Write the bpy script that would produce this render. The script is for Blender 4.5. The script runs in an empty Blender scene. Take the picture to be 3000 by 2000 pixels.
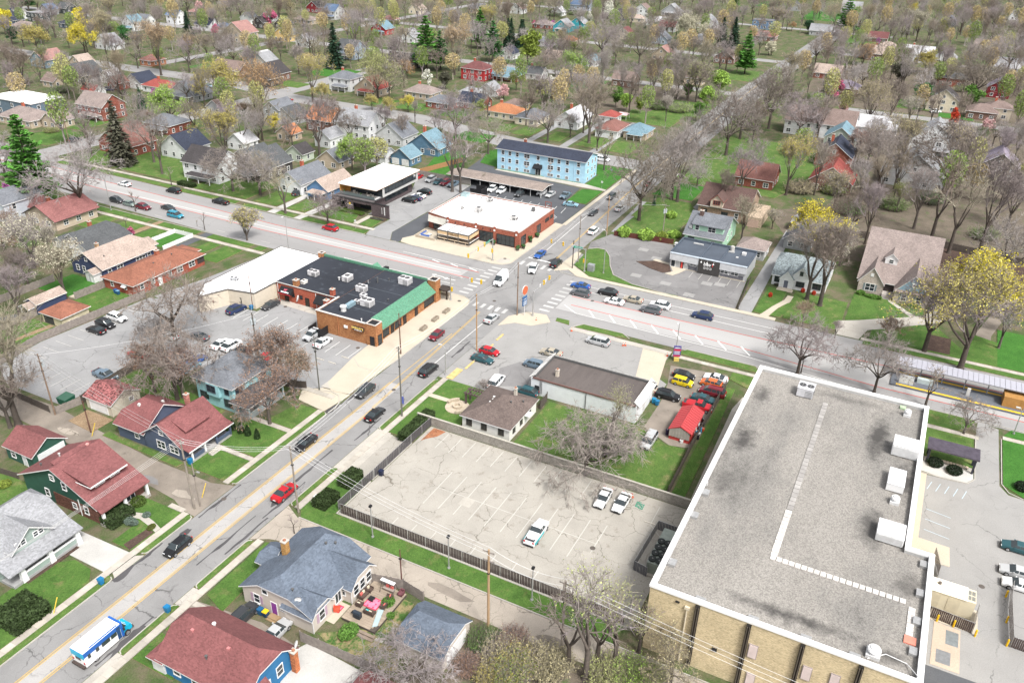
import bpy,bmesh,math,random
from mathutils import Vector,Matrix
R_=math.radians
PI=math.pi
sc=bpy.context.scene
COL=sc.collection
rnd=random.Random(7)
# ---------------------------------------------------------------- camera
CAMH=85.0
FPX,PIT,ROL,HEA=2426.0,0.5025,0.0219,1.1053
def _cam_rot():
 cp,sp=math.cos(PIT),math.sin(PIT)
 R0=Matrix(((1,0,0),(0,-sp,-cp),(0,cp,-sp)))
 c,s=math.cos(ROL),math.sin(ROL)
 Rr=Matrix(((c,-s,0),(s,c,0),(0,0,1)))
 c,s=math.cos(HEA),math.sin(HEA)
 Rh=Matrix(((c,-s,0),(s,c,0),(0,0,1)))
 return Rr @ R0 @ Rh
RC=_cam_rot()
RCT=RC.transposed()
cam_d=bpy.data.cameras.new('camera');cam=bpy.data.objects.new('camera',cam_d);COL.objects.link(cam)
cam_d.sensor_fit='HORIZONTAL';cam_d.sensor_width=36.0;cam_d.lens=FPX / 3000*36.0
cam_d.clip_start=1.0;cam_d.clip_end=9000.0
Rb=(Matrix(((1,0,0),(0,-1,0),(0,0,-1))) @ RC).transposed()
cam.matrix_world=Matrix.Translation((0,0,CAMH)) @ Rb.to_4x4()
sc.camera=cam
# ---------------------------------------------------------------- world, sun, exposure
SUN_EL,SUN_AZ=R_(54),R_(240)          # azimuth of the direction the light comes from, counted from +X towards +Y
w=bpy.data.worlds.new('World');sc.world=w;w.use_nodes=True
nt=w.node_tree;nt.nodes.clear()
o_=nt.nodes.new('ShaderNodeOutputWorld');b_=nt.nodes.new('ShaderNodeBackground')
s_=nt.nodes.new('ShaderNodeTexSky');s_.sky_type='NISHITA';s_.sun_disc=False
s_.sun_elevation=SUN_EL;s_.sun_rotation=PI/2 - SUN_AZ;s_.air_density=1.0;s_.dust_density=5.0;s_.ozone_density=1.0
h_=nt.nodes.new('ShaderNodeHueSaturation');h_.inputs['Saturation'].default_value=0.22   # cloud cover: the sky's blue is mostly gone
nt.links.new(s_.outputs[0],h_.inputs['Color']);nt.links.new(h_.outputs[0],b_.inputs[0])
b_.inputs[1].default_value=0.14
nt.links.new(b_.outputs[0],o_.inputs[0])
sd=bpy.data.lights.new('sun','SUN');sd.energy=2.2;sd.angle=R_(11);sd.color=(1.0,.965,.91)
so=bpy.data.objects.new('sun',sd);COL.objects.link(so)
sdir=Vector((math.cos(SUN_EL)*math.cos(SUN_AZ),math.cos(SUN_EL)*math.sin(SUN_AZ),math.sin(SUN_EL)))
so.rotation_euler=sdir.to_track_quat('Z','Y').to_euler();so.location=(0,0,300)
vs=sc.view_settings
vs.view_transform='Standard';vs.look='None';vs.gamma=1.0;vs.use_curve_mapping=False
vs.exposure=0.76
sc.cycles.max_bounces=4;sc.cycles.diffuse_bounces=2;sc.cycles.glossy_bounces=2;sc.cycles.transmission_bounces=2
sc.cycles.transparent_max_bounces=6;sc.cycles.caustics_reflective=False;sc.cycles.caustics_refractive=False
# ---------------------------------------------------------------- photo pixel -> point on the ground (or on a level z)
TX=(0,740,1480,2200);TY=(0,480,980,1480);KZ=800/2352
def G(c,r,x,y,z=0.0):
 px,py=TX[c]+x*KZ,TY[r]+y*KZ
 d=RCT @ Vector(((px-1500)/FPX,(py-1000)/FPX,1.0))
 t=(z - CAMH)/d.z
 return (d.x*t,d.y*t)
def PX(x,y,z=0.0):
 v=RC @ Vector((x,y,z-CAMH))
 return (1500+FPX*v.x/v.z,1000+FPX*v.y/v.z,v.z)
# ---------------------------------------------------------------- materials
MATS={}
def nodes(name):
 m=bpy.data.materials.new(name);m.use_nodes=True
 n=m.node_tree.nodes;l=m.node_tree.links
 b=n['Principled BSDF'];b.inputs['Roughness'].default_value=.75
 b.inputs['Specular IOR Level'].default_value=.3
 return m,n,l,b
def rgb(c):return (c[0],c[1],c[2],1.0)
class NG:
 """tiny node-graph writer"""
 def __init__(s,name):s.m,s.n,s.l,s.b=nodes(name);s._pos=None
 def new(s,t,**kw):
  x=s.n.new(t)
  for k,v in kw.items():setattr(x,k,v)
  return x
 def pos(s):
  if s._pos is None:s._pos=s.new('ShaderNodeNewGeometry').outputs['Position']
  return s._pos
 def vmul(s,vec,k):
  x=s.new('ShaderNodeVectorMath',operation='MULTIPLY');s.l.new(vec,x.inputs[0]);x.inputs[1].default_value=k
  return x.outputs[0]
 def noise(s,scale,detail=3,vec=None,rough=.55):
  x=s.new('ShaderNodeTexNoise');x.inputs['Scale'].default_value=scale;x.inputs['Detail'].default_value=detail
  x.inputs['Roughness'].default_value=rough
  s.l.new(vec if vec is not None else s.pos(),x.inputs['Vector']);return x.outputs['Fac']
 def voro(s,scale,vec=None,feature='F1',out='Color',rand=1.0):
  x=s.new('ShaderNodeTexVoronoi',feature=feature);x.inputs['Scale'].default_value=scale
  x.inputs['Randomness'].default_value=rand
  s.l.new(vec if vec is not None else s.pos(),x.inputs['Vector']);return x.outputs[out]
 def ramp(s,fac,stops):
  x=s.new('ShaderNodeValToRGB');e=x.color_ramp.elements
  while len(e)<len(stops):e.new(.5)
  for i,(p,c) in enumerate(stops):
   e[i].position=p;e[i].color=rgb(c) if not isinstance(c,(int,float)) else (c,c,c,1)
  s.l.new(fac,x.inputs[0]);return x.outputs[0]
 def mix(s,fac,a,b,mode='MIX'):
  x=s.new('ShaderNodeMix',data_type='RGBA',blend_type=mode)
  for sock,v in ((x.inputs[0],fac),(x.inputs[6],a),(x.inputs[7],b)):
   if isinstance(v,(int,float)):sock.default_value=v if sock==x.inputs[0] else (v,v,v,1)
   elif isinstance(v,tuple):sock.default_value=rgb(v)
   else:s.l.new(v,sock)
  return x.outputs[2]
 def sep(s,col):
  x=s.new('ShaderNodeSeparateColor');s.l.new(col,x.inputs[0]);return x.outputs[0]
 def math(s,op,a,b=0.0):
  x=s.new('ShaderNodeMath',operation=op)
  for sock,v in ((x.inputs[0],a),(x.inputs[1],b)):
   if isinstance(v,(int,float)):sock.default_value=v
   else:s.l.new(v,sock)
  return x.outputs[0]
 def base(s,v):s.l.new(v,s.b.inputs['Base Color']);return s
 def bump(s,h,strength=.3,dist=.05):
  x=s.new('ShaderNodeBump');x.inputs['Strength'].default_value=strength;x.inputs['Distance'].default_value=dist
  s.l.new(h,x.inputs['Height']);s.l.new(x.outputs[0],s.b.inputs['Normal'])
 def rough(s,v):s.b.inputs['Roughness'].default_value=v;return s
def hexc(h):
 h=h.lstrip('#')
 f=lambda v:(v/12.92 if v<=.04045 else ((v+.055)/1.055)**2.4)
 return tuple(f(int(h[i:i+2],16)/255) for i in (0,2,4))
def C(c):return hexc(c) if isinstance(c,str) else ((c,c,c) if isinstance(c,(int,float)) else c)
def sc3(c,k):return tuple(min(.95,v*k) for v in c)
def pl(c,rough=.65,var=.12,scale=1.3,metal=0.0,spec=.3):
 c=C(c);key=('plain',c,rough,var,scale,metal)
 if key not in MATS:
  g=NG('painted_surface');g.rough(rough);g.b.inputs['Metallic'].default_value=metal;g.b.inputs['Specular IOR Level'].default_value=spec
  f=g.noise(scale,4)
  g.base(g.ramp(f,[(.25,sc3(c,1-var)),(.75,sc3(c,1+var))]))
  MATS[key]=g.m
 return MATS[key]
def sd_g(c):
 c=C(c);key=('siding',c)
 if key not in MATS:
  g=NG('lap_siding');g.rough(.6)
  f=g.noise(.9,4);v=g.ramp(f,[(.2,sc3(c,.84)),(.8,sc3(c,1.1))])
  st=g.noise(1.0,2,g.vmul(g.pos(),(.4,.4,9)))
  v=g.mix(.5,v,g.ramp(st,[(.35,.72),(.6,1.0)]),'MULTIPLY')
  g.base(v);MATS[key]=g.m
 return MATS[key]
def sg_(c,var=.2):
 c=C(c);key=('shingle',c,var)
 if key not in MATS:
  g=NG('asphalt_shingles');g.rough(.9)
  tab=g.sep(g.voro(1.0,g.vmul(g.pos(),(3.6,3.6,9))))
  v=g.ramp(tab,[(0,sc3(c,1-var)),(.5,c),(1,sc3(c,1+var))])
  st=g.noise(.35,4)
  v=g.mix(.55,v,g.ramp(st,[(.3,.66),(.65,1.08)]),'MULTIPLY')
  gr=g.noise(14,2);v=g.mix(.35,v,g.ramp(gr,[(.3,.75),(.7,1.12)]),'MULTIPLY')
  g.base(v);g.bump(tab,.35,.03);MATS[key]=g.m
 return MATS[key]
def brick(c,c2=None):
 c=C(c);c2=C(c2) if c2 else sc3(c,1.6);key=('brick',c,c2)
 if key not in MATS:
  g=NG('brickwork');g.rough(.9)
  b=g.sep(g.voro(1.0,g.vmul(g.pos(),(4.4,4.4,12))))
  v=g.ramp(b,[(0,sc3(c,.72)),(.45,c),(.9,c2),(1,sc3(c2,1.15))])
  st=g.noise(.5,3);v=g.mix(.5,v,g.ramp(st,[(.3,.7),(.7,1.1)]),'MULTIPLY')
  g.base(v);g.bump(b,.3,.02);MATS[key]=g.m
 return MATS[key]
def pv_(name,c,var=.16,crack=(0,0,0),crackscale=.18,crackw=.012,crackmix=.8,stain=.25,dirt=(.16,.13,.10),patch=0.0,stretch=(1,1,1)):
 key=('paving',name)
 if key not in MATS:
  c=C(c);g=NG(name);g.rough(.92)
  f=g.noise(.22,5,g.vmul(g.pos(),stretch));v=g.ramp(f,[(.25,sc3(c,1-var)),(.5,c),(.78,sc3(c,1+var))])
  fine=g.noise(7,3);v=g.mix(.5,v,g.ramp(fine,[(.3,.78),(.7,1.14)]),'MULTIPLY')
  if stain>0:
   sf=g.noise(.55,5,rough=.7);v=g.mix(g.ramp(sf,[(.58,0.0),(.78,stain)]),v,dirt)
  if patch>0:
   pf=g.sep(g.voro(.11,feature='F1'));v=g.mix(g.ramp(pf,[(.62,0.0),(.64,patch)]),v,sc3(c,.62))
  if crackscale>0:
   wob=g.new('ShaderNodeTexNoise');wob.inputs['Scale'].default_value=.9;wob.inputs['Detail'].default_value=4
   g.l.new(g.pos(),wob.inputs['Vector'])
   vm=g.new('ShaderNodeVectorMath',operation='MULTIPLY_ADD');g.l.new(wob.outputs['Color'],vm.inputs[0])
   vm.inputs[1].default_value=(1.6,1.6,0);g.l.new(g.pos(),vm.inputs[2])
   fl=g.new('ShaderNodeVectorMath',operation='MULTIPLY');g.l.new(vm.outputs[0],fl.inputs[0]);fl.inputs[1].default_value=(1,1,0)
   d=g.voro(crackscale,fl.outputs[0],'DISTANCE_TO_EDGE','Distance')
   gate=g.noise(.16,2)
   k=g.math('MULTIPLY',g.ramp(d,[(0,1.0),(crackw,0.0)]),g.ramp(gate,[(.40,0.0),(.56,crackmix)]))
   v=g.mix(k,v,crack)
   d2=g.voro(crackscale*2.7,fl.outputs[0],'DISTANCE_TO_EDGE','Distance')
   k2=g.math('MULTIPLY',g.ramp(d2,[(0,1.0),(crackw*1.5,0.0)]),g.ramp(g.noise(.2,2),[(.5,0.0),(.66,crackmix*.7)]))
   v=g.mix(k2,v,crack)
  g.base(v);g.bump(fine,.15,.01);MATS[key]=g.m
 return MATS[key]
def grassmat(name,c,c2,brown=(.20,.155,.085),bm=(.55,.75),scale=.5):
 key=('grass',name)
 if key not in MATS:
  g=NG(name);g.rough(.95)
  a=g.noise(scale,6,rough=.65);b=g.noise(5,4,rough=.7)
  v=g.ramp(a,[(.3,c),(.7,c2)])
  v=g.mix(.75,v,g.ramp(b,[(.28,.42),(.5,.95),(.72,1.45)]),'MULTIPLY')
  br=g.noise(scale*.7+.13,5,g.vmul(g.pos(),(1.0,1.1,1)),.7);v=g.mix(g.ramp(br,[(bm[0],0.0),(bm[1],.85)]),v,g.mix(b,sc3(brown,.6),sc3(brown,1.4)))
  g.base(v);g.bump(b,.6,.12);MATS[key]=g.m
 return MATS[key]
def foliage(name):
 """needle, leaf or bud colour comes from the object's own colour, with clump and leaf variation"""
 key=('fol',name)
 if key not in MATS:
  g=NG(name);g.rough(.7);g.b.inputs['Specular IOR Level'].default_value=.15
  oi=g.new('ShaderNodeObjectInfo');ge=g.new('ShaderNodeNewGeometry')
  rv=g.ramp(ge.outputs['Random Per Island'],[(0,.55),(.5,1.0),(1,1.5)])
  v=g.mix(1.0,oi.outputs['Color'],rv,'MULTIPLY')
  f=g.noise(.8,3);v=g.mix(.5,v,g.ramp(f,[(.3,.6),(.7,1.25)]),'MULTIPLY')
  g.base(v);g.m.use_backface_culling=False
  MATS[key]=g.m
 return MATS[key]
def barkmat(name,cols):
 key=('bark',name)
 if key not in MATS:
  g=NG(name);g.rough(.9);oi=g.new('ShaderNodeObjectInfo')
  v=g.ramp(oi.outputs['Random'],[(i/(len(cols)-1),c) for i,c in enumerate(cols)])
  f=g.noise(3,3);v=g.mix(.6,v,g.ramp(f,[(.3,.6),(.7,1.25)]),'MULTIPLY')
  g.base(v);MATS[key]=g.m
 return MATS[key]
def paint():
 if 'paint' not in MATS:
  g=NG('car_paint');oi=g.new('ShaderNodeObjectInfo');g.l.new(oi.outputs['Color'],g.b.inputs['Base Color'])
  g.rough(.28);g.b.inputs['Coat Weight'].default_value=.5;g.b.inputs['Coat Roughness'].default_value=.08;MATS['paint']=g.m
 return MATS['paint']
def objcol(name,rough=.7):
 if name not in MATS:
  g=NG(name);oi=g.new('ShaderNodeObjectInfo');f=g.noise(1.5,3)
  g.base(g.mix(.6,oi.outputs['Color'],g.ramp(f,[(.3,.8),(.7,1.1)]),'MULTIPLY'));g.rough(rough);MATS[name]=g.m
 return MATS[name]
def glass(c=(.03,.038,.045),rough=.08):
 key=('glass',c,rough)
 if key not in MATS:
  g=NG('window_glass');g.b.inputs['Base Color'].default_value=rgb(c);g.rough(rough);g.b.inputs['Specular IOR Level'].default_value=.6;MATS[key]=g.m
 return MATS[key]
def metal(c,rough=.4):
 c=C(c);key=('metal',c,rough)
 if key not in MATS:
  g=NG('sheet_metal');f=g.noise(2.2,4);g.base(g.ramp(f,[(.25,sc3(c,.78)),(.75,sc3(c,1.08))]));g.rough(rough);g.b.inputs['Metallic'].default_value=.55;MATS[key]=g.m
 return MATS[key]
WHITE=pl(.74,var=.06);BK=pl((.018,.018,.02),.5);CONC=pv_('concrete',(.40,.375,.335),crackscale=.3,crack=(.12,.11,.1),crackmix=.5,stain=.2)
# ---------------------------------------------------------------- mesh builder
class MB:
 def __init__(s):s.v=[];s.f=[];s.m=[]
 def poly(s,pts,mi=0):
  n=len(s.v);s.v.extend([tuple(p) for p in pts]);s.f.append(tuple(range(n,n+len(pts))));s.m.append(mi);return s
 def box(s,x0,x1,y0,y1,z0,z1,mi=0,top=None):
  n=len(s.v)
  s.v+=[(x0,y0,z0),(x1,y0,z0),(x1,y1,z0),(x0,y1,z0),(x0,y0,z1),(x1,y0,z1),(x1,y1,z1),(x0,y1,z1)]
  for i,q in enumerate(((0,3,2,1),(4,5,6,7),(0,1,5,4),(1,2,6,5),(2,3,7,6),(3,0,4,7))):
   s.f.append(tuple(n+k for k in q));s.m.append(top if (i==1 and top is not None) else mi)
  return s
 def prism(s,poly,z0,z1,mi=0,top=None,bottom=True):
  a=sum(poly[i][0]*poly[(i+1) % len(poly)][1]-poly[(i+1) % len(poly)][0]*poly[i][1] for i in range(len(poly)))
  if a<0:poly=poly[::-1]
  n=len(s.v);k=len(poly)
  s.v+=[(p[0],p[1],z0) for p in poly]+[(p[0],p[1],z1) for p in poly]
  if bottom:s.f.append(tuple(n+i for i in reversed(range(k))));s.m.append(mi)
  s.f.append(tuple(n+k+i for i in range(k)));s.m.append(mi if top is None else top)
  for i in range(k):
   j=(i+1) % k;s.f.append((n+i,n+j,n+k+j,n+k+i));s.m.append(mi)
  return s
 def hexa(s,b,t,mi=0):
  """8 corner points: four below, four above (same order)"""
  n=len(s.v);s.v+=[tuple(p) for p in b]+[tuple(p) for p in t]
  for q in ((0,3,2,1),(4,5,6,7),(0,1,5,4),(1,2,6,5),(2,3,7,6),(3,0,4,7)):
   s.f.append(tuple(n+k for k in q));s.m.append(mi)
  return s
 def tube(s,pts,rad,n=5,mi=0,cap=True):
  pts=[Vector(p) for p in pts];rings=[]
  if isinstance(rad,(int,float)):rad=[rad]*len(pts)
  for i,p in enumerate(pts):
   d=(pts[min(i+1,len(pts)-1)] - pts[max(i-1,0)])
   if d.length<1e-6:d=Vector((0,0,1))
   d.normalize();u=d.cross(Vector((0,0,1)) if abs(d.z)<.9 else Vector((1,0,0))).normalized();v=d.cross(u)
   b=len(s.v);rings.append(b)
   for k in range(n):
    a=2*PI*k/n;q=p+(u*math.cos(a)+v*math.sin(a))*rad[i];s.v.append((q.x,q.y,q.z))
  for i in range(len(rings)-1):
   for k in range(n):
    a,b=rings[i],rings[i+1];j=(k+1) % n
    s.f.append((a+k,a+j,b+j,b+k));s.m.append(mi)
  if cap:
   s.f.append(tuple(rings[0]+k for k in reversed(range(n))));s.m.append(mi)
   s.f.append(tuple(rings[-1]+k for k in range(n)));s.m.append(mi)
  return s
 def cyl(s,x,y,z0,z1,r,n=12,mi=0,r1=None):return s.tube([(x,y,z0),(x,y,z1)],[r,r if r1 is None else r1],n,mi)
 def ball(s,c,r,seg=8,rings=5,mi=0,jit=0,rs=None):
  n=len(s.v);r=r if isinstance(r,tuple) else (r,r,r)
  for i in range(1,rings):
   t=PI*i/rings
   for k in range(seg):
    a=2*PI*k/seg;j=1+(rs.uniform(-jit,jit) if rs else 0)
    s.v.append((c[0]+r[0]*j*math.sin(t)*math.cos(a),c[1]+r[1]*j*math.sin(t)*math.sin(a),c[2]+r[2]*j*math.cos(t)))
  top=len(s.v);s.v.append((c[0],c[1],c[2]+r[2]));bot=len(s.v);s.v.append((c[0],c[1],c[2]-r[2]))
  for i in range(rings-2):
   for k in range(seg):
    j=(k+1) % seg;a=n+i*seg;b=a+seg
    s.f.append((a+k,b+k,b+j,a+j));s.m.append(mi)
  for k in range(seg):
   j=(k+1) % seg;s.f.append((top,n+k,n+j));s.m.append(mi)
   b=n+(rings-2)*seg;s.f.append((bot,b+j,b+k));s.m.append(mi)
  return s
 def mesh(s,name,mats,smooth=False):
  me=bpy.data.meshes.new(name);me.from_pydata(s.v,[],s.f)
  for m in (mats if isinstance(mats,(list,tuple)) else [mats]):me.materials.append(m)
  if any(s.m):me.polygons.foreach_set('material_index',s.m)
  if smooth:me.polygons.foreach_set('use_smooth',[True]*len(s.f))
  me.update();return me
 def bd(s,name,mats,parent=None,loc=None,smooth=False,label=None,cat=None,group=None,kind=None,color=None):
  return link(name,s.mesh(name,mats,smooth),parent,loc,0,label,cat,group,kind,color)
def tag(o,label=None,cat=None,group=None,kind=None):
 if label:o['label']=label
 if cat:o['category']=cat
 if group:o['group']=group
 if kind:o['kind']=kind
 return o
def link(name,me,parent=None,loc=None,rz=0,label=None,cat=None,group=None,kind=None,color=None):
 o=bpy.data.objects.new(name,me);COL.objects.link(o)
 if parent is not None:o.parent=parent
 if loc is not None:o.location=loc
 if rz:o.rotation_euler=(0,0,rz)
 if color is not None:o.color=rgb(C(color))
 return tag(o,label,cat,group,kind)
def th(name,label,cat,loc=(0,0,0),rz=0,group=None):
 o=bpy.data.objects.new(name,None);COL.objects.link(o);o.location=loc;o.rotation_euler=(0,0,rz);o.empty_display_size=.5
 return tag(o,label,cat,group)
KIDS={}
def ct_(root,loc,rz=0,scale=1.0,label=None,group=None,cat=None,color=None,name=None):
 def kids(o):return [c for c in PROTO_KIDS.get(o.name,())]
 def rec(o,parent):
  c=o.copy();COL.objects.link(c)
  if parent is not None:c.parent=parent
  if color is not None and o.data is not None:c.color=rgb(C(color))
  for k in PROTO_KIDS.get(o.name,()):rec(k,c)
  return c
 r=rec(root,None);r.location=loc;r.rotation_euler=(0,0,rz)
 r.scale=scale if isinstance(scale,tuple) else (scale,)*3
 tag(r,label,cat,group)
 return r
PROTO_KIDS={}
def register(root):
 """remember a finished thing's children so that copies need no scene search"""
 st=[root]
 while st:
  o=st.pop();PROTO_KIDS[o.name]=list(o.children);st.extend(o.children)
 return root
def discard(root):
 def rec(o):
  for k in list(o.children):rec(k)
  bpy.data.objects.remove(o)
 rec(root)
def structure(name,mb,mats,kind='structure'):return mb.bd(name,mats,kind=kind)
def rect(x0,x1,y0,y1):return [(x0,y0),(x1,y0),(x1,y1),(x0,y1)]
# ================================================================ ground, roads, pavements
M_GROUND=grassmat('rough_ground',(.042,.075,.022),(.085,.12,.038),(.15,.115,.085),(.42,.62),.12)
ML=grassmat('mown_lawn',(.045,.105,.018),(.09,.17,.034),(.20,.17,.08),(.54,.78),.33)
ML2=grassmat('patchy_lawn',(.055,.115,.022),(.10,.17,.038),(.22,.185,.09),(.53,.74),.4)
M_RICH=grassmat('rich_lawn',(.03,.115,.014),(.055,.17,.025),(.13,.14,.045),(.66,.9),.3)
M_ROAD=pv_('worn_asphalt',(.235,.232,.23),var=.13,crackscale=.13,crackw=.012,crack=(.045,.043,.042),crackmix=.75,stain=.12,dirt=(.10,.095,.09),patch=.12)
M_ROADC=pv_('worn_asphalt_lanes',(.265,.26,.258),var=.12,crackscale=.1,crackw=.006,crack=(.06,.06,.06),crackmix=.5,stain=.12,dirt=(.11,.105,.10),stretch=(.9,.12,1))
M_LANE=pv_('pale_concrete_lane',(.36,.35,.342),var=.09,crackscale=.16,crackw=.014,crack=(.10,.10,.10),crackmix=.8,stain=.1,dirt=(.15,.14,.13))
M_BRT=pv_('bus_lane_concrete',(.36,.355,.35),var=.08,crackscale=0,stain=.12,dirt=(.16,.155,.15),stretch=(1,.15,1))
M_LOT=pv_('old_parking_asphalt',(.345,.325,.29),var=.12,crackscale=.19,crackw=.010,crack=(.095,.08,.06),crackmix=.9,stain=.75,dirt=(.15,.115,.085))
M_LOT2=pv_('grey_parking_asphalt',(.27,.27,.272),var=.11,crackscale=.12,crackw=.009,crack=(.08,.08,.08),crackmix=.7,stain=.25,dirt=(.10,.10,.10),patch=.12)
M_LOT3=pv_('patched_parking_asphalt',(.205,.20,.20),var=.16,crackscale=.22,crackw=.014,crack=(.06,.06,.06),crackmix=.9,stain=.3,dirt=(.09,.085,.08),patch=.35)
M_DARK=pv_('dark_asphalt',(.085,.09,.10),var=.16,crackscale=.1,crackw=.006,crack=(.16,.16,.16),crackmix=.3,stain=.2,dirt=(.15,.15,.15))
M_PALELOT=pv_('pale_parking_surface',(.28,.275,.268),var=.09,crackscale=.1,crackw=.008,crack=(.10,.10,.10),crackmix=.8,stain=.18,dirt=(.16,.15,.14))
M_GRAVEL=pv_('gravel',(.225,.195,.165),var=.34,crackscale=0,stain=.85,dirt=(.10,.085,.07),patch=-.0)
M_PGRAVEL=pv_('pale_gravel',(.44,.43,.41),var=.16,crackscale=0,stain=.3,dirt=(.25,.23,.2))
M_ALLEY=pv_('cracked_alley_concrete',(.34,.30,.255),var=.15,crackscale=.26,crackw=.018,crack=(.10,.085,.065),crackmix=.95,stain=.35,dirt=(.19,.16,.13))
MP=pv_('tan_plaza_concrete',(.46,.41,.33),var=.08,crackscale=0,stain=.15,dirt=(.28,.22,.15))
M_TANDIRT=grassmat('bare_dirt',(.22,.15,.09),(.30,.22,.14),(.12,.10,.07),(.6,.8),.5)
M_MULCH=grassmat('bark_mulch',(.055,.035,.03),(.10,.065,.05),(.14,.10,.07),(.55,.8),.7)
MW=pv_('white_road_paint',(.70,.70,.68),var=.10,crackscale=0,stain=.8,dirt=(.30,.30,.30))
MF=pv_('faded_white_paint',(.46,.445,.41),var=.12,crackscale=0,stain=.7,dirt=(.32,.31,.29))
M_CROSS=pv_('worn_crosswalk_paint',(.44,.44,.43),var=.2,crackscale=0,stain=.95,dirt=(.28,.28,.28))
M_MARKY=pv_('yellow_road_paint',(.55,.36,.085),var=.14,crackscale=0,stain=.6,dirt=(.30,.25,.17))
M_MARKR=pv_('red_road_paint',(.52,.06,.04),var=.14,crackscale=0,stain=.5,dirt=(.35,.22,.2))
M_TAR=pv_('fresh_tar_patch',(.075,.072,.075),var=.3,crackscale=0,stain=.3,dirt=(.16,.15,.14))
def slabmat(name,c):
 if name not in MATS:
  g=NG(name);g.rough(.9);oi=g.new('ShaderNodeObjectInfo');c=C(c)
  v=g.ramp(oi.outputs['Random'],[(0,sc3(c,.86)),(1,sc3(c,1.12))])
  f=g.noise(.7,5,rough=.65);v=g.mix(.7,v,g.ramp(f,[(.3,.72),(.7,1.1)]),'MULTIPLY')
  g.base(v);MATS[name]=g.m
 return MATS[name]
M_SLAB=slabmat('sidewalk_slab',(.43,.395,.345));M_SLABT=slabmat('tan_slab',(.47,.41,.32))
M_KERB=pv_('kerb_concrete',(.38,.36,.325),var=.14,crackscale=0,stain=.4,dirt=(.2,.18,.15))
_pk=[0]
def pad(name,poly,z1,m,z0=-.06,side=None):
 _pk[0]+=1;z1+=(_pk[0] % 41)*.00012
 b=MB();b.prism(poly,z0,z1,1,0,bottom=False);return b.bd(name,[m,side or m],kind='structure')
def sh_(name,poly,z,m,kind='structure'):
 a=sum(poly[i][0]*poly[(i+1) % len(poly)][1]-poly[(i+1) % len(poly)][0]*poly[i][1] for i in range(len(poly)))
 if a<0:poly=poly[::-1]
 _pk[0]+=1;z+=.006+(_pk[0] % 37)*.00008
 return MB().poly([(x,y,z) for x,y in poly]).bd(name,m,kind=kind)
def lawn(*a,m=None,z=.12):
 poly=rect(*a) if len(a)==4 and not isinstance(a[0],tuple) else list(a)
 return pad('lawn',poly,z,m or ML,side=M_TANDIRT)
def kerb(pts,wd=.16,z=.15,closed=False):
 b=MB();n=len(pts);P=[Vector((x,y)) for x,y in pts]
 L=[];
 for i in range(n):
  d1=(P[i]-P[i-1]) if (i>0 or closed) else (P[1]-P[0])
  d2=(P[(i+1) % n]-P[i]) if (i<n-1 or closed) else (P[-1]-P[-2])
  d=(d1.normalized()+d2.normalized());d=d.normalized() if d.length>1e-6 else d1.normalized()
  nn=Vector((-d.y,d.x));L.append((P[i]+nn*wd/2,P[i]-nn*wd/2))
 for i in range(n if closed else n-1):
  a,c=L[i],L[(i+1) % n]
  b.hexa([(*a[0],-.05),(*a[1],-.05),(*c[1],-.05),(*c[0],-.05)],[(*a[0],z),(*a[1],z),(*c[1],z),(*c[0],z)])
 return b.bd('kerb',M_KERB,kind='structure')
SLABS={}
def sidewalk(x0,x1,y0,y1,z=.13,step=1.5,m=None,skip=()):
 """a bed with separate slabs laid on it, joints between them"""
 m=m or M_SLAB
 root=MB().box(x0,x1,y0,y1,-.05,z-.035).bd('sidewalk',M_KERB,kind='structure')
 alongx=(x1-x0)>(y1-y0);L=(x1-x0) if alongx else (y1-y0);Wd=(y1-y0) if alongx else (x1-x0)
 n=max(1,round(L/step));st=L/n;k=(round(st,2),round(Wd,2),alongx,m.name)
 if k not in SLABS:
  a,b=(st/2-.02,Wd/2-.012) if alongx else (Wd/2-.012,st/2-.02)
  SLABS[k]=MB().box(-a,a,-b,b,-.034,0).mesh('slab',m)
 for i in range(n):
  t=(i+.5)*st
  o=link('slab',SLABS[k],root,(x0+t,(y0+y1)/2,z) if alongx else ((x0+x1)/2,y0+t,z))
  o.rotation_euler=(rnd.uniform(-.006,.006),rnd.uniform(-.006,.006),0)
 return root
def longwalk(*a,**k):
 return pad('footpath',rect(*a),k.get('z',.13),k.get('m',CONC))
def stripe(poly,z,m):return sh_('road_marking',poly,z,m)
def bar(x0,y0,x1,y1,wd,z,m,name='road_marking'):
 d=Vector((x1-x0,y1-y0));d.normalize();n=Vector((-d.y,d.x))*wd/2
 return sh_(name,[(x0+n.x,y0+n.y),(x1+n.x,y1+n.y),(x1-n.x,y1-n.y),(x0-n.x,y0-n.y)],z,m)
def arc(cx,cy,r,a0,a1,n=8):return [(cx+r*math.cos(R_(a0+(a1-a0)*i/n)),cy+r*math.sin(R_(a0+(a1-a0)*i/n))) for i in range(n+1)]
sh_('ground',rect(-2500,4200,-3200,3600),-.006,M_GROUND)
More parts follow.
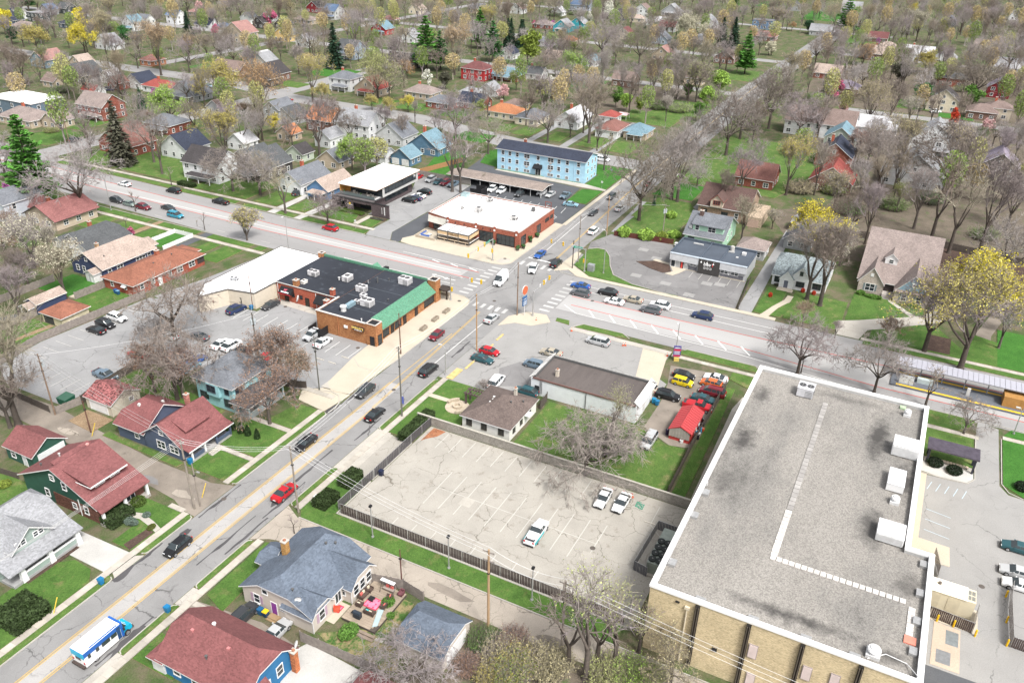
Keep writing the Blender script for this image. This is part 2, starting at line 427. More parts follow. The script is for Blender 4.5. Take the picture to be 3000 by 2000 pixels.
# --- 54th street (runs away to the upper right), College avenue (runs left-right)
sh_('street',rect(-60,152,75.6,86.2),.012,M_ROAD)
sh_('street_beyond_crossing',[(173.6,76.6),(300,76.6),(420,76.6),(700,70),(700,82),(420,89.6),(300,89.4),(173.6,88.6)],.012,M_ROAD)
sh_('avenue',[(152.4,88),(173.0,88),(172.3,160),(174.2,222),(180.5,290),(188,430),(170,430),(154.5,222),(152.4,160)],.012,M_ROADC)
sh_('avenue_south',[(152.6,74),(152.6,-180),(175.6,-180),(175.6,74)],.012,M_ROADC)
sh_('crossing',rect(140,190,70,94),.008,M_ROAD)
sh_('concrete_lane',rect(-60,112,79.95,82.35),.016,M_LANE)
sh_('bus_lanes',rect(157.2,165.4,-170,68),.016,M_BRT)
sh_('bus_lanes',[(161.6,96),(165.8,96),(166,160),(168.6,230),(175,330),(171,330),(163.5,230),(161.6,160)],.016,M_BRT)
# side streets behind
sh_('side_street',[(268,89.5),(279.5,89.5),(283,140),(295.5,192),(297,260),(306,300),(304,520),(294,520),(294,300),(285,258),(283,190),(269.5,140)],.01,M_ROADC)
sh_('side_street',[(174,268),(400,262),(400,272),(174,280)],.0115,M_ROADC)
sh_('side_street',[(404,90),(412,90),(416,310),(420,620),(411,620),(406,310)],.0105,M_ROADC)
sh_('side_street',[(502,70),(511,70),(514,420),(505,420)],.0108,M_ROADC)
sh_('side_street',[(400,-160),(408,-160),(408,40),(400,40)],.0112,M_ROADC)
sh_('side_street',[(536,-190),(544,-190),(560,60),(552,60)],.0113,M_ROADC)
sh_('side_street',[(640,40),(648,40),(660,520),(651,520)],.0114,M_ROADC)
sh_('side_street',[(700,76),(1100,120),(1100,129),(700,84)],.0116,M_ROADC)
sh_('side_street',[(307,365),(640,352),(640,360),(307,373)],.0117,M_ROADC)
# --- markings on 54th
for y in (82.3,82.6):bar(-40,y,112,y,.12,.021,M_MARKY)
for y in (79.6,79.9):bar(-40,y,103,y+.25,.12,.021,M_MARKY)
bar(103,80.1,147,82.1,.12,.021,M_MARKY);bar(103,80.4,147,82.4,.12,.021,M_MARKY)
bar(112,82.35,135,82.35,.12,.0214,M_MARKY)
bar(120,78.9,146,78.9,.13,.021,MW)
for x in (195,230,265):pass
for dy in (0,.3):bar(183,79.6+dy,260,82.6+dy,.12,.021,M_MARKY);bar(260,82.6+dy,440,84+dy,.12,.0214,M_MARKY)
bar(181,84.3,225,85.6,.13,.021,MW)
bar(180.5,80.0,180.9,86.5,.5,.0205,MW)
# --- markings on College
def redline(pts):
 for a,b in zip(pts[:-1],pts[1:]):bar(a[0],a[1],b[0],b[1],.2,.021,M_MARKR)
redline([(166.0,93),(166.3,160),(168.8,230),(175,330)]);redline([(161.9,93.5),(161.5,160),(163.3,230),(171,330)])
redline([(164.9,67.2),(165.6,30),(166.6,-3)]);redline([(160.6,65.5),(159.9,30),(157.0,-2),(157.0,-90)]);redline([(166.6,-3),(166.9,-90)])
for x,y0,y1 in ((163.8,97,225),(156.9,95,128)):bar(x,y0,x,y1,.13,.0212,MW)
bar(169.0,22,169.0,66,.13,.021,MW);bar(171.8,20,171.8,66,.12,.021,MW)
bar(167.6,92,167.9,117,.12,.021,MW)
bar(159.9,66.9,157.1,62.8,.16,.021,MW);bar(157.1,62.8,156.5,26,.14,.0211,MW);bar(156.5,26,153.8,0,.14,.0211,MW)
for y in (62,57,52,47,42,37,32,27):bar(160.1,y-1.2,157.0,y-3.8,.3,.0214,MW)
for y in (95,100.5,106):bar(167.2,y+1.5,166.5,y-1,.3,.0214,MW)
for k in range(12):bar(155,135+k*8,155,138+k*8,.12,.021,MF)
# arrows
def arrow(x,y,s=1.0,m=None):
 b=MB()
 b.poly([(x-.1*s,y-1.6*s,.0216),(x+.1*s,y-1.6*s,.0216),(x+.1*s,y+.6*s,.0216),(x-.1*s,y+.6*s,.0216)])
 b.poly([(x-.55*s,y+.6*s,.0216),(x+.55*s,y+.6*s,.0216),(x,y+1.6*s,.0216)]);b.bd('arrow_marking',m or MW,kind='structure')
arrow(159.3,101,1.1);arrow(159.0,97.5,1.1);arrow(167.2,58,1.0);arrow(157.9,58.5,.8,MF)
# crosswalk ladders
for k in range(9):
 y=0
 for (xa,xb,yy) in ((153.9+k*2.05,154.6+k*2.05,90.6),):stripe([(xa,yy-1.3),(xb,yy-1.3),(xb,yy+1.3),(xa,yy+1.3)],.0218,M_CROSS)
for k in range(9):stripe(rect(154.6+k*2.2,155.35+k*2.2,68.4,71.0),.0218,M_CROSS)
for k in range(5):stripe(rect(149.0,151.2,77.0+k*1.9,77.8+k*1.9),.0218,M_CROSS)
for k in range(5):stripe(rect(175.6,178.2,78.0+k*2.0,78.8+k*2.0),.0218,M_CROSS)
# tar patches at the road edge and in the middle
for q in ((75,77,10),(44,76.2,9),(66,76.4,9),(56,86.0,6),(97,77.0,8),(82,78.6,14),(64,78.3,12),(70,85.6,9),(104,86.0,6),(130,77.2,8)):
 x,y,L=q;n=9;up=[(x+L*(i/n-.5),y+.16*rnd.random()+.05) for i in range(n+1)];dn=[(x+L*(i/n-.5),y-.16*rnd.random()-.05-(.25 if 2<i<6 else 0)) for i in range(n,-1,-1)]
 sh_('tar_patch',up+dn,.0145,M_TAR)
for (x,y,a,b) in ((75,77.6,2.6,.9),(51.8,86.0,2.2,.8),(62,84.8,1.6,.6),(44,75.6,3.0,1.3),(98.8,86.6,2.5,.8),(182,79.6,4,1.6),(72.3,75.0,1.7,1.1)):
 n=14;sh_('tar_patch',[(x+a*math.cos(2*PI*i/n)*rnd.uniform(.6,1.1),y+b*math.sin(2*PI*i/n)*rnd.uniform(.6,1.1)) for i in range(n)],.0148,M_TAR)
# --- verges, kerbs and sidewalks along 54th
LV=[(10,50.7),(56.0,65.2),(74.0,97.4)]
for a,b in LV:
 lawn(a,b,86.36,87.4,m=ML2);kerb([(a,86.9),(a+.25,86.4),(a+.7,86.27),(b-.7,86.27),(b-.25,86.4),(b,86.9)])
RV=[(10,37),(42.2,51.3),(54.8,65.5),(74.4,85.2),(97.9,117.2)]
for a,b in RV:
 lawn(a,b,74.5,75.4,m=ML2);kerb([(a,74.9),(a+.25,75.35),(a+.7,75.5),(b-.7,75.5),(b-.25,75.35),(b,74.9)])
for a,b in ((10,65.4),(73.6,97.6)):sidewalk(a,b,87.45,88.55)
for a,b in ((10,66.2),(74.3,118.4)):sidewalk(a,b,73.3,74.42)
pad('driveway_apron',[(50.8,86.3),(55.9,86.3),(55.2,87.4),(51.4,87.4)],.05,CONC);pad('driveway_apron',[(37,74.4),(42.2,74.4),(42.2,75.5),(37,75.5)],.05,CONC)
pad('driveway_apron',rect(51.4,54.7,74.45,75.5),.05,CONC);pad('driveway_apron',[(85.3,72.6),(97.8,72.6),(98.2,75.5),(84.9,75.5)],.045,CONC)
pad('footpath',[(82.5,73.2),(86,71.8),(97.5,72),(97.5,73.1)],.06,CONC)
pad('alley',[(65.4,86.3),(73.8,86.3),(72.6,90),(72.6,104),(74,118),(75.5,131),(74.5,146),(72,200),(69,200),(69.5,131),(68,104),(66.8,92),(65.6,89)],.03,M_GRAVEL)
pad('alley',[(65.6,75.5),(74.2,75.5),(72.7,72.5),(72.6,-60),(68.3,-60),(68.3,68),(67,73)],.03,M_ALLEY)
for q in ((70,60,3),(70.5,44,4),(69.6,28,3),(71,20,2.5),(70,66,2)):sh_('worn_track',[(q[0]+.9*math.cos(k*PI/5)*rnd.uniform(.6,1.2),q[1]+q[2]*math.sin(k*PI/5)*rnd.uniform(.7,1.1)) for k in range(10)],.036,M_GRAVEL)
kerb([(72.78,72.3),(72.78,-50)],.16,.14)
# --- lawns near the left houses
lawn((30,88.6),(48.6,88.6),(50.4,90.5),(50.6,94),(48,96.8),(30,96.8));lawn(55.6,65,88.6,92.6);lawn(60.4,65,92.6,97)
lawn(73.9,79.8,88.6,97.6);lawn(81,89.2,88.6,97.4);lawn((90.4,88.6),(97.4,88.6),(97.4,93),(90.4,94.5),m=ML2);lawn((72.9,98),(74.2,97.8),(74.2,112),(74.6,116),(73.2,116),m=ML2)
lawn((86,103),(89,103),(93,128.2),(86.5,128.2),m=ML2);lawn(48,58.5,112,122,m=ML2)
pad('bark_bed',[(55.6,88.9),(60,88.8),(60,90.3),(56,90.6)],.125,M_MULCH);pad('flower_bed',[(44.5,95.6),(52.6,95.6),(52.6,97.2),(44.5,97.2)],.135,M_MULCH)
pad('driveway',[(50.9,87.45),(55.3,87.45),(54.9,104),(53.6,110),(51,104)],.11,M_PGRAVEL)
pad('driveway',[(72.9,118.3),(77.4,118.3),(77.4,125),(73.4,125)],.07,M_TANDIRT)
sidewalk(79.95,80.85,88.6,97.2,step=1.4);sidewalk(89.3,90.3,88.6,97.0,step=1.5);sidewalk(65.1,66.0,88.6,91.6,step=1)
pad('garden_path',[(60,88.6),(61.0,88.6),(61.6,90.6),(62.2,93.5),(61.2,96.3),(60.2,96.3),(61.0,93),(60.6,90.8)],.135,CONC)
sidewalk(101.6,102.8,88.6,96,step=1.4)
# --- Binkley block: pavement, plaza and car park
pad('parking_lot',[(76.2,130.4),(94,129.9),(101,112),(101.2,97),(104,92.6),(122.2,93),(131.5,107),(131.5,126),(122.5,126),(121.5,141),(117,148),(115.8,152.3),(90,155),(79.5,153.2),(76.2,146)],.02,M_LOT2)
pad('side_drive',[(116,147.2),(121.5,141),(151.8,141),(151.8,146.4),(130,149),(117,152)],.022,M_LOT2)
pad('plaza',[(104.6,86.9),(118.2,86.3),(148.6,86.3),(151.0,87.2),(152.2,89.4),(152.2,94.4),(148.4,95.0),(122.4,95.0),(116.2,94.6),(106,93),(103.9,90.6)],.13,MP)
pad('parking_apron',[(97.7,87.4),(104.4,86.5),(104,92.6),(101.4,95.5),(98.6,94)],.06,MP)
pad('parking_apron',[(104.6,86.75),(118,86.3),(116,93),(104.2,93.2)],.125,CONC)
kerb([(97.7,86.35),(99.6,86.2),(101.4,86.7),(103.2,88.2),(103.7,90.4),(102.9,92.6)]);kerb([(116,94.2),(113.8,91.5),(113.7,88.8),(115,87),(118.3,86.2),(148.6,86.2),(151.1,87.1),(152.35,89.4),(152.35,94)])
for a in (122.6,126.4,130.2,134,137.8,141.6,145.4):bar(a,86.5,a,94.8,.05,.1345,M_KERB,'paving_joint')
bar(119,90.4,150,90.4,.05,.1346,M_KERB,'paving_joint')
pad('footpath',[(122.9,107.4),(130.8,108.6),(130.8,126.4),(127.9,126.4),(127.6,111),(122.6,109.8)],.05,CONC)
for k in range(8):bar(112.5-.0*k,96.2+k*0,112.5,96.2,.1,.03,MW) if 0 else None
for (x,y) in ((113,95.5),(113,98.3),(113,101.1),(113,103.9),(113,106.7)):bar(x+2.3,y,x+7.2,y,.1,.026,MW)
for k in range(7):bar(122.6,111.5+k*2.8,117.6,111.5+k*2.8,.1,.026,MW)
for k in range(9):bar(86+k*2.9,152.6,86+k*2.9,147.8,.1,.026,MF)
for k in range(8):bar(79.5,132.5+k*2.7,84,132.5+k*2.7,.1,.026,MF)
for k in range(6):bar(99.0,107+k*3.0,104,107+k*3.0,.1,.026,MF)
# --- the near parking lot and its surroundings
pad('parking_lot',rect(76.3,103.1,20,67.6),.02,M_LOT)
pad('parking_entrance',[(85.6,67.7),(97.2,67.7),(97.4,72.2),(85.4,72.4)],.022,M_LOT)
lawn((72.9,21),(76.1,21),(76.1,67.9),(85.2,67.9),(85.0,73.2),(74.4,73.2),(72.9,72),m=ML)
lawn((97.9,67.9),(118.2,67.9),(118.2,73.2),(97.9,73.2));lawn((103.6,63.2),(117.6,63.2),(118.2,67.9),(103.6,67.9))
kerb([(76.2,20.5),(76.2,67.75),(85.0,67.75)],.22,.2)
for k in range(12):bar(102.6,63.6-k*2.72,97.9,63.6-k*2.72,.14,.026,MF)
for k in range(11):bar(84.6,57.5-k*2.74,93.6,57.5-k*2.74,.14,.026,MF)
for k in range(8):bar(77.4,59-k*3.4,80.0,59-k*3.4,.14,.026,MF)
bar(89.1,57.5,89.1,30.1,.1,.0264,MF);bar(101.6,24.4,97,24.4,.1,.026,MF);bar(97,24.4,95,22.2,.1,.0262,MF)
for (x,y) in ((85.9,30.2),(88.1,51.6)):sh_('drain_surround',rect(x-1,x+1,y-1,y+1),.027,CONC)
pad('leaf_litter',[(98.6,66.9),(102.9,66.9),(102.9,64.4),(101,65),(99.5,66.3)],.03,grassmat('fallen_leaves',(.28,.10,.05),(.36,.17,.09),(.12,.07,.05),(.5,.7),.9))
# --- shop yard between
pad('forecourt',[(118.4,75.5),(118.3,62),(121.2,57.4),(131.6,57.6),(131.6,35),(137.6,35),(139.5,38),(150.6,38),(150.4,49),(153.0,61),(152.9,68),(149,73.6),(143,75.6)],.021,M_PALELOT)
sh_('worn_track',[(121,63.4),(123.5,58.5),(131,60.5),(131.4,64),(127,66.5)],.027,M_LOT3);sh_('worn_track',[(132,35.6),(150,38.6),(149.6,44),(136,41)],.027,MP)
pad('street_corner',[(143.2,75.5),(148.2,75.5),(152.3,72.6),(153.0,68.2),(150.2,66),(146.6,69),(146,73)],.12,MP)
lawn((151.0,61.8),(153.0,62.6),(152.9,65.6),(151.3,65.2),m=ML2)
lawn((150.7,60.4),(152.8,59),(153.0,50),(151.6,48.2),(151.0,50.6),m=ML2);kerb([(150.6,60.8),(152.9,59.2),(153.15,50),(151.6,47.9)])
pad('footpath',rect(149.0,150.5,38,61),.1,CONC)
pad('parking_lot',[(118.2,28.2),(121.5,34),(131,34),(137.6,34.8),(145,36.5),(146.8,25.2),(141.8,24.6),(119.2,24.6)],.02,M_GRAVEL)
lawn((103.6,24.6),(118.2,25.2),(118.1,29),(121,35),(120.6,52.4),(105.4,52.4),(103.6,44),m=ML2)
lawn((150.4,37.2),(152.9,35.4),(152.9,21),(150.6,20.2),m=ML2);sidewalk(148.6,149.7,20.4,37.6);lawn((145.4,24.6),(148.4,24.6),(148.4,20.2),(143.4,20.2),m=ML2)
lawn((104.4,21.6),(134.5,22.4),(142.2,22.6),(142.2,24.2),(104.4,23.8));pad('footpath',[(103.4,18.3),(140,18.3),(140,20.6),(135,21.4),(103.4,20.6)],.1,CONC)
kerb([(153.0,37),(153.1,20),(153.1,-40)])
# --- south east: grounds of the big building
lawn((147.7,-10),(152.9,-10),(152.9,-19.3),(150.3,-18.6),(147.7,-16.6),m=ML2);sidewalk(146.4,147.6,-20,10)
lawn((136.6,-10.6),(146.3,-10.6),(146.3,-19.2),(136.6,-19.2),m=ML2);pad('gravel_bed',[(132,-10.6),(136.5,-10.6),(136.5,-19.3),(133.4,-19.4),(131.8,-18.4),(131.4,-14)],.1,M_PGRAVEL)
pad('footpath',rect(135.2,136.4,-19.2,-10.6),.13,CONC)
pad('parking_lot',[(153,-19.8),(152,-23.2),(133.6,-23.3),(131.6,-24.6),(131,-30),(129.5,-60),(60,-60),(60,-12.9),(96,-12.9),(96.4,-10),(131,-11.4),(131.4,-17),(133.2,-19.6),(150,-19.6)],.02,M_PALELOT)
lawn((134,-23.8),(148.6,-23.8),(148.6,-60),(131.6,-60),(131.6,-27),m=M_RICH);lawn((149.9,-23.9),(152.6,-25.2),(152.9,-60),(150,-60),m=M_RICH);sidewalk(148.7,149.8,-60,-23.8)
kerb([(148.6,-23.6),(134.2,-23.6),(132.2,-24.6),(131.3,-27),(131.2,-60)]);kerb([(147,-19.5),(133.4,-19.6),(131.7,-18.6),(131.2,-15),(131.4,-11.5)])
pad('footpath',[(113.6,-9.8),(131.2,-9.8),(131.2,-12.4),(113.6,-12.3),(113.4,-16.6),(109,-16.8),(108.6,-10)],.1,MP)
for k in range(7):bar(127,-13+k*-0,127,-13,.1,.026,MF) if 0 else None
M_BLUE=pv_('faded_blue_paint',(.42,.52,.60),var=.1,crackscale=0,stain=.8,dirt=(.33,.33,.33))
for k in range(5):bar(127.0,-12.7-k*1.3,129.4,-13.3-k*1.3,.1,.026,M_BLUE)
for k in range(5):bar(121.5-k*2.7,-12.9,120.9-k*2.7,-16.5,.1,.026,M_BLUE)
pad('concrete_pad',[(89,-15.3),(96.9,-15.4),(96.7,-18.6),(89,-18.7)],.06,pv_('pink_concrete',(.44,.36,.29),var=.1,crackscale=0,stain=.3,dirt=(.3,.22,.16)))
sh_('steel_cover',rect(93.4,96,-18.4,-16.9),.066,metal((.30,.33,.34),.5));sh_('steel_cover',rect(89.7,92,-17.6,-15.9),.066,metal((.30,.31,.32),.5))
pad('concrete_pad',[(97,-20.6),(101.6,-20.6),(101.6,-13.4),(97,-13.4)],.055,MP);sh_('worn_track',rect(78,88.6,-30,-13.2),.026,M_DARK)
# --- beyond College: Ambrosia corner, car parks, bevi
pad('plaza',[(172.6,118),(172.5,92.4),(173.2,90.4),(175,88.8),(207,88.4),(207.4,91),(184.6,91.4),(184.6,113.4),(186,121),(178.6,120.8),(175.5,122.4),(173.2,121.4)],.13,MP)
kerb([(172.4,118),(172.3,92.4),(173,90.3),(175,88.6),(207,88.2),(242,88.4),(267.8,88.6)])
for y in (95,98.5,102,105.5,109,112.5,116):bar(172.7,y,176.4,y,.05,.1345,M_KERB,'paving_joint')
for x in (188,192,196,200,204):bar(x,88.6,x,91,.05,.1345,M_KERB,'paving_joint')
sh_('kerb_ramp',[(174.0,92.6),(176.6,92.4),(177.4,90.2),(175.2,89.2),(173.6,90.6)],.1352,CONC)
pad('driveway',[(172.8,122),(178.4,121),(186,121.4),(207,122),(207,127.2),(195,127.4),(178,127.4),(173,124.5)],.021,M_DARK)
pad('parking_lot',[(172.8,124.6),(178,127.5),(211,128),(224.4,129),(224.4,149),(209.9,142.2),(209.9,141.8),(186.4,141.8),(186.3,133.7),(175.2,133.6),(172.8,132.6)],.022,M_LOT2)
pad('parking_lot',[(206.8,88.9),(226.2,89.2),(226.4,96.2),(240.2,97.2),(244,131),(262,137),(264,142),(240,139),(224.5,128.8),(212,128.2),(207.2,120)],.023,M_DARK)
for k in range(11):bar(220.6,93.6+k*2.9,215.6,93.0+k*2.9,.12,.028,MW)
for k in range(6):bar(207.6+k*.8,92.4,210.4+k*.8,95.4,.12,.028,MW)
bar(207.4,95.6,213,95.6,.12,.0284,MW)
for k in range(9):bar(190+k*2.8,139.6,190+k*2.8,134.8,.1,.027,MF)
for k in range(7):bar(223.6,146-k*2.8,219,146-k*2.8,.1,.027,MF)
lawn((242.6,89.4),(267.4,89.4),(267.4,101.6),(256.8,101.4),(256,97.2),(244.6,97.2),m=M_RICH);lawn((226.6,89.6),(240.8,89.6),(239.6,96.2),(226.8,96),m=M_RICH)
pad('footpath',[(241.2,89.2),(242.5,89.2),(244.6,97.3),(244.4,130),(243.2,130),(241,97)],.13,CONC);lawn(243.6,245.2,99,108,m=M_RICH);lawn(243.6,245.2,112.5,129,m=M_RICH)
lawn((246,131),(258,131.2),(268,140),(262,143),(248,138.6),m=M_RICH);lawn((225.5,139),(238,139.5),(258,150),(252,158),(226,149),m=M_RICH)
longwalk(207,268,87.6,88.7,z=.128,m=MP)
# verges and lawns on the far side of College
for a,b in ((124.4+9,155.6),(158.4,165.2),(168.5,178),(181,205),(208,262)):lawn(172.9+(.0 if a<170 else (a-165)*.03),175.3+(.0 if a<170 else (a-165)*.03),a,b,m=ML if a<150 else ML2)
kerb([(172.6,122.5),(172.2,124.5)]);kerb([(172.75,133),(172.6,156),(173.6,190)]);
sidewalk(176.3,177.5,132.8,205);sidewalk(177.2,178.4,205,264)
lawn((178.2,141),(184,143.4),(184.2,153),(179.4,153.8),(178,150));lawn((177.9,134.4),(183.4,134.8),(183.2,139),(178,138.6));sidewalk(178,185.4,139.3,140.8,m=M_SLAB)
pad('planting_bed',[(183.9,142),(185.6,142.2),(185.6,153),(184,153)],.14,M_MULCH);pad('planting_bed',[(183.6,134.2),(185.3,134.2),(185.3,139.2),(183.4,139)],.14,M_MULCH)
pad('driveway',[(173,155.9),(178,155.4),(205,155),(205,157.6),(178,158),(173,158.2)],.06,M_PGRAVEL);pad('driveway',[(173,165.4),(177,165.6),(195,166.6),(195,168.6),(177.5,168.4),(173.2,168.2)],.06,M_PGRAVEL)
lawn(178,187,158.4,165,m=ML2);lawn(178,190,169,178,m=ML2);lawn(178,194,181,204,m=ML2);lawn(180,200,208,262,m=ML2)
# near side of College, left part of the photo
for a,b in ((149,152),(153.6,168.4),(172.5,187),(191,214),(219,262)):lawn(149.4,152.1,a,b,m=ML)
kerb([(152.3,149),(152.3,262)]);sidewalk(147.9,149.2,147.5,214)
lawn(138,147.6,153.4,159.4);lawn(138,147.6,161,165.4);lawn(138.4,147.6,171.8,178,m=M_RICH);lawn(138,147.6,180.2,186);lawn(138,147.6,189,197,m=ML2);lawn(138.6,147.6,200,206,m=ML2);lawn(136.5,147.6,207.4,217,m=ML2)
pad('driveway',rect(133,152.2,168.6,171.2),.05,M_DARK);pad('driveway',rect(130,152.2,187,189),.05,M_TANDIRT);pad('driveway',rect(124,152.2,217,221),.05,M_LOT2)
lawn((97,155.8),(115,154.8),(115,165),(104.6,166),(104.6,156));lawn((80,155.2),(95.8,155.8),(95.8,158.4),(84,160));lawn((86,161),(96,160),(96,165.4),(88,166));pad('driveway',[(82,159.2),(96,158.2),(96,160.4),(83,161.4)],.06,M_TANDIRT)
lawn(106.5,116,168.4,178.4,m=M_RICH);pad('driveway',[(82,170),(97,166.6),(97,170),(84,178)],.05,M_DARK);pad('deck_walk',rect(107,116.5,166.4,168.2),.25,MP)
lawn((84,179.2),(111,178.8),(111,182),(84,182.6),m=ML2)
# bevi corner
pad('footpath',[(176.3,77.2),(178.6,74.2),(176.0,71),(175.9,68),(175.9,22),(177.2,22),(177.2,68),(182,74.4),(190.4,75.6),(190.4,76.9),(180,77.4)],.13,MP);kerb([(190.4,77.0),(178.6,77.4),(176.4,75.4),(175.75,71),(175.7,22)])
pad('parking_lot',[(207.4,73.6),(208.4,56),(196,52.5),(195.4,32.8),(177.4,31.4),(177.4,44.6),(176.4,46.2),(178.6,57),(181.4,63.4),(186,66),(192,68.6),(196,71),(194.6,75.4),(199,76.4)],.022,M_LOT3)
lawn((194,74.8),(195.6,73),(195.5,70.9),(192,68.4),(186.2,66),(181.2,63.2),(178.2,57),(176.9,46.4),(177.5,45),(177.4,68),(182.2,74.2));kerb([(194,75.2),(195.8,73),(195.7,70.8),(192,68.2),(186.2,65.8),(181.3,63),(178.4,57),(177.0,46.2)])
pad('gravel_bed',[(192.4,61),(190,56.6),(188.8,52.6),(190.6,51),(194.4,52.6),(195,57)],.12,M_MULCH);pad('footpath',[(195.2,57.4),(194.3,52.4),(190.8,50.6),(188.6,52),(188.4,50),(191,48.8),(193.6,48),(193.6,33),(194.9,33),(195.2,52),(196.4,57)],.13,MP)
for k in range(6):bar(193.4,46-k*2.4,189.4,46-k*2.4,.1,.027,MF)
for q in ((201,62),(197,57),(184,58),(183,50),(179.5,43),(188,41),(189,38)):sh_('asphalt_repair',rect(q[0]-1,q[0]+1,q[1]-1.3,q[1]+1.3),.0275,M_PALELOT)
pad('driveway',[(175.9,27.6),(210,28.2),(235,29),(235,31),(205,31),(178,31)],.06,M_LOT2);lawn(178,193.6,22.6,27.2,m=ML);lawn(178,194,8.6,20.8,m=ML2);lawn((186.6,-7.6),(198.6,-7.6),(201,2),(200.6,8),(184,8));lawn((177.2,2),(182,2),(191,-10.6),(177.2,-19));lawn((178,21.2),(186.6,19.6),(186.6,21.8),(178,23),m=ML)
pad('driveway',[(175.9,9),(183,9.2),(185.6,5),(188.4,1.4),(195,-7.8),(208.9,-10.6),(209.2,-16),(200.4,-16.4),(193,-10.8),(185,-2),(181.4,2.8),(175.9,4)],.125,CONC)
pad('footpath',[(176.4,26),(177,23.8),(183,22.6),(187.4,20.8),(190.8,20.6),(190.8,22),(188,22.2),(183,24),(178,25.4)],.135,MP);pad('footpath',[(199.4,.2),(201,.4),(193.4,-6.8),(192.4,-5.6)],.13,CONC)
sidewalk(175.9,177.1,-60,3.6);lawn(173.0+.9,175.8,-60,3,m=ML);lawn((177.3,-17),(191,-17.6),(188,-26),(177.3,-26),m=ML);pad('driveway',[(173.6,-17.4),(178,-18.6),(192,-18.8),(230,-28),(230,-31),(192,-21.8),(177,-21.4),(173.6,-21)],.05,M_GRAVEL)
lawn(177.4,196,-60,-23,m=M_RICH)
pad('bark_bed',[(214,-2),(236,2),(246,-10),(240,-36),(222,-34),(218,-18)],.06,M_MULCH);pad('bark_bed',rect(178,186,-14,-9),.126,M_MULCH)
# beyond bevi
lawn((208.6,56),(222,58),(236,57),(244,62),(244,72),(209,73.6),m=ML2);pad('driveway',[(209,74.4),(238,75.6),(240,60),(262,60),(262,57.6),(236,57.4),(220,58),(222,72),(210,72.6)],.05,M_LOT2);lawn((226,60),(238,60),(238,74),(224,74),m=M_TANDIRT if 0 else ML2)
lawn((246,62),(262,62),(262,73),(246,75),m=M_RICH);lawn((262,40),(300,30),(330,40),(330,72),(264,74),m=ML2);pad('footpath',[(268,76),(300,60),(318,40),(316,36),(298,56),(268,73)],.06,M_PGRAVEL)
# lawns in front of the houses behind the apartment block
for y0,y1 in ((97,107),(109.5,119),(126,133),(139,147),(150,157)):lawn(284.5+(y0-97)*.08,300,y0,y1,m=ML2)
for y0 in (108,120.5,135):pad('driveway',[(281,y0),(330,y0+1),(330,y0+4),(281,y0+3)],.05,M_LOT2)
for a,b,c,d,m in ((299,312,160,172,ML),(298,311,176,188,ML),(299,312,196,210,ML),(270,282,150,164,M_RICH),(256,272,168,184,ML2),(299,312,214,226,ML),(308,318,270,285,ML2),(380,402,150,164,M_RICH),(418,432,200,222,ML),(418,430,262,280,ML2),(516,530,110,135,ML),(440,470,88,104,ML2),(330,352,96,120,ML2),(352,380,90,112,ML2),(410,420,-14,0,M_RICH),(420,440,4,18,ML),(600,640,40,70,ML),(700,760,86,112,M_RICH),(760,830,130,160,M_RICH),(560,580,-20,20,ML),(316,336,330,350,M_RICH),(336,356,268,290,M_RICH),(470,500,330,350,ML2),(205,226,272,262,ML2),(186,204,282,300,ML),(206,222,290,306,ML)):
 lawn(a,b,min(c,d),max(c,d),m=m)
# yards between the near houses on the right of the street
lawn((53.2,68.8),(54.6,72.9),(66.2,72.9),(66.8,70.5),(63,69.3));lawn(47.6,51.2,69.6,73.1);lawn((36,66.8),(41,66.6),(42.6,68.8),(47,70),(47,73.1),(42.3,73.1),(42.3,74.2),(36,74.2)) if 0 else lawn((42.4,66.2),(42.4,73.1),(47,73.1),(47,69.6));sidewalk(52.2,53,66,73.2,step=1.2)
pad('gravel_yard',[G(1,3,*q) for q in ((330,1260),(470,1190),(700,1300),(960,1440),(940,1529),(800,1640),(240,1640),(240,1400))],.05,M_PGRAVEL);pad('driveway',[(50.4,74),(53,74),(54.4,63),(53.6,57),(52,57),(52.4,64)],.06,M_GRAVEL)
M_WORN=grassmat('worn_lawn',(.04,.10,.02),(.08,.15,.035),(.30,.23,.13),(.42,.58),.9)
pad('garden',[G(1,3,*q) for q in ((560,1100),(900,1080),(1130,1000),(1290,800),(1390,850),(1260,1130),(1250,1500),(1060,1390),(720,1270))],.06,M_WORN)
for k in range(6):x,y=G(1,3,985+k*42,1130+k*14);sh_('stepping_stone',rect(x-.2,x+.2,y-.22,y+.22),.09,CONC)
for k in range(7):x,y=69.2+rnd.uniform(-2,2.4),92+k*7.5;sh_('rut',[(x+.8*math.cos(a*.63)*rnd.uniform(.5,1.2),y+2.6*math.sin(a*.63)*rnd.uniform(.6,1.2)) for a in range(10)],.056,M_LOT3 if k % 2 else M_ALLEY)
M_LITTER=grassmat('leaf_litter',(.095,.08,.058),(.17,.14,.11),(.07,.12,.03),(.55,.7),.25)
sh_('woodland_floor',[(222,26),(250,40),(262,24),(300,22),(345,44),(398,40),(398,-150),(230,-150),(214,-60),(222,-12)],.004,M_LITTER);sh_('woodland_floor',[(410,60),(500,64),(535,40),(535,-180),(410,-180)],.004,M_LITTER);sh_('woodland_floor',[(330,100),(402,96),(404,140),(350,146),(322,126)],.004,M_LITTER);sh_('garden',[(20,40),(66,43),(68,20),(68,-20),(20,-20)],.004,M_LITTER)
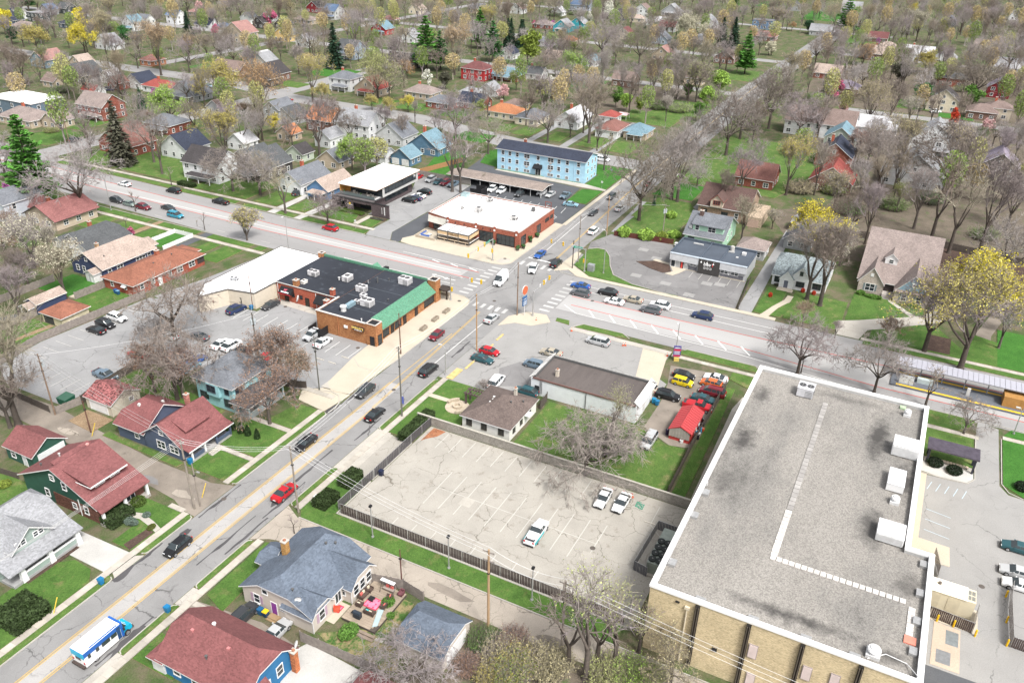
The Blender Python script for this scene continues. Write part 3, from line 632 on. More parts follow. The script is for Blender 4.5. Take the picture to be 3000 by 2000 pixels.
# ================================================================ building kit
GLS=glass();TRIM=pl(.72,var=.05);DKTRIM=pl((.03,.03,.032),.5)
FACES={'-y':0,'+x':PI/2,'+y':PI,'-x':-PI/2}
WM={}
def win_mesh(w,h,nx=1,ny=2,trim=None,far=False):
 trim=trim or TRIM;k=(round(w,2),round(h,2),nx,ny,trim.name,far)
 if k not in WM:
  b=MB();fw=.11 if not far else .14;d0,d1=-.07,.05
  b.box(-w/2-fw,w/2+fw,d0,d1,h/2,h/2+fw);b.box(-w/2-fw,w/2+fw,d0-.04,d1,-h/2-fw,-h/2)
  b.box(-w/2-fw,-w/2,d0,d1,-h/2,h/2);b.box(w/2,w/2+fw,d0,d1,-h/2,h/2)
  for i in range(1,nx):x=-w/2+w*i/nx;b.box(x-.05,x+.05,d0+.01,d1,-h/2,h/2)
  for i in range(1,ny):z=-h/2+h*i/ny;b.box(-w/2,w/2,d0+.02,d1,z-.035,z+.035)
  p=MB().poly([(-w/2,-.025,-h/2),(w/2,-.025,-h/2),(w/2,-.025,h/2),(-w/2,-.025,h/2)])
  if far:
   n=len(b.v);b.v+=p.v;b.f.append(tuple(n+i for i in p.f[0]));b.m.append(1)
   WM[k]=(b.mesh('window',[trim,GLS]),None)
  else:WM[k]=(b.mesh('window',trim),p.mesh('pane',GLS))
 return WM[k]
def at_face(face,plane,a,z):return (plane,a,z) if face[1]=='x' else (a,plane,z)
def wi(root,face,plane,a,z,w=.95,h=1.4,nx=1,ny=2,trim=None,far=False,shutter=None):
 me,pane=win_mesh(w,h,nx,ny,trim,far)
 o=link('window',me,root,at_face(face,plane,a,z),FACES[face])
 if pane:link('pane',pane,o)
 if shutter:
  for s in (-1,1):
   k=('shut',round(h,2),shutter.name)
   if k not in WM:WM[k]=MB().box(-.2,.2,-.06,.03,-h/2,h/2).mesh('shutter',shutter)
   off=s*(w/2+.34);c,sn=math.cos(FACES[face]),math.sin(FACES[face])
   p=at_face(face,plane,a,z);link('shutter',WM[k],root,(p[0]+c*off,p[1]+sn*off,z),FACES[face])
 return o
def do_(root,face,plane,a,z0,w=1.0,h=2.1,col=(.05,.05,.05),trim=None,name='door'):
 m=pl(col,.5);k=('door',w,h,m.name,(trim or TRIM).name)
 if k not in WM:
  f=MB();f.box(-w/2-.1,-w/2,-.06,.05,0,h+.1).box(w/2,w/2+.1,-.06,.05,0,h+.1).box(-w/2,w/2,-.06,.05,h,h+.1)
  d=MB().box(-w/2,w/2,-.035,.03,0,h);d.box(-w/2+.15,w/2-.15,-.05,-.03,.2,h*.45).box(-w/2+.15,w/2-.15,-.05,-.03,h*.52,h-.2).box(w/2-.16,w/2-.06,-.09,-.03,.95,1.05)
  WM[k]=(f.mesh('door_frame',trim or TRIM),d.mesh(name,m))
 o=link(name,WM[k][1],root,at_face(face,plane,a,z0),FACES[face]);link('door_frame',WM[k][0],o);return o
def gd_(root,face,plane,a,z0,w=4.8,h=2.1,col=(.7,.7,.7)):
 b=MB();n=4
 for i in range(n):b.box(-w/2,w/2,-.05,.03,z0+h*i/n+.015,z0+h*(i+1)/n-.015)
 b.box(-w/2-.12,-w/2,-.08,.05,z0,z0+h+.12).box(w/2,w/2+.12,-.08,.05,z0,z0+h+.12).box(-w/2,w/2,-.08,.05,z0+h,z0+h+.12)
 o=b.bd('garage_door',pl(col,.5),root,at_face(face,plane,a,0));o.rotation_euler=(0,0,FACES[face]);return o
def roof_wall(root,x0,x1,y0,y1,z0,eave,rise,axis='x',roofm=None,wallm=None,trim=None,over=.4,t=(0,0),c=(0,0),name=('wall','roof'),th=.17,walls=True,skirt=None):
 """gable (t=0), clipped gable (0<t<1) or hip (t=1, c=run) roof on a walled block; ridge along axis"""
 trim=trim or TRIM
 if axis=='x':u0,u1,v0,v1=x0,x1,y0,y1;P=lambda u,v,z:(u,v,z)
 else:u0,u1,v0,v1=y0,y1,x0,x1;P=lambda u,v,z:(v,u,z)
 flip=axis != 'x'
 vm=(v0+v1)/2;hw=(v1-v0)/2;s=rise/hw
 U0,U1,V0,V1=u0-over,u1+over,v0-over,v1+over;HW=hw+over;E=eave-s*over+th;T=eave+rise+th
 def end(U,tt,cc,sg):
  if tt==0:return [(U,vm,T)],(U,vm,T)
  zc=E+(T-E)*(1-tt)
  return ([(U,vm-HW*tt,zc),(U,vm+HW*tt,zc)] if tt<1 else []),(U+sg*cc,vm,T)
 e0,R0=end(U0,t[0],c[0]+over*(t[0]>0),1);e1,R1=end(U1,t[1],c[1]+over*(t[1]>0),-1)
 A0,A1,B0,B1=(U0,V0,E),(U1,V0,E),(U0,V1,E),(U1,V1,E)
 pa=[A0,A1]+([e1[0]] if 0<t[1]<1 else [])+[R1,R0]+([e0[0]] if 0<t[0]<1 else [])
 pb=[B1,B0]+([e0[1]] if 0<t[0]<1 else [])+[R0,R1]+([e1[1]] if 0<t[1]<1 else [])
 ends=[]
 if t[0]>0:q=e0 if t[0]<1 else [A0,B0];ends.append([q[1],q[0],R0])
 if t[1]>0:q=e1 if t[1]<1 else [A1,B1];ends.append([q[0],q[1],R1])
 loop=[A0,A1]+(e1 if t[1]<1 else [])+[B1,B0]+(list(reversed(e0)) if t[0]<1 else [])
 b=MB()
 def add(poly,mi):
  q=[P(*p) for p in poly]
  b.poly(q[::-1] if flip else q,mi)
 for p in [pa,pb]+ends:add(p,0)
 for p in [pa,pb]+ends:add([(a,v,z-th) for a,v,z in reversed(p)],1)
 for i in range(len(loop)):
  p,q=loop[i],loop[(i+1) % len(loop)]
  add([(p[0],p[1],p[2]-th),(q[0],q[1],q[2]-th),q,p],1)
 ro=b.bd(name[1],[roofm,trim],root)
 if walls:
  wb=MB();hz=eave-.02
  for u,tt,sg in ((u0,t[0],0),(u1,t[1],1)):
   if tt==0:q=[(u,v1,z0),(u,v0,z0),(u,v0,hz),(u,vm,hz+rise),(u,v1,hz)]
   elif tt<1:zc=hz+rise*(1-tt)-.05;q=[(u,v1,z0),(u,v0,z0),(u,v0,hz),(u,vm-hw*tt,zc),(u,vm+hw*tt,zc),(u,v1,hz)]
   else:q=[(u,v1,z0),(u,v0,z0),(u,v0,hz),(u,v1,hz)]
   if sg:q=q[::-1]
   q=[P(*p) for p in q];wb.poly(q[::-1] if flip else q)
  for v,sg in ((v0,0),(v1,1)):
   q=[(u0,v,z0),(u1,v,z0),(u1,v,hz),(u0,v,hz)]
   if sg:q=q[::-1]
   q=[P(*p) for p in q];wb.poly(q[::-1] if flip else q)
  wb.bd(name[0],wallm,root)
  # corner boards
  if skirt is not None:
   kb=MB()
   for (xx,yy) in ((x0,y0),(x0,y1),(x1,y0),(x1,y1)):kb.box(xx-.09,xx+.09,yy-.09,yy+.09,z0,eave-.15)
   kb.bd('corner_trim',skirt,root)
 return ro
def ch_(root,x,y,z0,z1,w=.7,m=None,par=None):
 m=m or brick((.30,.10,.06));b=MB().box(x-w/2,x+w/2,y-w/2,y+w/2,z0,z1).box(x-w/2-.08,x+w/2+.08,y-w/2-.08,y+w/2+.08,z1,z1+.12,1).box(x-.16,x+.16,y-.16,y+.16,z1+.12,z1+.35,2)
 return b.bd('chimney',[m,pl((.45,.42,.38)),pl((.35,.16,.1))],root)
def vent(root,x,y,z,r=.12,h=.45,col=(.10,.10,.10)):return MB().cyl(x,y,z-.3,z+h,r,8).cyl(x,y,z+h,z+h+.08,r*1.6,8).bd('roof_vent',pl(col,.5),root)
def bv_(root,x,y,z,col=(.6,.6,.58)):return MB().box(x-.2,x+.2,y-.2,y+.2,z-.3,z+.16).bd('roof_vent',pl(col,.5),root)
def dish(x,y,z,label,rz=0,s=.38):
 t=th('satellite_dish',label,'satellite dish',(x,y,z),rz);b=MB();n=12
 for k in range(2):
  pass
 ring0=[(s*.5*math.cos(2*PI*i/n),.06,s*.5*math.sin(2*PI*i/n)+.5) for i in range(n)];ring1=[(s*math.cos(2*PI*i/n),-.06,s*math.sin(2*PI*i/n)+.5) for i in range(n)]
 b.poly(ring0)
 for i in range(n):b.poly([ring0[i],ring0[(i+1) % n],ring1[(i+1) % n],ring1[i]])
 for i in range(n):b.poly([(p[0],p[1]+.03,p[2]) for p in (ring0[i],ring1[i],ring1[(i+1) % n],ring0[(i+1) % n])])
 b.bd('reflector',pl(.55,.4),t);MB().tube([(0,.08,.5),(0,.12,0)],.035).tube([(0,.05,.2),(0,-.5,.4)],.025).bd('mast',pl(.4,.4),t)
 return t
def ac_unit(root_label,x,y,z,lx,ly,h,col=(.50,.50,.49),fans=2,axis='y',name='rooftop_unit',cat='air conditioner',group=None,rz=0):
 """rooftop unit: cabinet with grille bands, a lid and round fans on top, standing on a low frame"""
 t=th(name,root_label,cat,(x,y,z),rz,group)
 MB().box(-lx/2,lx/2,-ly/2,ly/2,.15,h).box(-lx/2-.05,lx/2+.05,-ly/2-.05,ly/2+.05,h,h+.06).bd('cabinet',pl(sc3(col,1.22),.5),t)
 MB().box(-lx/2+.1,lx/2-.1,-ly/2+.1,ly/2-.1,0,.15).bd('base_frame',pl((.16,.15,.14)),t)
 g=MB()
 for k in range(5):zz=.25+k*(h-.45)/5;g.box(-lx/2-.03,-lx/2,-ly/2+.12,0,zz,zz+.06).box(-lx/2+.12,lx/2-.12,-ly/2-.03,-ly/2,zz,zz+.06)
 g.bd('grille',pl((.10,.10,.10)),t)
 for i in range(fans):
  a=0 if fans==1 else (-.25+.5*i);fx,fy=(0,a*ly) if axis=='y' else (a*lx,0);r=min(lx,ly)*.36 if fans==1 else min(min(lx,ly)*.4,max(lx,ly)*.22)
  f=MB().cyl(fx,fy,h+.06,h+.14,r,14).bd('fan',pl((.045,.045,.05)),t)
  bl=MB()
  for q in range(4):ca,sa=math.cos(q*PI/2),math.sin(q*PI/2);bl.poly([(fx,fy,h+.16),(fx+r*.85*ca-.1*sa,fy+r*.85*sa+.1*ca,h+.15),(fx+r*.85*ca+.1*sa,fy+r*.85*sa-.1*ca,h+.17)])
  bl.cyl(fx,fy,h+.14,h+.18,r*.18,8);bl.bd('fan_blade',pl((.22,.22,.22)),f)
 return t
def flat_building(name,label,cat,x0,x1,y0,y1,h,wallm,roofm,cap=.25,capm=None,par=.5,z0=0,capw=None):
 """walls with a parapet standing proud of a sunken roof deck"""
 t=th(name,label,cat,((x0+x1)/2,(y0+y1)/2,0));ox,oy=(x0+x1)/2,(y0+y1)/2;a,b2=(x1-x0)/2,(y1-y0)/2
 wl=MB();tk=.25
 for q in ((-a,a,-b2,-b2+tk),(-a,a,b2-tk,b2),(-a,-a+tk,-b2+tk,b2-tk),(a-tk,a,-b2+tk,b2-tk)):wl.box(q[0],q[1],q[2],q[3],z0,h)
 wl.bd('wall',wallm,t)
 MB().box(-a+tk,a-tk,-b2+tk,b2-tk,h-par-.3,h-par).bd('roof',roofm,t)
 cw=capw or tk+.12;k=MB()
 for q in ((-a-.06,a+.06,-b2-.06,-b2-.06+cw),(-a-.06,a+.06,b2+.06-cw,b2+.06),(-a-.06,-a-.06+cw,-b2-.06+cw,b2+.06-cw),(a+.06-cw,a+.06,-b2-.06+cw,b2+.06-cw)):k.box(q[0],q[1],q[2],q[3],h,h+cap)
 k.bd('parapet_cap',capm or TRIM,t)
 return t
def text(s,size,m,parent,loc,face,depth=.03,align='CENTER',name='lettering',tilt=PI/2,shear=0,bold=False):
 cu=bpy.data.curves.new(name,'FONT');cu.body=s;cu.size=size;cu.extrude=depth;cu.align_x=align;cu.align_y='CENTER';cu.resolution_u=2;cu.shear=shear
 if bold:cu.offset=size*.022
 tmp=bpy.data.objects.new('tmp',cu);COL.objects.link(tmp);dg=bpy.context.evaluated_depsgraph_get();me=bpy.data.meshes.new_from_object(tmp.evaluated_get(dg));bpy.data.objects.remove(tmp)
 me.materials.clear();me.materials.append(m)
 o=link(name,me,parent,loc);o.rotation_euler=(tilt,0,FACES[face] if isinstance(face,str) else face);return o
# ================================================================ the big gravel-roofed building
M_TANBRICK=brick((.60,.49,.31),(.64,.53,.345))
def gravelroof():
 g=NG('roof_gravel');g.rough(.95)
 a=g.noise(.075,6,g.vmul(g.pos(),(.6,1.2,1)),.6);b=g.noise(4.5,3,rough=.8);sp=g.sep(g.voro(7.5))
 v=g.ramp(a,[(.26,(.10,.096,.09)),(.38,(.21,.20,.186)),(.48,(.255,.24,.22)),(.7,(.30,.283,.26))])
 v=g.mix(.8,v,g.ramp(sp,[(0,.62),(.45,.95),(1,1.25)]),'MULTIPLY');v=g.mix(.5,v,g.ramp(b,[(.3,.75),(.7,1.15)]),'MULTIPLY')
 for cx,cy,ax,ay,k in ((126,15.3,4,1.8,.8),(112,15.2,6,2.2,.9),(100,15,5,1.6,.6),(122,-3.4,9,2.0,.9),(112,-8.4,7,2.2,.95),(78,2,1.5,9,.9),(77.4,-9,1.6,4,.7),(131.5,3,1.5,8,.5),(90,-10.5,3,2,.6),(99,-5,6,2.0,.75)):
  q=g.new('ShaderNodeVectorMath',operation='SUBTRACT');g.l.new(g.pos(),q.inputs[0]);q.inputs[1].default_value=(cx,cy,0);q2=g.vmul(q.outputs[0],(1/ax,1/ay,0));ln=g.new('ShaderNodeVectorMath',operation='LENGTH');g.l.new(q2,ln.inputs[0])
  f=g.math('ADD',ln.outputs['Value'],g.math('MULTIPLY',g.math('SUBTRACT',g.noise(.45,5,rough=.7),.5),2.4));v=g.mix(g.ramp(f,[(.15,k),(.95,0.0)]),v,(.055,.052,.05))
 g.base(v);g.bump(sp,.4,.04);return g.m
M_GRAVROOF=gravelroof()
BX0,BX1,BY0,BY1,BYE,BXE,BH=74.3,134.4,-9.9,17.7,-12.8,96.6,10.55
big=th('warehouse_building','large tan brick building with a grey gravel flat roof and white parapet cap','building',(104,3,0))
OB=Vector((104,3,0))
foot=[(BX0,BYE),(BXE,BYE),(BXE,BY0),(BX1,BY0),(BX1,BY1),(BX0,BY1)]
foot=[(x-104,y-3) for x,y in foot]
def inset(poly,d):
 n=len(poly);r=[]
 for i in range(n):
  p0,p1,p2=Vector(poly[i-1]),Vector(poly[i]),Vector(poly[(i+1) % n]);d1=(p1-p0).normalized();d2=(p2-p1).normalized()
  n1=Vector((-d1.y,d1.x));n2=Vector((-d2.y,d2.x));q=p1+(n1+n2)*d if abs(d1.dot(d2))<.5 else p1+n1*d;r.append((q.x,q.y))
 return r
def ring(poly,poly2,z0,z1):
 b=MB();n=len(poly)
 for i in range(n):
  j=(i+1) % n;a,c,d,e=poly[i],poly[j],poly2[j],poly2[i]
  b.hexa([(*a,z0),(*c,z0),(*d,z0),(*e,z0)],[(*a,z1),(*c,z1),(*d,z1),(*e,z1)])
 return b
ring(foot,inset(foot,.35),0,BH).bd('wall',M_TANBRICK,big)
MB().prism(inset(foot,.36),BH-1.2,BH-.45).bd('roof',M_GRAVROOF,big)
ring(inset(foot,-.12),inset(foot,.55),BH+.002,BH+.32).bd('parapet_cap',pl(.80,.4,var=.03),big)
ring(inset(foot,.37),inset(foot,.52),BH-.449,BH).bd('parapet_flashing',metal(.62,.5),big)
for y in (11.7,5.6,-.5,-6.8):
 s=MB().box(-30.05,-29.68,y-3-.27,y-3+.27,0.2,BH-.2).bd('wall_recess',pl((.02,.018,.016)),big,(0,0,0))
 for d in (-.14,.14):MB().tube([(-29.9-.22,y-3+d,.2),(-29.9-.22,y-3+d,BH-.3)],.07,6).bd('drain_pipe',pl((.09,.075,.06)),s)
for y,z in ((4.6,6.4),(4.2,1.7),(-1.6,6.2),(-4.6,6.6)):MB().box(-29.82,-29.66,y-3-.55,y-3+.55,z-1.1,z+1.1,1).box(-29.86,-29.82,y-3-.47,y-3+.47,z-1.0,z+1.0).bd('wall_panel',[pl((.62,.52,.50)),pl((.30,.26,.25))],big)
MB().box(-29.9,-29.66,5.6,6.2,4.2,4.6).bd('wall_lamp',BK,big);MB().box(-30.0,-29.66,9.6,10.2,9.2,9.6).tube([(-29.86,9.9,.3),(-29.86,9.9,9.2)],.09,6).bd('downspout',pl((.62,.55,.42)),big);MB().box(-29.9,-29.66,10.9,11.4,9.7,9.85).bd('wall_vent',BK,big)
ZR=BH-.44
pm1,pm2=slabmat('old_roof_paver',(.34,.325,.31)),slabmat('new_roof_paver',(.60,.57,.54))
pvm={}
def paver(x,y,lx,ly,m):
 k=(lx,ly,m.name)
 if k not in pvm:pvm[k]=MB().box(-lx/2,lx/2,-ly/2,ly/2,-.05,.05).mesh('paver',m)
 o=link('paver',pvm[k],big,(x-104,y-3,ZR+.06));o.rotation_euler=(rnd.uniform(-.01,.01),rnd.uniform(-.01,.01),rnd.uniform(-.04,.04))
n=0;x=127.9
while x>97.8:paver(x,5.45,.92,.8,pm1);x-=1.03
x=97.0
while x>87.6:paver(x,5.5,.74,.86,pm2);x-=.85
y=5.5
while y>-10.3:paver(86.95,y,.8,.66,pm2);y-=.775
x=86.0
while x>81.7:paver(x,-11.1,.62,.78,pm2);x-=.69
MB().box(80.2-104,81.4-104,-11.9-3,-10.6-3,ZR,ZR+.18).bd('roof_hatch',pl((.62,.23,.17)),big)
for x,y in ((94.7,-12.1),(89.1,-12.05),(84.1,-12.05),(79.1,-12.0)):MB().box(x-.6-104,x+.6-104,y-.1-3,y+.75-3,ZR,ZR+.42).bd('roof_scupper',metal(.48,.5),big)
for x,y in ((74.95,-.6),(74.95,-5.9),(74.95,5.4),(74.95,11.7)):MB().box(x-.15-104,x+.7-104,y-.6-3,y+.6-3,ZR,ZR+.42).bd('roof_scupper',metal(.48,.5),big)
for x,y in ((89.9,17.0),(79.7,16.9),(95.4,17.0)):MB().box(x-.6-104,x+.6-104,y-.75-3,y+.2-3,ZR,ZR+.42).bd('roof_scupper',metal(.48,.5),big)
MB().tube([(75-104,-12.4-3,BH+.4),(77-104,-11.2-3,ZR+.2),(77.4-104,-9-3,ZR+.1),(75.8-104,-7.2-3,ZR+.08)],.06,6).bd('roof_pipe',pl(.66),big)
ac_unit('grey twin-fan unit standing near the far parapet of the gravel roof',129.6,9.0,ZR,2.6,2.6,1.7,(.44,.44,.46),2,'y')
def louvre(label,x,y,lx,ly,h,slats=True,col=.74,lid=True):
 t=th('rooftop_unit',label,'air handler',(x,y,ZR));m=pl(col,.45,var=.04)
 MB().box(-lx/2,lx/2,-ly/2,ly/2,.12,h).bd('cabinet',m,t)
 if lid:
  for s in (-1,1):MB().box(-lx/2-.05,lx/2+.05,s*ly/4-ly/4+.02,s*ly/4+ly/4-.02,h,h+.05).bd('lid_panel',m,t)
 if slats:
  g=MB()
  for k in range(8):z=.2+k*(h-.3)/8;g.box(-lx/2-.09,-lx/2,-ly/2+.1,ly/2-.1,z,z+.07)
  g.bd('louvre',pl(.6,.5),t)
 return t
louvre('white louvred air handler beside the right parapet of the gravel roof, farthest one',119.7,-7.6,3.0,3.9,1.9)
louvre('white double-lid box between the louvred handler and the mushroom vent',110.8,-7.0,4.2,2.3,1.3,False)
louvre('white box with two small square grilles, nearest on the gravel roof',98.4,-7.4,3.2,3.4,1.4)
def mushroom(label,x,y,r=.6):
 t=th('roof_ventilator',label,'roof vent',(x,y,ZR));MB().box(-r,r,-r,r,0,.45).bd('curb',pl(.6,.5),t);MB().cyl(0,0,.45,.85,r*.8,14).cyl(0,0,.85,1.05,r*1.05,14,r1=r*.9).cyl(0,0,1.05,1.2,r*.6,14).bd('cowl',pl(.66,.45),t)
mushroom('white mushroom vent beside the right parapet below the double-lid box',106.3,-7.3);mushroom('white dome vent near the tan front wall of the gravel roof',76.7,-7.7,.75);mushroom('small white ventilator with dark skirt near the far right roof corner',131.0,-7.0,.55)
MB().box(0,.9,-.45,.45,0,.3).bd('skylight',[pl((.35,.45,.30))],None,(132.6,-6.2,ZR),label='small green-topped hatch at the far right corner of the gravel roof',cat='roof hatch')
MB().box(-.2,.2,-.2,.2,0,.6).bd('security_box',pl(.6),big,(97.4-104,17.2-3,ZR))
# ================================================================ shop with white panelled parapet
M_TARROOF=pv_('tar_roof',(.105,.09,.085),var=.35,crackscale=0,stain=.9,dirt=(.045,.043,.042),stretch=(.25,1.6,1))
shop=th('white_shop','low white shop with black tar roof and white sloping panel parapet','shop',(126,46,0));so_=(126,46)
def L(x,y,z):return (x-126,y-46,z)
MB().box(121.7-126,131-126,35.8-46,56.9-46,0,3.55).bd('wall',pl((.66,.68,.70),.7,var=.06),shop)
MB().box(121.6-126,130.4-126,36.4-46,56.3-46,3.55,3.75).bd('roof',M_TARROOF,shop)
cm=slabmat('parapet_panel',(.70,.69,.67))
def cap_panels(p0,p1,inner,n,z0=4.3,z1=3.4):
 for i in range(n):
  a=Vector(p0).lerp(Vector(p1),(i+.02)/n);c=Vector(p0).lerp(Vector(p1),(i+.98)/n);d=Vector(inner)
  b=MB().hexa([(a.x-126,a.y-46,z1),(c.x-126,c.y-46,z1),(c.x+d.x-126,c.y+d.y-46,z0-.15),(a.x+d.x-126,a.y+d.y-46,z0-.15)],[(a.x-126,a.y-46,z1+.1),(c.x-126,c.y-46,z1+.1),(c.x+d.x-126,c.y+d.y-46,z0+.05),(a.x+d.x-126,a.y+d.y-46,z0+.05)])
  b.bd('cap_panel',cm,shop)
cap_panels((131.6,57.4),(131.6,35.2),(-1.15,0),18);cap_panels((121.8,57.4),(131.4,57.4),(0,-1.2),7);cap_panels((131.4,35.2),(121.8,35.2),(0,1.2),7)
MB().box(130.2-126,130.5-126,36.4-46,56.2-46,3.4,4.2).box(121.8-126,130.2-126,36.15-46,36.4-46,3.4,4.2).box(121.8-126,130.2-126,56.0-46,56.25-46,3.4,4.2).bd('parapet_back',pl((.10,.10,.10)),shop)
MB().box(121.55-126,121.75-126,36-46,56.5-46,3.5,3.82).bd('gutter',pl((.16,.09,.08)),shop)
ch_(shop,124.2-126,52.6-46,3.7,5.1,.55,pl((.56,.50,.42)))
wi(shop,'-x',121.7-126,55.6-46,1.6,.7,.8,2,2,DKTRIM)
MB().tube([L(121.62,45.6,.1),L(121.62,45.6,3.5)],.07).tube([L(121.62,54.6,.6),L(121.6,54.6,4.1)],.05).tube([L(121.62,54.9,.6),L(121.6,54.9,3.9)],.05).bd('wall_pipe',pl((.10,.10,.10)),shop)
do_(shop,'-y',35.78-46,126-126,0,1.0,2.1,(.5,.5,.5));do_(shop,'+x',131.02-126,44-46,0,1.0,2.1,(.06,.06,.07));wi(shop,'+x',131.02-126,48-46,1.6,2.4,1.5,2,1);wi(shop,'+x',131.02-126,40-46,1.6,2.4,1.5,2,1)
# ================================================================ brown-roofed cottage office
def nh(name,label,cat,cx,cy,group=None):return th(name,label,cat,(cx,cy,0),0,group)
BROWN=sg_((.135,.105,.095));REDROOF=sg_((.20,.078,.078));TAUPE=sg_((.25,.205,.19));GREY=sg_((.155,.165,.185));ORROOF=sg_((.25,.105,.07));BLUEGR=sg_((.115,.14,.18));DKGREY=sg_((.085,.09,.095));NAVY=sg_((.035,.042,.065));LTGREY=sg_((.27,.275,.29));MAROON=sg_((.13,.075,.075));TAN=sg_((.36,.29,.25))
def H(*a,**k):return roof_wall(*a,**k)
t=nh('cottage','small white cottage with brown hip roof beside the block wall','house',111,58)
H(t,-5.4,5.4,-4.8,4.6,0,2.75,2.0,'x',BROWN,pl((.70,.69,.66),var=.06),over=.4,t=(1,1),c=(4.7,4.7))
for y in (3.2,0.2,-3.2):wi(t,'-x',-5.4,y,1.55,.95,1.1,3,4,pl((.08,.07,.06)))
for x in (-3.6,-.8,2.6):wi(t,'-y',-4.8,x,1.5,.8,1.0,2,3,pl((.08,.07,.06)))
for x in (-3,3):wi(t,'+y',4.6,x,1.5,.9,1.1,2,3)
do_(t,'-y',-4.8,1.0,0,.9,2.0,(.6,.6,.58));MB().box(.2,1.9,-5.9,-4.85,2.15,2.25).bd('door_canopy',pl(.66),t)
ch_(t,3.2,-1.6,3.6,5.3,.5,pl((.5,.46,.4)));vent(t,.3,-2.2,3.95);vent(t,2.4,-3.6,3.3)
for x,y in ((-.6,.9),(.2,1.2),(-1.6,1.0)):bv_(t,x,y,4.3)
# ================================================================ red shed
t=nh('storage_shed','red metal-roofed shed with grey ribbed gable in the car yard','shed',124.1,27.1)
shr=pl((.42,.06,.065),.4,var=.06)
H(t,-3.9,3.9,-1.9,1.9,0,2.2,.95,'x',shr,pl((.42,.05,.045),.5),trim=pl((.45,.05,.05)),over=.22,th=.06)
for i in range(12):
 x=-4.0+i*.72
 for s in (-1,1):MB().hexa([(x-.03,s*.02,3.2),(x+.03,s*.02,3.2),(x+.03,s*2.12,2.15),(x-.03,s*2.12,2.15)],[(x-.03,s*.02,3.28),(x+.03,s*.02,3.28),(x+.03,s*2.12,2.22),(x-.03,s*2.12,2.22)]).bd('roof_rib',shr,t)
MB().tube([(-4.1,0,3.25),(4.1,0,3.25)],.09,6).bd('ridge_cap',shr,t)
g=MB();
for i in range(14):y=-1.75+i*.26;g.box(-4.0-(.05 if i % 2 else .0),-3.9,y,y+.25,.75,2.15+.7*(1-abs(y+.12)/1.9))
g.bd('ribbed_panel',pl((.36,.33,.30)),t)
do_(t,'-y',-1.9,-.6,0,.9,1.9,(.66,.66,.66));wi(t,'-y',-1.9,1.6,1.3,.8,.7,1,1)
# ================================================================ corner restaurant with black roof and green tiles
M_BBRICK=brick((.33,.135,.06),(.42,.21,.09));M_RBRICK=brick((.36,.09,.055),(.42,.13,.08));M_MEMB=pv_('black_membrane_roof',(.028,.032,.042),var=.35,crackscale=0,stain=.6,dirt=(.11,.125,.15),stretch=(.3,.3,1));M_MEMB2=pv_('dark_membrane_roof',(.075,.09,.115),var=.2,crackscale=0,stain=.35,dirt=(.14,.16,.19))
OX,OY=135,108
bk=th('corner_restaurant','brick corner restaurant with black flat roof and green tiled slope along the street','restaurant',(OX,OY,0))
def B(x0,x1,y0,y1,z0,z1,mb=None,mi=0):mb=mb or MB();mb.box(x0-OX,x1-OX,y0-OY,y1-OY,z0,z1,mi);return mb
w_=MB();B(122.2,147.6,95.5,108.4,0,4.4,w_);B(124.4,145.9,93.6,95.5,0,2.85,w_);B(130.1,147.6,108.4,126.4,0,4.1,w_);w_.bd('wall',M_BBRICK,bk)
B(130.02,130.3,108.42,126.38,0,4.05).bd('rear_wall',M_RBRICK,bk)
B(122.5,147.4,95.6,108.2,4.4,4.52).bd('roof',M_MEMB,bk);B(130.0,147.4,108.2,126.5,4.1,4.3).bd('rear_roof',M_MEMB,bk)
tile=pl((.10,.25,.165),.6,var=.3,scale=2.5)
p_=MB();B(122.15,122.5,95.2,108.5,4.4,4.85,p_);B(122.5,130.0,108.2,108.5,4.3,4.75,p_);p_.bd('parapet',M_BBRICK,bk)
p_=MB();B(122.05,122.55,95.2,108.6,4.85,4.95,p_);B(122.55,130.0,108.1,108.6,4.75,4.85,p_);p_.bd('coping',pl((.52,.50,.48)),bk);B(129.85,130.05,108.7,126.6,4.3,4.42).bd('coping',pl((.52,.50,.48)),bk);B(147.2,147.5,95.5,126.6,4.35,4.95).bd('ridge_tile',tile,bk)
for k in range(5):B(122.6+k*5,122.7+k*5,96,108,4.52,4.545).bd('roof_seam',pl((.10,.12,.14)),bk)
# green tiled mansard: rows of tiles along the street side and a strip on the avenue side
def mansard(x0,x1,y0,z0,y1,z1,axis='x',nm='tile_slope'):
 m=MB();rows=9
 n=int((x1-x0)/.42)
 for r in range(rows):
  ya,yb=y0+(y1-y0)*r/rows,y0+(y1-y0)*(r+1)/rows;za,zb=z0+(z1-z0)*r/rows,z0+(z1-z0)*(r+1)/rows
  for i in range(n):
   xa=x0+(x1-x0)*i/n;xb=x0+(x1-x0)*(i+.93)/n;j=rnd.uniform(-.01,.02)
   q=lambda x,y,z:(x-OX,y-OY,z) if axis=='x' else (y-OX,x-OY,z)
   P4=[q(xa,ya,za+.09+j),q(xb,ya,za+.09+j),q(xb,yb,zb+.03+j),q(xa,yb,zb+.03+j)]
   m.poly(P4 if axis=='x' else P4[::-1]);P5=[q(xa,ya,za),q(xb,ya,za),q(xb,ya,za+.09+j),q(xa,ya,za+.09+j)];m.poly(P5 if axis=='x' else P5[::-1])
 o=m.bd(nm,tile,bk);o['kind']='stuff';return o
mansard(124.6,145.6,92.9,3.0,95.5,5.0);B(124.4,145.8,95.45,95.75,4.3,5.12).bd('ridge_tile',tile,bk)
mansard(96.2,126.2,148.6,3.4,147.45,4.95,'y');B(124.6,145.6,93.0,93.6,2.75,2.99).bd('soffit',pl((.2,.13,.08)),bk)
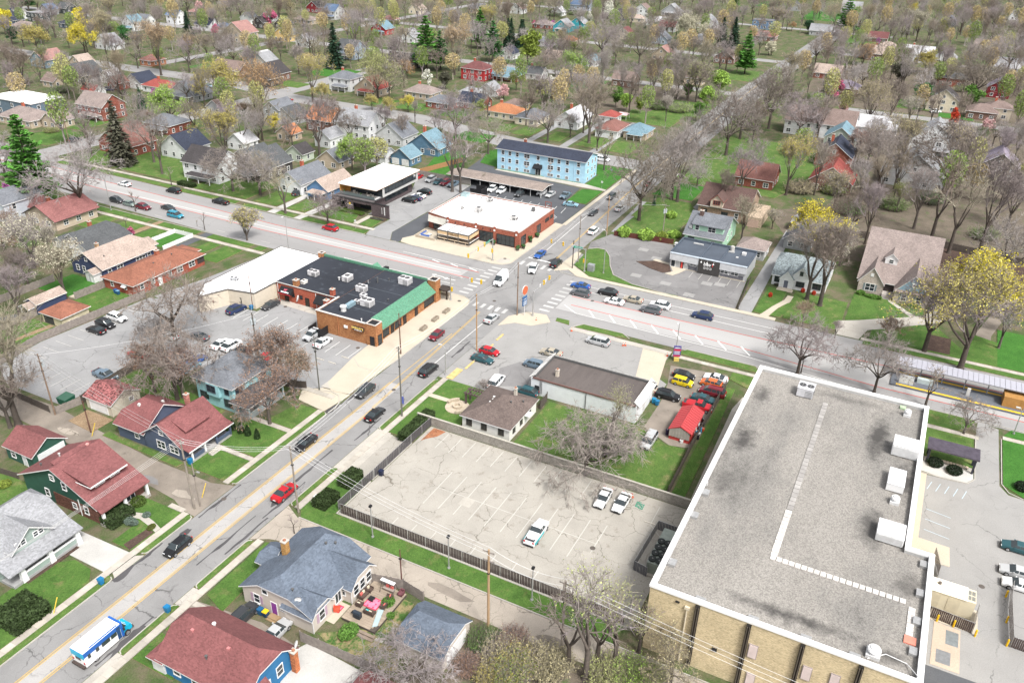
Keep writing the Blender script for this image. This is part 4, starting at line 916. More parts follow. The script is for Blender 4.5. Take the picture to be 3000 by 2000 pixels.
g=MB();g.poly([(124.45-OX,92.95-OY,3.0),(124.45-OX,95.6-OY,5.0),(124.45-OX,95.6-OY,3.0)]);g.poly([(145.75-OX,92.95-OY,3.0),(145.75-OX,95.6-OY,3.0),(145.75-OX,95.6-OY,5.0)]);g.bd('gable_end',M_BBRICK,bk)
def pier(x0,x1,y0,y1,z1,m=None):
 o=B(x0,x1,y0,y1,0,z1).bd('brick_pier',m or M_BBRICK,bk);B(x0+.25,x1-.25,y0+.25,y1-.25,z1,z1+.02).bd('pier_top',BK,o)
 c=MB();B(x0-.05,x1+.05,y0-.05,y0+.2,z1,z1+.12,c);B(x0-.05,x1+.05,y1-.2,y1+.05,z1,z1+.12,c);B(x0-.05,x0+.2,y0+.2,y1-.2,z1,z1+.12,c);B(x1-.2,x1+.05,y0+.2,y1-.2,z1,z1+.12,c);c.bd('pier_coping',pl((.5,.47,.44)),o)
pier(122.05,124.4,92.9,95.4,5.0);pier(145.9,148.0,93.2,95.3,5.5);pier(146.6,147.9,126.2,127.5,5.2)
ch_(bk,130.7-OX,120.9-OY,3.9,5.7,1.1,M_BBRICK);ch_(bk,130.7-OX,110.6-OY,4.2,5.8,.9,M_RBRICK);ch_(bk,126.4-OX,108.9-OY,3.2,5.3,1.0,M_RBRICK)
for x,wd in ((126.5,2.0),(131.0,2.2),(143.6,4.0)):wi(bk,'-y',93.6-OY,x-OX,1.55,wd,1.9,max(2,int(wd/.55)),3,BK)
for x in (128.9,133.6,138.2):do_(bk,'-y',93.58-OY,x-OX,0,1.0,2.2,(.03,.025,.025),BK)
do_(bk,'-x',122.04-OX,93.9-OY,0,.95,2.2,(.02,.02,.025),BK);wi(bk,'-y',92.88-OY,123.3-OX,1.3,1.1,2.2,2,2,BK)
B(147.7,149.6,91.6,93.6,2.9,3.2).bd('entrance_canopy',pl((.05,.04,.035)),bk);MB().cyl(148.3-OX,92.2-OY,2.88,3.22,1.35,16).cyl(148.6-OX,91.9-OY,0,2.9,.22,10).bd('canopy_column',pl((.045,.035,.03)),bk)
MB().tube([(148.36-OX,94.2-OY,4.4),(148.7-OX,94.2-OY,4.4)],.55,14).bd('round_sign',pl((.02,.02,.02)),bk);MB().tube([(148.7-OX,94.2-OY,4.4),(148.75-OX,94.2-OY,4.4)],.3,10).bd('sign_emblem',pl((.6,.4,.05)),bk)
B(148.2,149.6,108.6,109.6,3.6,4.5).bd('projecting_sign',BK,bk)
g=MB();g.prism([(147.4-OX,110-OY),(149.4-OX,110-OY),(149.4-OX,113.6-OY),(147.4-OX,113.6-OY)],3.2,3.5);g.hexa([(147.4-OX,110-OY,3.5),(149.4-OX,110-OY,3.5),(149.4-OX,113.6-OY,3.5),(147.4-OX,113.6-OY,3.5)],[(147.4-OX,111.7-OY,5),(149.4-OX,111.7-OY,5),(149.4-OX,111.9-OY,5),(147.4-OX,111.9-OY,5)]);g.bd('entrance_gable',tile,bk)
# lettering on the brick wall: dark board, gold name with white line beneath
sg=MB().tube([(122.02-OX,95.9-OY,3.35),(122.02-OX,98.6-OY,3.35)],.42,8).bd('sign_board',BK,bk)
sg=text("BINKLEY'S",.66,pl((.75,.55,.16),.4),bk,(121.62-OX,97.25-OY,3.55),'-x',.03,bold=True);text("KITCHEN & BAR",.26,pl(.75),bk,(121.6-OX,97.1-OY,3.15),'-x',.02,bold=True)
B(122.0,122.16,100.2,101.1,2.6,3.2).bd('wall_notice',pl(.72),bk);MB().tube([(122.1-OX,102.7-OY,.1),(122.1-OX,102.7-OY,4.8)],.09).bd('downspout',pl((.35,.15,.07)),bk)
def awning(x,y0,y1,z0,z1,proj,m,parent,val=None):
 a=MB();a.poly([(x-OX,y1-OY,z1),(x-proj-OX,y1-OY,z0+.25),(x-proj-OX,y0-OY,z0+.25),(x-OX,y0-OY,z1)]);a.poly([(x-proj-OX,y1-OY,z0+.25),(x-proj-OX,y1-OY,z0),(x-proj-OX,y0-OY,z0),(x-proj-OX,y0-OY,z0+.25)],1)
 for y in (y0,y1):a.poly([(x-OX,y-OY,z1),(x-proj-OX,y-OY,z0+.25),(x-proj-OX,y-OY,z0),(x-OX,y-OY,z0)])
 return a.bd('awning',[m,val or m],parent)
aw=awning(130.0,121.3,124.9,2.3,3.7,1.3,BK,bk,pl((.45,.03,.04)))
text('W',.85,pl((.65,.12,.17)),bk,(129.3-OX,123.3-OY,3.2),'-x',.01,tilt=R_(44),shear=.4,bold=True);MB().box(-1.1,1.1,-.13,.13,0,.015).bd('white_band',pl(.75),bk,(128.93-OX,123.1-OY,2.83)).rotation_euler=(R_(44),0,-PI/2)
awning(130.0,111.0,114.6,2.2,3.9,1.6,BK,bk);B(129.9,130.02,110.2,113.4,0,2.2).bd('dark_doorway',pl((.015,.015,.015)),bk)
for y in (123.6,117.6):do_(bk,'-x',130.0-OX,y-OY,0,.95,2.1,(.03,.025,.02),BK)
for y in (119.3,121.6):wi(bk,'-x',130.0-OX,y-OY,2.0,.6,.7,1,1,BK)
MB().tube([(129.85-OX,120.6-OY,.8),(129.7-OX,120.2-OY,1.4),(129.8-OX,120.0-OY,2.3)],.2,7).bd('wall_duct',pl(.6,.5),bk);MB().tube([(129.9-OX,125.9-OY,0),(129.9-OX,125.9-OY,4)],.08).tube([(129.9-OX,114.9-OY,0),(129.9-OX,114.9-OY,4)],.08).bd('downspout',pl(.6),bk)
enc=th('bin_enclosure','black bin enclosure on the car park side of the brick restaurant','enclosure',(121.2,107.2,0));g=MB();g.box(-1.6,1.0,-1.6,-1.5,0,1.9).box(-1.6,-1.5,-1.5,1.5,0,1.9).box(-1.6,1.0,1.5,1.6,0,1.9);g.bd('panel',BK,enc);MB().box(-1.64,-1.6,-.5,-.2,.8,1.1).box(-1.64,-1.6,.3,.6,.8,1.1).bd('notice',pl(.6),enc)
for i,(x,y,lx,ly,h,fans,lab) in enumerate(((137.0,121.1,1.5,2.3,1.2,2,'white twin-fan unit on the rear left of the black roof'),(138.6,112.5,2.2,1.6,1.3,1,'grey box unit midway along the black roof behind the dish'),(135.1,105.9,1.6,2.2,1.4,2,'grey unit at the middle of the black roof'),(143.3,99.7,2.0,2.6,1.6,2,'large twin-fan unit near the street-corner end of the black roof'),(132.6,103.6,1.1,1.3,.9,1,'small pale unit between two bigger ones on the black roof'),(129.9,100.6,1.9,2.6,1.5,2,'large twin-fan unit nearest the green tiles of the black roof'),(129.6,103.1,.8,1.1,.8,1,'smallest grey unit beside the blue duct on the black roof'))):
 ac_unit(lab,x,y,4.52 if y<108 else 4.3,lx,ly,h,(.50,.49,.50),fans)
t=th('exhaust_duct','light blue duct with white round fan on the black roof','duct',(127,103.6,4.52));MB().box(-.5,2.1,-.5,.5,0,.85).box(-1.0,-.5,-.4,.4,.3,.7).bd('duct',metal((.38,.54,.62),.5),t);MB().cyl(-1.7,-.1,0,1.0,.6,12).cyl(-1.7,-.1,1.0,1.2,.75,12).bd('fan_housing',pl(.58,.4),t)
t=th('exhaust_fan','small white fan on the brick stack of the black roof','roof fan',(132.6,120.3,4.3));MB().box(-.7,.7,-.5,.5,0,.6).box(-.75,.75,-.55,.55,.6,.7).bd('housing',pl((.6,.58,.55)),t);MB().cyl(0,0,.7,.8,.3,8).bd('fan',pl((.1,.1,.1)),t)
dish(139.3,107.2,4.4,'white satellite dish standing in the middle of the black roof',.6,.5);vent(bk,140.6-OX,105.5-OY,4.5,.14,1.3);vent(bk,137.9-OX,114.4-OY,4.5,.2,.4,(.5,.5,.5));vent(bk,122.9-OX,97.0-OY,4.6,.1,.7,(.6,.6,.6));vent(bk,134-OX,98-OY,4.5);vent(bk,143-OX,104-OY,4.5)
# ================================================================ pale building with the white membrane roof
M_WROOF=pv_('white_membrane_roof',(.80,.80,.80),var=.04,crackscale=0,stain=.55,dirt=(.36,.36,.37))
CREAM=pl((.56,.50,.41),.8,var=.07)
wb=th('white_roof_building','cream single-storey building with bright white flat roof joined to the brick restaurant','building',(135,134,0))
f=[(123.4,126.9),(129.9,126.9),(130.0,126.45),(147.6,126.45),(147.6,140.2),(121.6,140.2),(115.9,136.4),(122.2,133.6)];f=[(x-135,y-134) for x,y in f]
MB().prism(f,0,3.85).bd('wall',CREAM,wb);MB().prism(f,3.85,3.93).bd('roof',M_WROOF,wb)
g=MB();
for i in range(len(f)):
 a,c=Vector(f[i]),Vector(f[(i+1) % len(f)]);d=(c-a).normalized();nn=Vector((-d.y,d.x))*.12
 g.hexa([(*(a+nn),3.8),(*(a-nn),3.8),(*(c-nn),3.8),(*(c+nn),3.8)],[(*(a+nn),4.0),(*(a-nn),4.0),(*(c-nn),4.0),(*(c+nn),4.0)])
g.bd('roof_edge',pl((.09,.085,.08)),wb)
wi(wb,'-x',122.75-135,131.2-134,1.6,1.3,1.0,2,1,DKTRIM);MB().box(118.7-135,118.9-135,134.9-134,135.5-134,1.6,2.2).bd('wall_vent',pl((.2,.12,.09)),wb)
for x,y in ((126.4,136.2),(126.6,135.2)):ac_unit('grey fan of the pair on the white roof, %s' % ('left one' if y>136 else 'right one'),x,y,3.93,.9,.9,.7,(.45,.46,.48),1)
MB().tube([(121.6-135,136-134,.9),(122.4-135,131.4-134,.9)],.03).tube([(121.6-135,136-134,0),(121.6-135,136-134,.9)],.03).tube([(122.4-135,131.4-134,0),(122.4-135,131.4-134,.9)],.03).bd('handrail',pl((.1,.1,.1)),None,label=None)
bpy.data.objects['handrail'].parent=wb
# ================================================================ brick restaurant on the opposite corner
M_ABRICK=brick((.29,.085,.055),(.36,.14,.095));OX,OY=195,105
am=th('brick_restaurant','red brick restaurant with white roof and tan screened terrace','restaurant',(OX,OY,0))
fp=[(184.5,91.2),(206.6,91.2),(206.6,120.6),(186.2,120.6),(184.5,113.6)];fp=[(x-OX,y-OY) for x,y in fp]
ring(fp,inset(fp,.35),0,4.6).bd('wall',M_ABRICK,am);MB().prism(inset(fp,.34),3.9,4.35).bd('roof',M_WROOF,am);ring(inset(fp,-.06),inset(fp,.4),4.6,4.7).bd('parapet_cap',pl((.42,.38,.36)),am)
for y,wd in ((101.0,4.4),(95.3,5.2)):wi(am,'-x',184.5-OX,y-OY,1.75,wd,2.7,int(wd/1.1),2,BK)
B(184.4,184.5,98.2,98.9,.1,2.6).bd('dark_door',pl((.10,.02,.02)),am)
for y in (113.2,104.3,98.6,92.0):B(184.3,184.5,y-.35,y+.35,0,5.0).bd('brick_pilaster',M_ABRICK,am);MB().tube([(184.22-OX,y-OY,4.0),(184.32-OX,y-OY,4.0)],.3,10).bd('wall_medallion',pl(.66),am)
for y in (110.8,108,102.2,99.8):B(184.3,184.5,y-.16,y+.16,3.7,4.0).bd('wall_block',pl((.06,.04,.04)),am)
for x,wd in ((187.0,2.6),(196.5,2.2)):wi(am,'-y',91.2-OY,x-OX,1.8,wd,2.4,2,3,BK)
for x in (201.2,202.6,204.9):wi(am,'-y',91.2-OY,x-OX,2.8,1.0 if x<204 else 1.6,.8,2,1,BK)
for i,(x,y,lx,ly,h) in enumerate(((193.9,108.8,2.0,1.6,1.3),(193.6,114.0,.8,.8,.7),(193.3,97.4,1.5,2.0,1.0),(203.2,110.3,1.5,1.5,1.0),(202,95.6,.9,.9,1.1))):ac_unit(('grey box unit at the centre left of the restaurant\'s white roof','small square fan on the left of the restaurant\'s white roof','grey unit towards the street side of the restaurant\'s white roof','grey unit at the back of the restaurant\'s white roof','dark narrow unit at the right end of the restaurant\'s white roof')[i],x,y,4.35,lx,ly,h,(.42,.41,.40) if i<4 else (.12,.12,.12),1)
MB().box(202.6-OX,204.8-OX,117.8-OY,119.8-OY,4.35,5.3).bd('skylight',metal((.42,.56,.58),.4),am)
for k in range(3):MB().cyl(204.2-OX,112.0+k*1.5-OY,4.35,4.7,.3,8).bd('roof_vent',pl((.3,.3,.3)),am)
g=MB();
for (a,c) in (((205.4,92),(205.4,93.9)),):pass
B(205.3,205.42,91.6,91.72,4.7,6.7,g);B(205.3,205.42,93.4,93.52,4.7,6.7,g);B(205.3,205.42,91.72,93.4,6.58,6.7,g);B(205.3,205.42,91.72,93.4,5.5,5.6,g);g.bd('sign_frame',pl((.22,.06,.04)),am)
# terrace canopy
tc=th('terrace_canopy','tan screened terrace with white roof panels in front of the brick restaurant','canopy',(181.4,108.4,0));dk=pl((.10,.095,.09),.5);ts=pl((.58,.42,.25),.8,var=.05)
for i in range(3):MB().box(-2.25,2.9,-4.95+i*3.3+.08,-4.95+(i+1)*3.3-.08,3.2,3.34).bd('roof_panel',pl(.66,.6,var=.04),tc)
for i in range(4):
 y=-4.95+i*3.3;MB().box(-2.4,2.9,y-.07,y+.07,3.18,3.42).bd('roof_beam',dk,tc);MB().box(-2.45,-2.25,y-.1,y+.1,0,3.4).bd('post',dk,tc)
MB().box(-2.46,-2.3,-4.95,4.95,3.05,3.3).bd('front_beam',dk,tc)
for i in range(3):
 y0,y1=-4.95+i*3.3+.14,-4.95+(i+1)*3.3-.14;MB().box(-2.42,-2.34,y0,y1,2.15,3.0).box(-2.45,-2.33,y0,y1,2.02,2.15,1).bd('screen',[ts,pl(.6)],tc)
 MB().box(-2.42,-2.3,y0,y1,.42,1.0,1).box(-2.5,-2.28,y0,y1,1.0,1.08).box(-2.47,-2.28,y0+.9,y0+1.0,.4,1.0).bd('railing',[pl((.62,.5,.36)),pl((.03,.025,.025))],tc)
MB().box(-2.3,2.9,-5.0,-4.92,2.1,3.0).bd('side_screen',ts,tc);MB().box(-2.3,2.9,-5.02,-4.9,.42,1.0,1).box(-2.3,2.9,-5.05,-4.88,1.0,1.08).bd('side_railing',[pl(.66),pl((.03,.025,.025))],tc)
MB().box(-2.7,2.9,-5.2,5.0,0,.42).bd('terrace_base',pl((.44,.38,.30)),tc)
text('AMBROSIA',.72,pl((.16,.10,.06)),tc,(-2.47,0,2.62),'-x',.02,bold=False)
# left lower wing awning
g=MB();g.poly([(187.0-OX,121.0-OY,4.3),(183.6-OX,119.2-OY,3.0),(182.9-OX,113.9-OY,3.0),(184.6-OX,113.7-OY,4.3)]);g.poly([(184.6-OX,113.7-OY,4.3),(182.9-OX,113.9-OY,3.0),(184.6-OX,113.7-OY,3.0)]);g.bd('grey_awning',pl((.40,.39,.35)),am);wi(am,'-x',185.2-OX,116.6-OY,1.5,3.4,1.7,3,1,BK)
# ================================================================ modern two-storey office
OX,OY=199,146;DKBR=brick((.085,.065,.07),(.12,.095,.10));LP=pl((.46,.46,.45),.6,var=.05)
mo=th('office_building','modern two-storey office with white roof, roof terrace and dark brick front','office',(OX,OY,0))
g=MB();B(189.6,210,141.9,153.2,0,3.3,g);g.bd('ground_floor',DKBR,mo)
g=MB();B(192.6,211.6,140.6,153.6,3.3,6.4,g);g.bd('upper_floor',LP,mo)
B(189.0,212.2,140.2,154.0,6.45,6.75).bd('roof',pl(.84,.5,var=.02),mo);B(188.95,212.25,140.15,154.05,6.4,6.45).bd('roof_soffit',pl((.42,.24,.10)),mo)
B(189.2,192.6,140.8,153.6,3.3,3.42).bd('terrace_floor',pl(.56),mo);g=MB();B(189.0,189.2,140.6,153.8,3.3,3.6,g);B(189.2,192.6,140.6,140.8,3.3,3.6,g);g.bd('terrace_edge',pl((.08,.08,.085)),mo)
g=MB();B(189.05,189.1,141,153.6,3.6,4.4,g);g.bd('glass_balustrade',glass((.12,.15,.15),.05),mo)
wi(mo,'-x',192.55-OX,146.6-OY,4.9,11.6,2.5,8,1,BK);B(192.45,192.6,152.2,153.6,3.4,6.3).bd('timber_panel',pl((.55,.27,.07)),mo);B(189.3,192.5,153.6,153.75,3.4,6.4).bd('timber_screen',pl((.55,.27,.07)),mo)
wi(mo,'-y',140.55-OY,202-OX,5.2,16.5,1.7,9,1,BK);wi(mo,'-y',141.85-OY,201.5-OX,2.0,12,1.4,7,1,BK);wi(mo,'-x',210.05-OX,0,2,.2,.2) if 0 else None
g=MB();B(185.8,186.2,133.9,140.0,0,3.85,g);B(185.8,186.2,142.0,154.2,2.9,3.6,g);B(186.2,189.6,153.8,154.2,0,3.6,g);B(185.8,186.2,150.8+3.0,154.2,0,2.9,g);B(185.8,186.2,146.6,148.6,0,2.9,g);B(185.8,186.2,140.0,142.0,3.0,3.8,g);g.bd('brick_screen_wall',DKBR,mo)
B(185.7,186.3,133.8,154.3,3.86,3.95).bd('wall_coping',BK,mo);B(186.2,189.2,141,153.8,3.05,3.3).bd('canopy_slab',pl((.12,.11,.11)),mo)
wi(mo,'-x',189.55-OX,151-OY,1.5,4.4,2.4,4,1,BK);wi(mo,'-x',189.55-OX,144.5-OY,1.5,4.2,2.4,4,1,BK);B(185.72,185.8,135.2,135.5,.9,3.3).bd('blade_sign',pl(.6),mo)
MB().tube([(185.75-OX,147.6-OY,2.5),(185.68-OX,147.6-OY,2.5)],.32,12).bd('logo_disc',pl((.75,.5,.05)),mo)
text('BUILDING',.3,pl(.7),mo,(185.76-OX,136.4-OY,2.1),'-x',.02) if 0 else None
g=MB()
for k in range(8):B(185.76,185.8,136.2,136.34,1.2+k*.24,1.36+k*.24,g)
g.bd('sign_letters',pl(.66),mo);g=MB()
for k in range(6):B(185.76,185.8,146.75+k*.3,146.95+k*.3,2.0,2.2,g)
g.bd('sign_letters',pl(.66),mo)
B(205,205.3,149,149.3,6.75,7.5).bd('roof_vent',pl((.4,.4,.4)),mo);MB().cyl(204-OX,146.5-OY,6.75,7.1,.6,12).bd('roof_fan',pl((.45,.45,.43)),mo)
def seat(x,y,z,rz,label,group):
 t=th('lounge_chair',label,'chair',(x,y,z),rz,group);m=pl((.5,.47,.43));MB().box(-.4,.4,-.4,.4,.25,.42).bd('seat',m,t);MB().box(-.4,.4,.3,.42,.42,.95).bd('backrest',m,t)
 for sx in (-.34,.34):
  for sy in (-.34,.34):MB().box(sx-.04,sx+.04,sy-.04,sy+.04,0,.25).bd('leg',BK,t)
for i,(x,y) in enumerate(((190.6,142.4),(191.4,143.6),(190.4,144.4),(190.6,148.9),(191.2,150.0),(191.5,145.2))):seat(x,y,3.42,i*1.3,'pale lounge chair on the upper terrace of the modern office','terrace chairs of the modern office')
for x,y,l in ((189.9,152.6,'tall pale planter at the left end of the office terrace'),(190.0,146.6,'round pale planter with shrub in the middle of the office terrace')):
 t=th('planter',l,'planter',(x,y,3.42));MB().cyl(0,0,0,.7,.22,10,r1=.3).bd('pot',pl(.5),t);MB().ball((0,0,.9),.3,8,5,0,.3,rnd).bd('plant',pl((.05,.11,.03)),t)
# ================================================================ light blue apartment block and carport
OX,OY=251,114;LB=sd_g((.40,.64,.80));ap=th('apartment_block','long light blue three-storey apartment block with dark slate gable roof','apartment building',(OX,OY,0))
H(ap,245.0-OX,255.4-OX,97.9-OY,130.2-OY,0,7.2,1.7,'y',NAVY,LB,over=.5)
for z in (1.0,3.5,6.0):
 for i,y in enumerate((100.2,104.2,107.2,110.2,114.8 if z>2 else 116.2,119.0,122.6,125.4,128.0)):
  if z<2 and 112<y<117:continue
  wd=1.9 if i in (3,5) else .95;wi(ap,'-x',245-OX,y-OY,z,wd,1.25 if z>1 else .8,2 if wd>1 else 1,2)
 for x in (247.5,251,253.6):wi(ap,'-y',97.9-OY,x-OX,z,.9,1.2 if z>1 else .8)
 for i,y in enumerate((110.2,119.0)):B(244.8,245.0,y-.4,y+.4,z-1.3,z-.9).bd('wall_air_conditioner',pl((.45,.4,.36)),ap) if z>1 else None
g=MB();x,y0,y1=245-OX,113.2-OY,116.2-OY
g.poly([(x,y1,3.9),(x-1.6,y1,3.0),(x-1.6,y0,3.0),(x,y0,3.9)]).poly([(x-1.6,y1,3.0),(x-1.6,y1,2.6),(x-1.6,y0,2.6),(x-1.6,y0,3.0)]).poly([(x,y0,3.9),(x-1.6,y0,3.0),(x-1.6,y0,2.6),(x,y0,2.6)]).poly([(x,y1,2.6),(x-1.6,y1,2.6),(x-1.6,y1,3.0),(x,y1,3.9)]);g.bd('awning',BK,ap)
wi(ap,'-x',x,114.7-OY,1.3,1.8,2.2,2,1);ch_(ap,.8,9,8.0,9.6,.8);MB().tube([(244.9-OX,101.6-OY,0),(244.9-OX,101.6-OY,7)],.07).tube([(244.9-OX,126.6-OY,0),(244.9-OX,126.6-OY,7)],.07).bd('downspout',pl((.45,.6,.72)),ap)
cp=th('carport','long carport with grey-brown roof in front of the blue apartment block','carport',(228,120,0))
H(cp,-3.6,3.8,-16.6,17.6,0,2.5,.5,'y',sg_((.26,.215,.19)),BK,over=.25,walls=False)
for k in range(10):y=-16+k*3.6;MB().box(-3.3,-3.15,y-.07,y+.07,0,2.5).box(3.3,3.45,y-.07,y+.07,0,2.5).bd('post',pl(.6),cp)
MB().box(3.5,3.6,-16.4,17.4,0,2.2).bd('back_wall',pl((.06,.06,.065)),cp)
t=th('bin_store','tall black slatted bin store at the end of the carport','enclosure',(216.6,121.6,0));g=MB()
for k in range(9):g.box(-2,2,-2.0,-1.9,.1+k*.32,.38+k*.32).box(-2.0,-1.9,-1.9,1.9,.1+k*.32,.38+k*.32).box(1.9,2,-1.9,1.9,.1+k*.32,.38+k*.32)
g.bd('slat_panel',BK,t)['kind']='stuff'
# ================================================================ drinks shop with the dark sign panel
OX,OY=199,42.7;GW=pl((.42,.43,.44),.75,var=.06);DG=brick((.13,.13,.15),(.17,.17,.19))
bv=th('drinks_shop','low grey shop with dark blue flat roof and black sign panel','shop',(OX,OY,0))
g=MB();B(193.9,204.6,33.0,52.5,0,3.6,g);g.bd('wall',GW,bv);B(194.1,204.5,33.2,52.3,3.6,3.7).bd('roof',M_MEMB2,bv)
g=MB();B(193.3,193.9,33.0,39.6,2.1,3.9,g);B(193.3,193.9,45.0,52.5,2.1,3.9,g);g.bd('fascia',pl((.50,.51,.53),.7),bv);B(193.2,193.9,39.6,45.0,.1,3.95).bd('sign_panel',pl((.055,.052,.05),.7),bv)
g=MB();B(204.5,204.8,33,52.5,3.6,4.3,g);B(193.9,204.5,52.3,52.6,3.6,4.3,g);B(193.9,204.5,32.9,33.2,3.6,4.0,g);B(193.9,204.5,44.7,44.95,3.6,4.0,g);B(193.9,204.5,39.8,40.05,3.6,4.0,g);g.bd('parapet',pl((.08,.10,.13)),bv);B(193.2,193.95,32.95,52.55,3.955,4.03).bd('parapet_cap',pl((.40,.45,.50)),bv)
B(193.8,193.9,33.6,39.3,.1,1.2).bd('brick_base',DG,bv);B(193.8,193.9,45.4,47.6,.1,1.4).bd('brick_base',DG,bv)
for y in (38.4,35.8):wi(bv,'-x',193.8-OX,y-OY,1.6,1.7,.95,2,2)
wi(bv,'-x',193.8-OX,46.4-OY,1.8,1.5,.7,2,2);do_(bv,'-x',193.82-OX,49.3-OY,0,1.0,2.1,(.05,.05,.06));wi(bv,'-x',193.82-OX,51.6-OY,1.2,1.0,2.0,1,1);B(193.7,193.8,49.1,49.5,.2,1.9).bd('red_notice',pl((.6,.06,.05)),bv);B(193.7,193.8,47.9,48.4,1.1,1.8).bd('wall_notice',pl(.66),bv);B(193.7,193.8,37.0,37.4,.9,1.4).bd('wall_notice',pl(.66),bv)
text('bev',1.35,pl(.8),bv,(193.17-OX,42.7-OY,2.75),'-x',.02,bold=True);text('i',1.35,pl((.65,.05,.05)),bv,(193.17-OX,41.35-OY,2.8),'-x',.02,bold=True)
for y in (43.3,42.55,41.8):
 g=MB();n=14
 for i in range(n):a,c=2*PI*i/n,2*PI*(i+1)/n;g.poly([(193.16-OX,y-OY+.33*math.cos(a),1.75+.33*math.sin(a)),(193.16-OX,y-OY+.25*math.cos(a),1.75+.25*math.sin(a)),(193.16-OX,y-OY+.25*math.cos(c),1.75+.25*math.sin(c)),(193.16-OX,y-OY+.33*math.cos(c),1.75+.33*math.sin(c))])
 B(193.14,193.17,y-.05,y+.05,1.62,1.88,g);g.bd('sign_emblem',pl(.8),bv)
for y in (44.2,42.7,41.1):MB().tube([(193.2-OX,y-OY,3.7),(192.7-OX,y-OY,3.75),(192.6-OX,y-OY,3.5)],.03).cyl(192.6-OX,y-OY,3.3,3.5,.22,8,r1=.06).bd('sign_lamp',pl(.75),bv)
g=MB();g.cyl(203.0-OX,39-OY,3.7,4.9,.55,12).cyl(203.0-OX,39-OY,4.9,5.05,.4,10);g.bd('roof_fan',pl((.45,.44,.42)),bv);B(201.4,202.4,35.2,36.2,3.7,4.3).bd('roof_unit',pl(.6),bv);B(198.8,199.4,36.5,37.1,3.7,3.9).bd('roof_hatch',pl(.5),bv);B(201.6,202.6,38.2,40.0 - .3,3.7,3.85).bd('roof_curb',pl((.3,.3,.3)),bv);B(202.8,203.4,46.6,49.2,3.7,3.9).bd('roof_curb',pl((.4,.4,.4)),bv)
# ================================================================ the nearer houses, one by one
BEIGE=pl((.52,.47,.42),.75,var=.06);NAVYS=sd_g((.05,.065,.13));SLATES=sd_g((.085,.11,.17));GREENS=sd_g((.035,.10,.075));TEALS=sd_g((.34,.60,.64));BLUES=sd_g((.03,.16,.34));SAGE=sd_g((.30,.37,.34));DKBRICK=brick((.13,.06,.045));MINT=sd_g((.42,.66,.50));LILAC=pl((.42,.30,.38));WS=sd_g((.66,.67,.68));TANB=brick((.44,.38,.33),(.52,.46,.41))
# beige house with blue-grey clipped gables, terrace deck behind
t=nh('beige_house','beige house with blue-grey clipped-gable roof and brick chimney beside the alley','house',62,62)
H(t,-5.8,6.4,-5.9,5.6,0,2.9,3.0,'x',BLUEGR,BEIGE,over=.35,t=(.42,.42),c=(1.6,1.6))
H(t,.6,5.6,-7.4,-1,0,2.75,2.3,'y',BLUEGR,BEIGE,over=.35,t=(.45,0),c=(1.1,0),name=('wing_wall','wing_roof'))
H(t,-5.9,-2.0,-6.1,-1.5,0,2.75,2.0,'y',BLUEGR,BEIGE,over=.35,t=(.45,0),c=(.9,0),name=('wing_wall','wing_roof'))
H(t,-1.0,2.8,5.0,7.2,0,2.6,1.4,'y',BLUEGR,BEIGE,over=.4,t=(0,.5),c=(0,.8),name=('porch_wall','porch_roof'))
ch_(t,.6,3.4,3.6,6.4,.8,brick((.42,.22,.07),(.5,.3,.12)))
for x in (-3.6,-1.6,.6,2.4):bv_(t,x,-.7,5.5)
vent(t,3.6,-1.2,5.3);vent(t,4.6,-2,4.9);vent(t,-4.8,-2.4,4.7)
for y in (3.2,):wi(t,'-x',-5.8,y,1.7,.9,1.4,1,2,shutter=LILAC)
do_(t,'-x',-5.8,.3,.3,.9,2.0,(.22,.05,.28));wi(t,'-x',-5.8,-1.3,2.0,.9,.8,1,1);wi(t,'-x',-5.8,1.6,3.6,.8,.7,1,1)
wi(t,'-y',-6.1,-3.95,1.7,.95,1.5,shutter=LILAC)
for x in (1.6,3.0,4.4):wi(t,'-y',-7.4,x,1.75,.95,1.5)
for y in (-3.6,-2.4):wi(t,'-x',.6,-6.4+.5+(y+3.6)*.9,1.75,.85,1.4)
wi(t,'-y',-5.9,-.4,1.6,1.1,1.9,2,1);wi(t,'+y',5.6,-3.5,1.7,1.6,1.4,2,2);wi(t,'+x',6.4,2,1.7,1,1.4);wi(t,'+y',5.6,4.4,1.7,1.6,1.4,2,2)
MB().tube([(-5.9,-6.2,.1),(-5.9,-6.2,2.6)],.06).tube([(.5,-7.45,.1),(.5,-7.45,2.6)],.06).bd('downspout',pl(.66),t)
MB().box(-7.0,-5.85,-.7,1.0,0,.15).box(-6.7,-5.85,-.6,.9,.15,.3).bd('door_step',pl((.30,.21,.12)),t)
dish(56.6,58.3,4.0,'white satellite dish on the blue-grey roof of the beige house',-.8,.45)
# garage behind it
t=nh('garage','beige garage with blue-grey clipped-gable roof beside the bare red bush','garage',62.1,41.4)
H(t,-3.3,3.4,-3.3,3.3,0,2.5,2.1,'y',BLUEGR,BEIGE,over=.3,t=(.5,.5),c=(1.2,1.2));wi(t,'+x',3.4,0,1.4);do_(t,'+y',3.3,1.8,0,.9,2,(.6,.6,.58));gd_(t,'-y',-3.3,0,0,4.4,2.1)
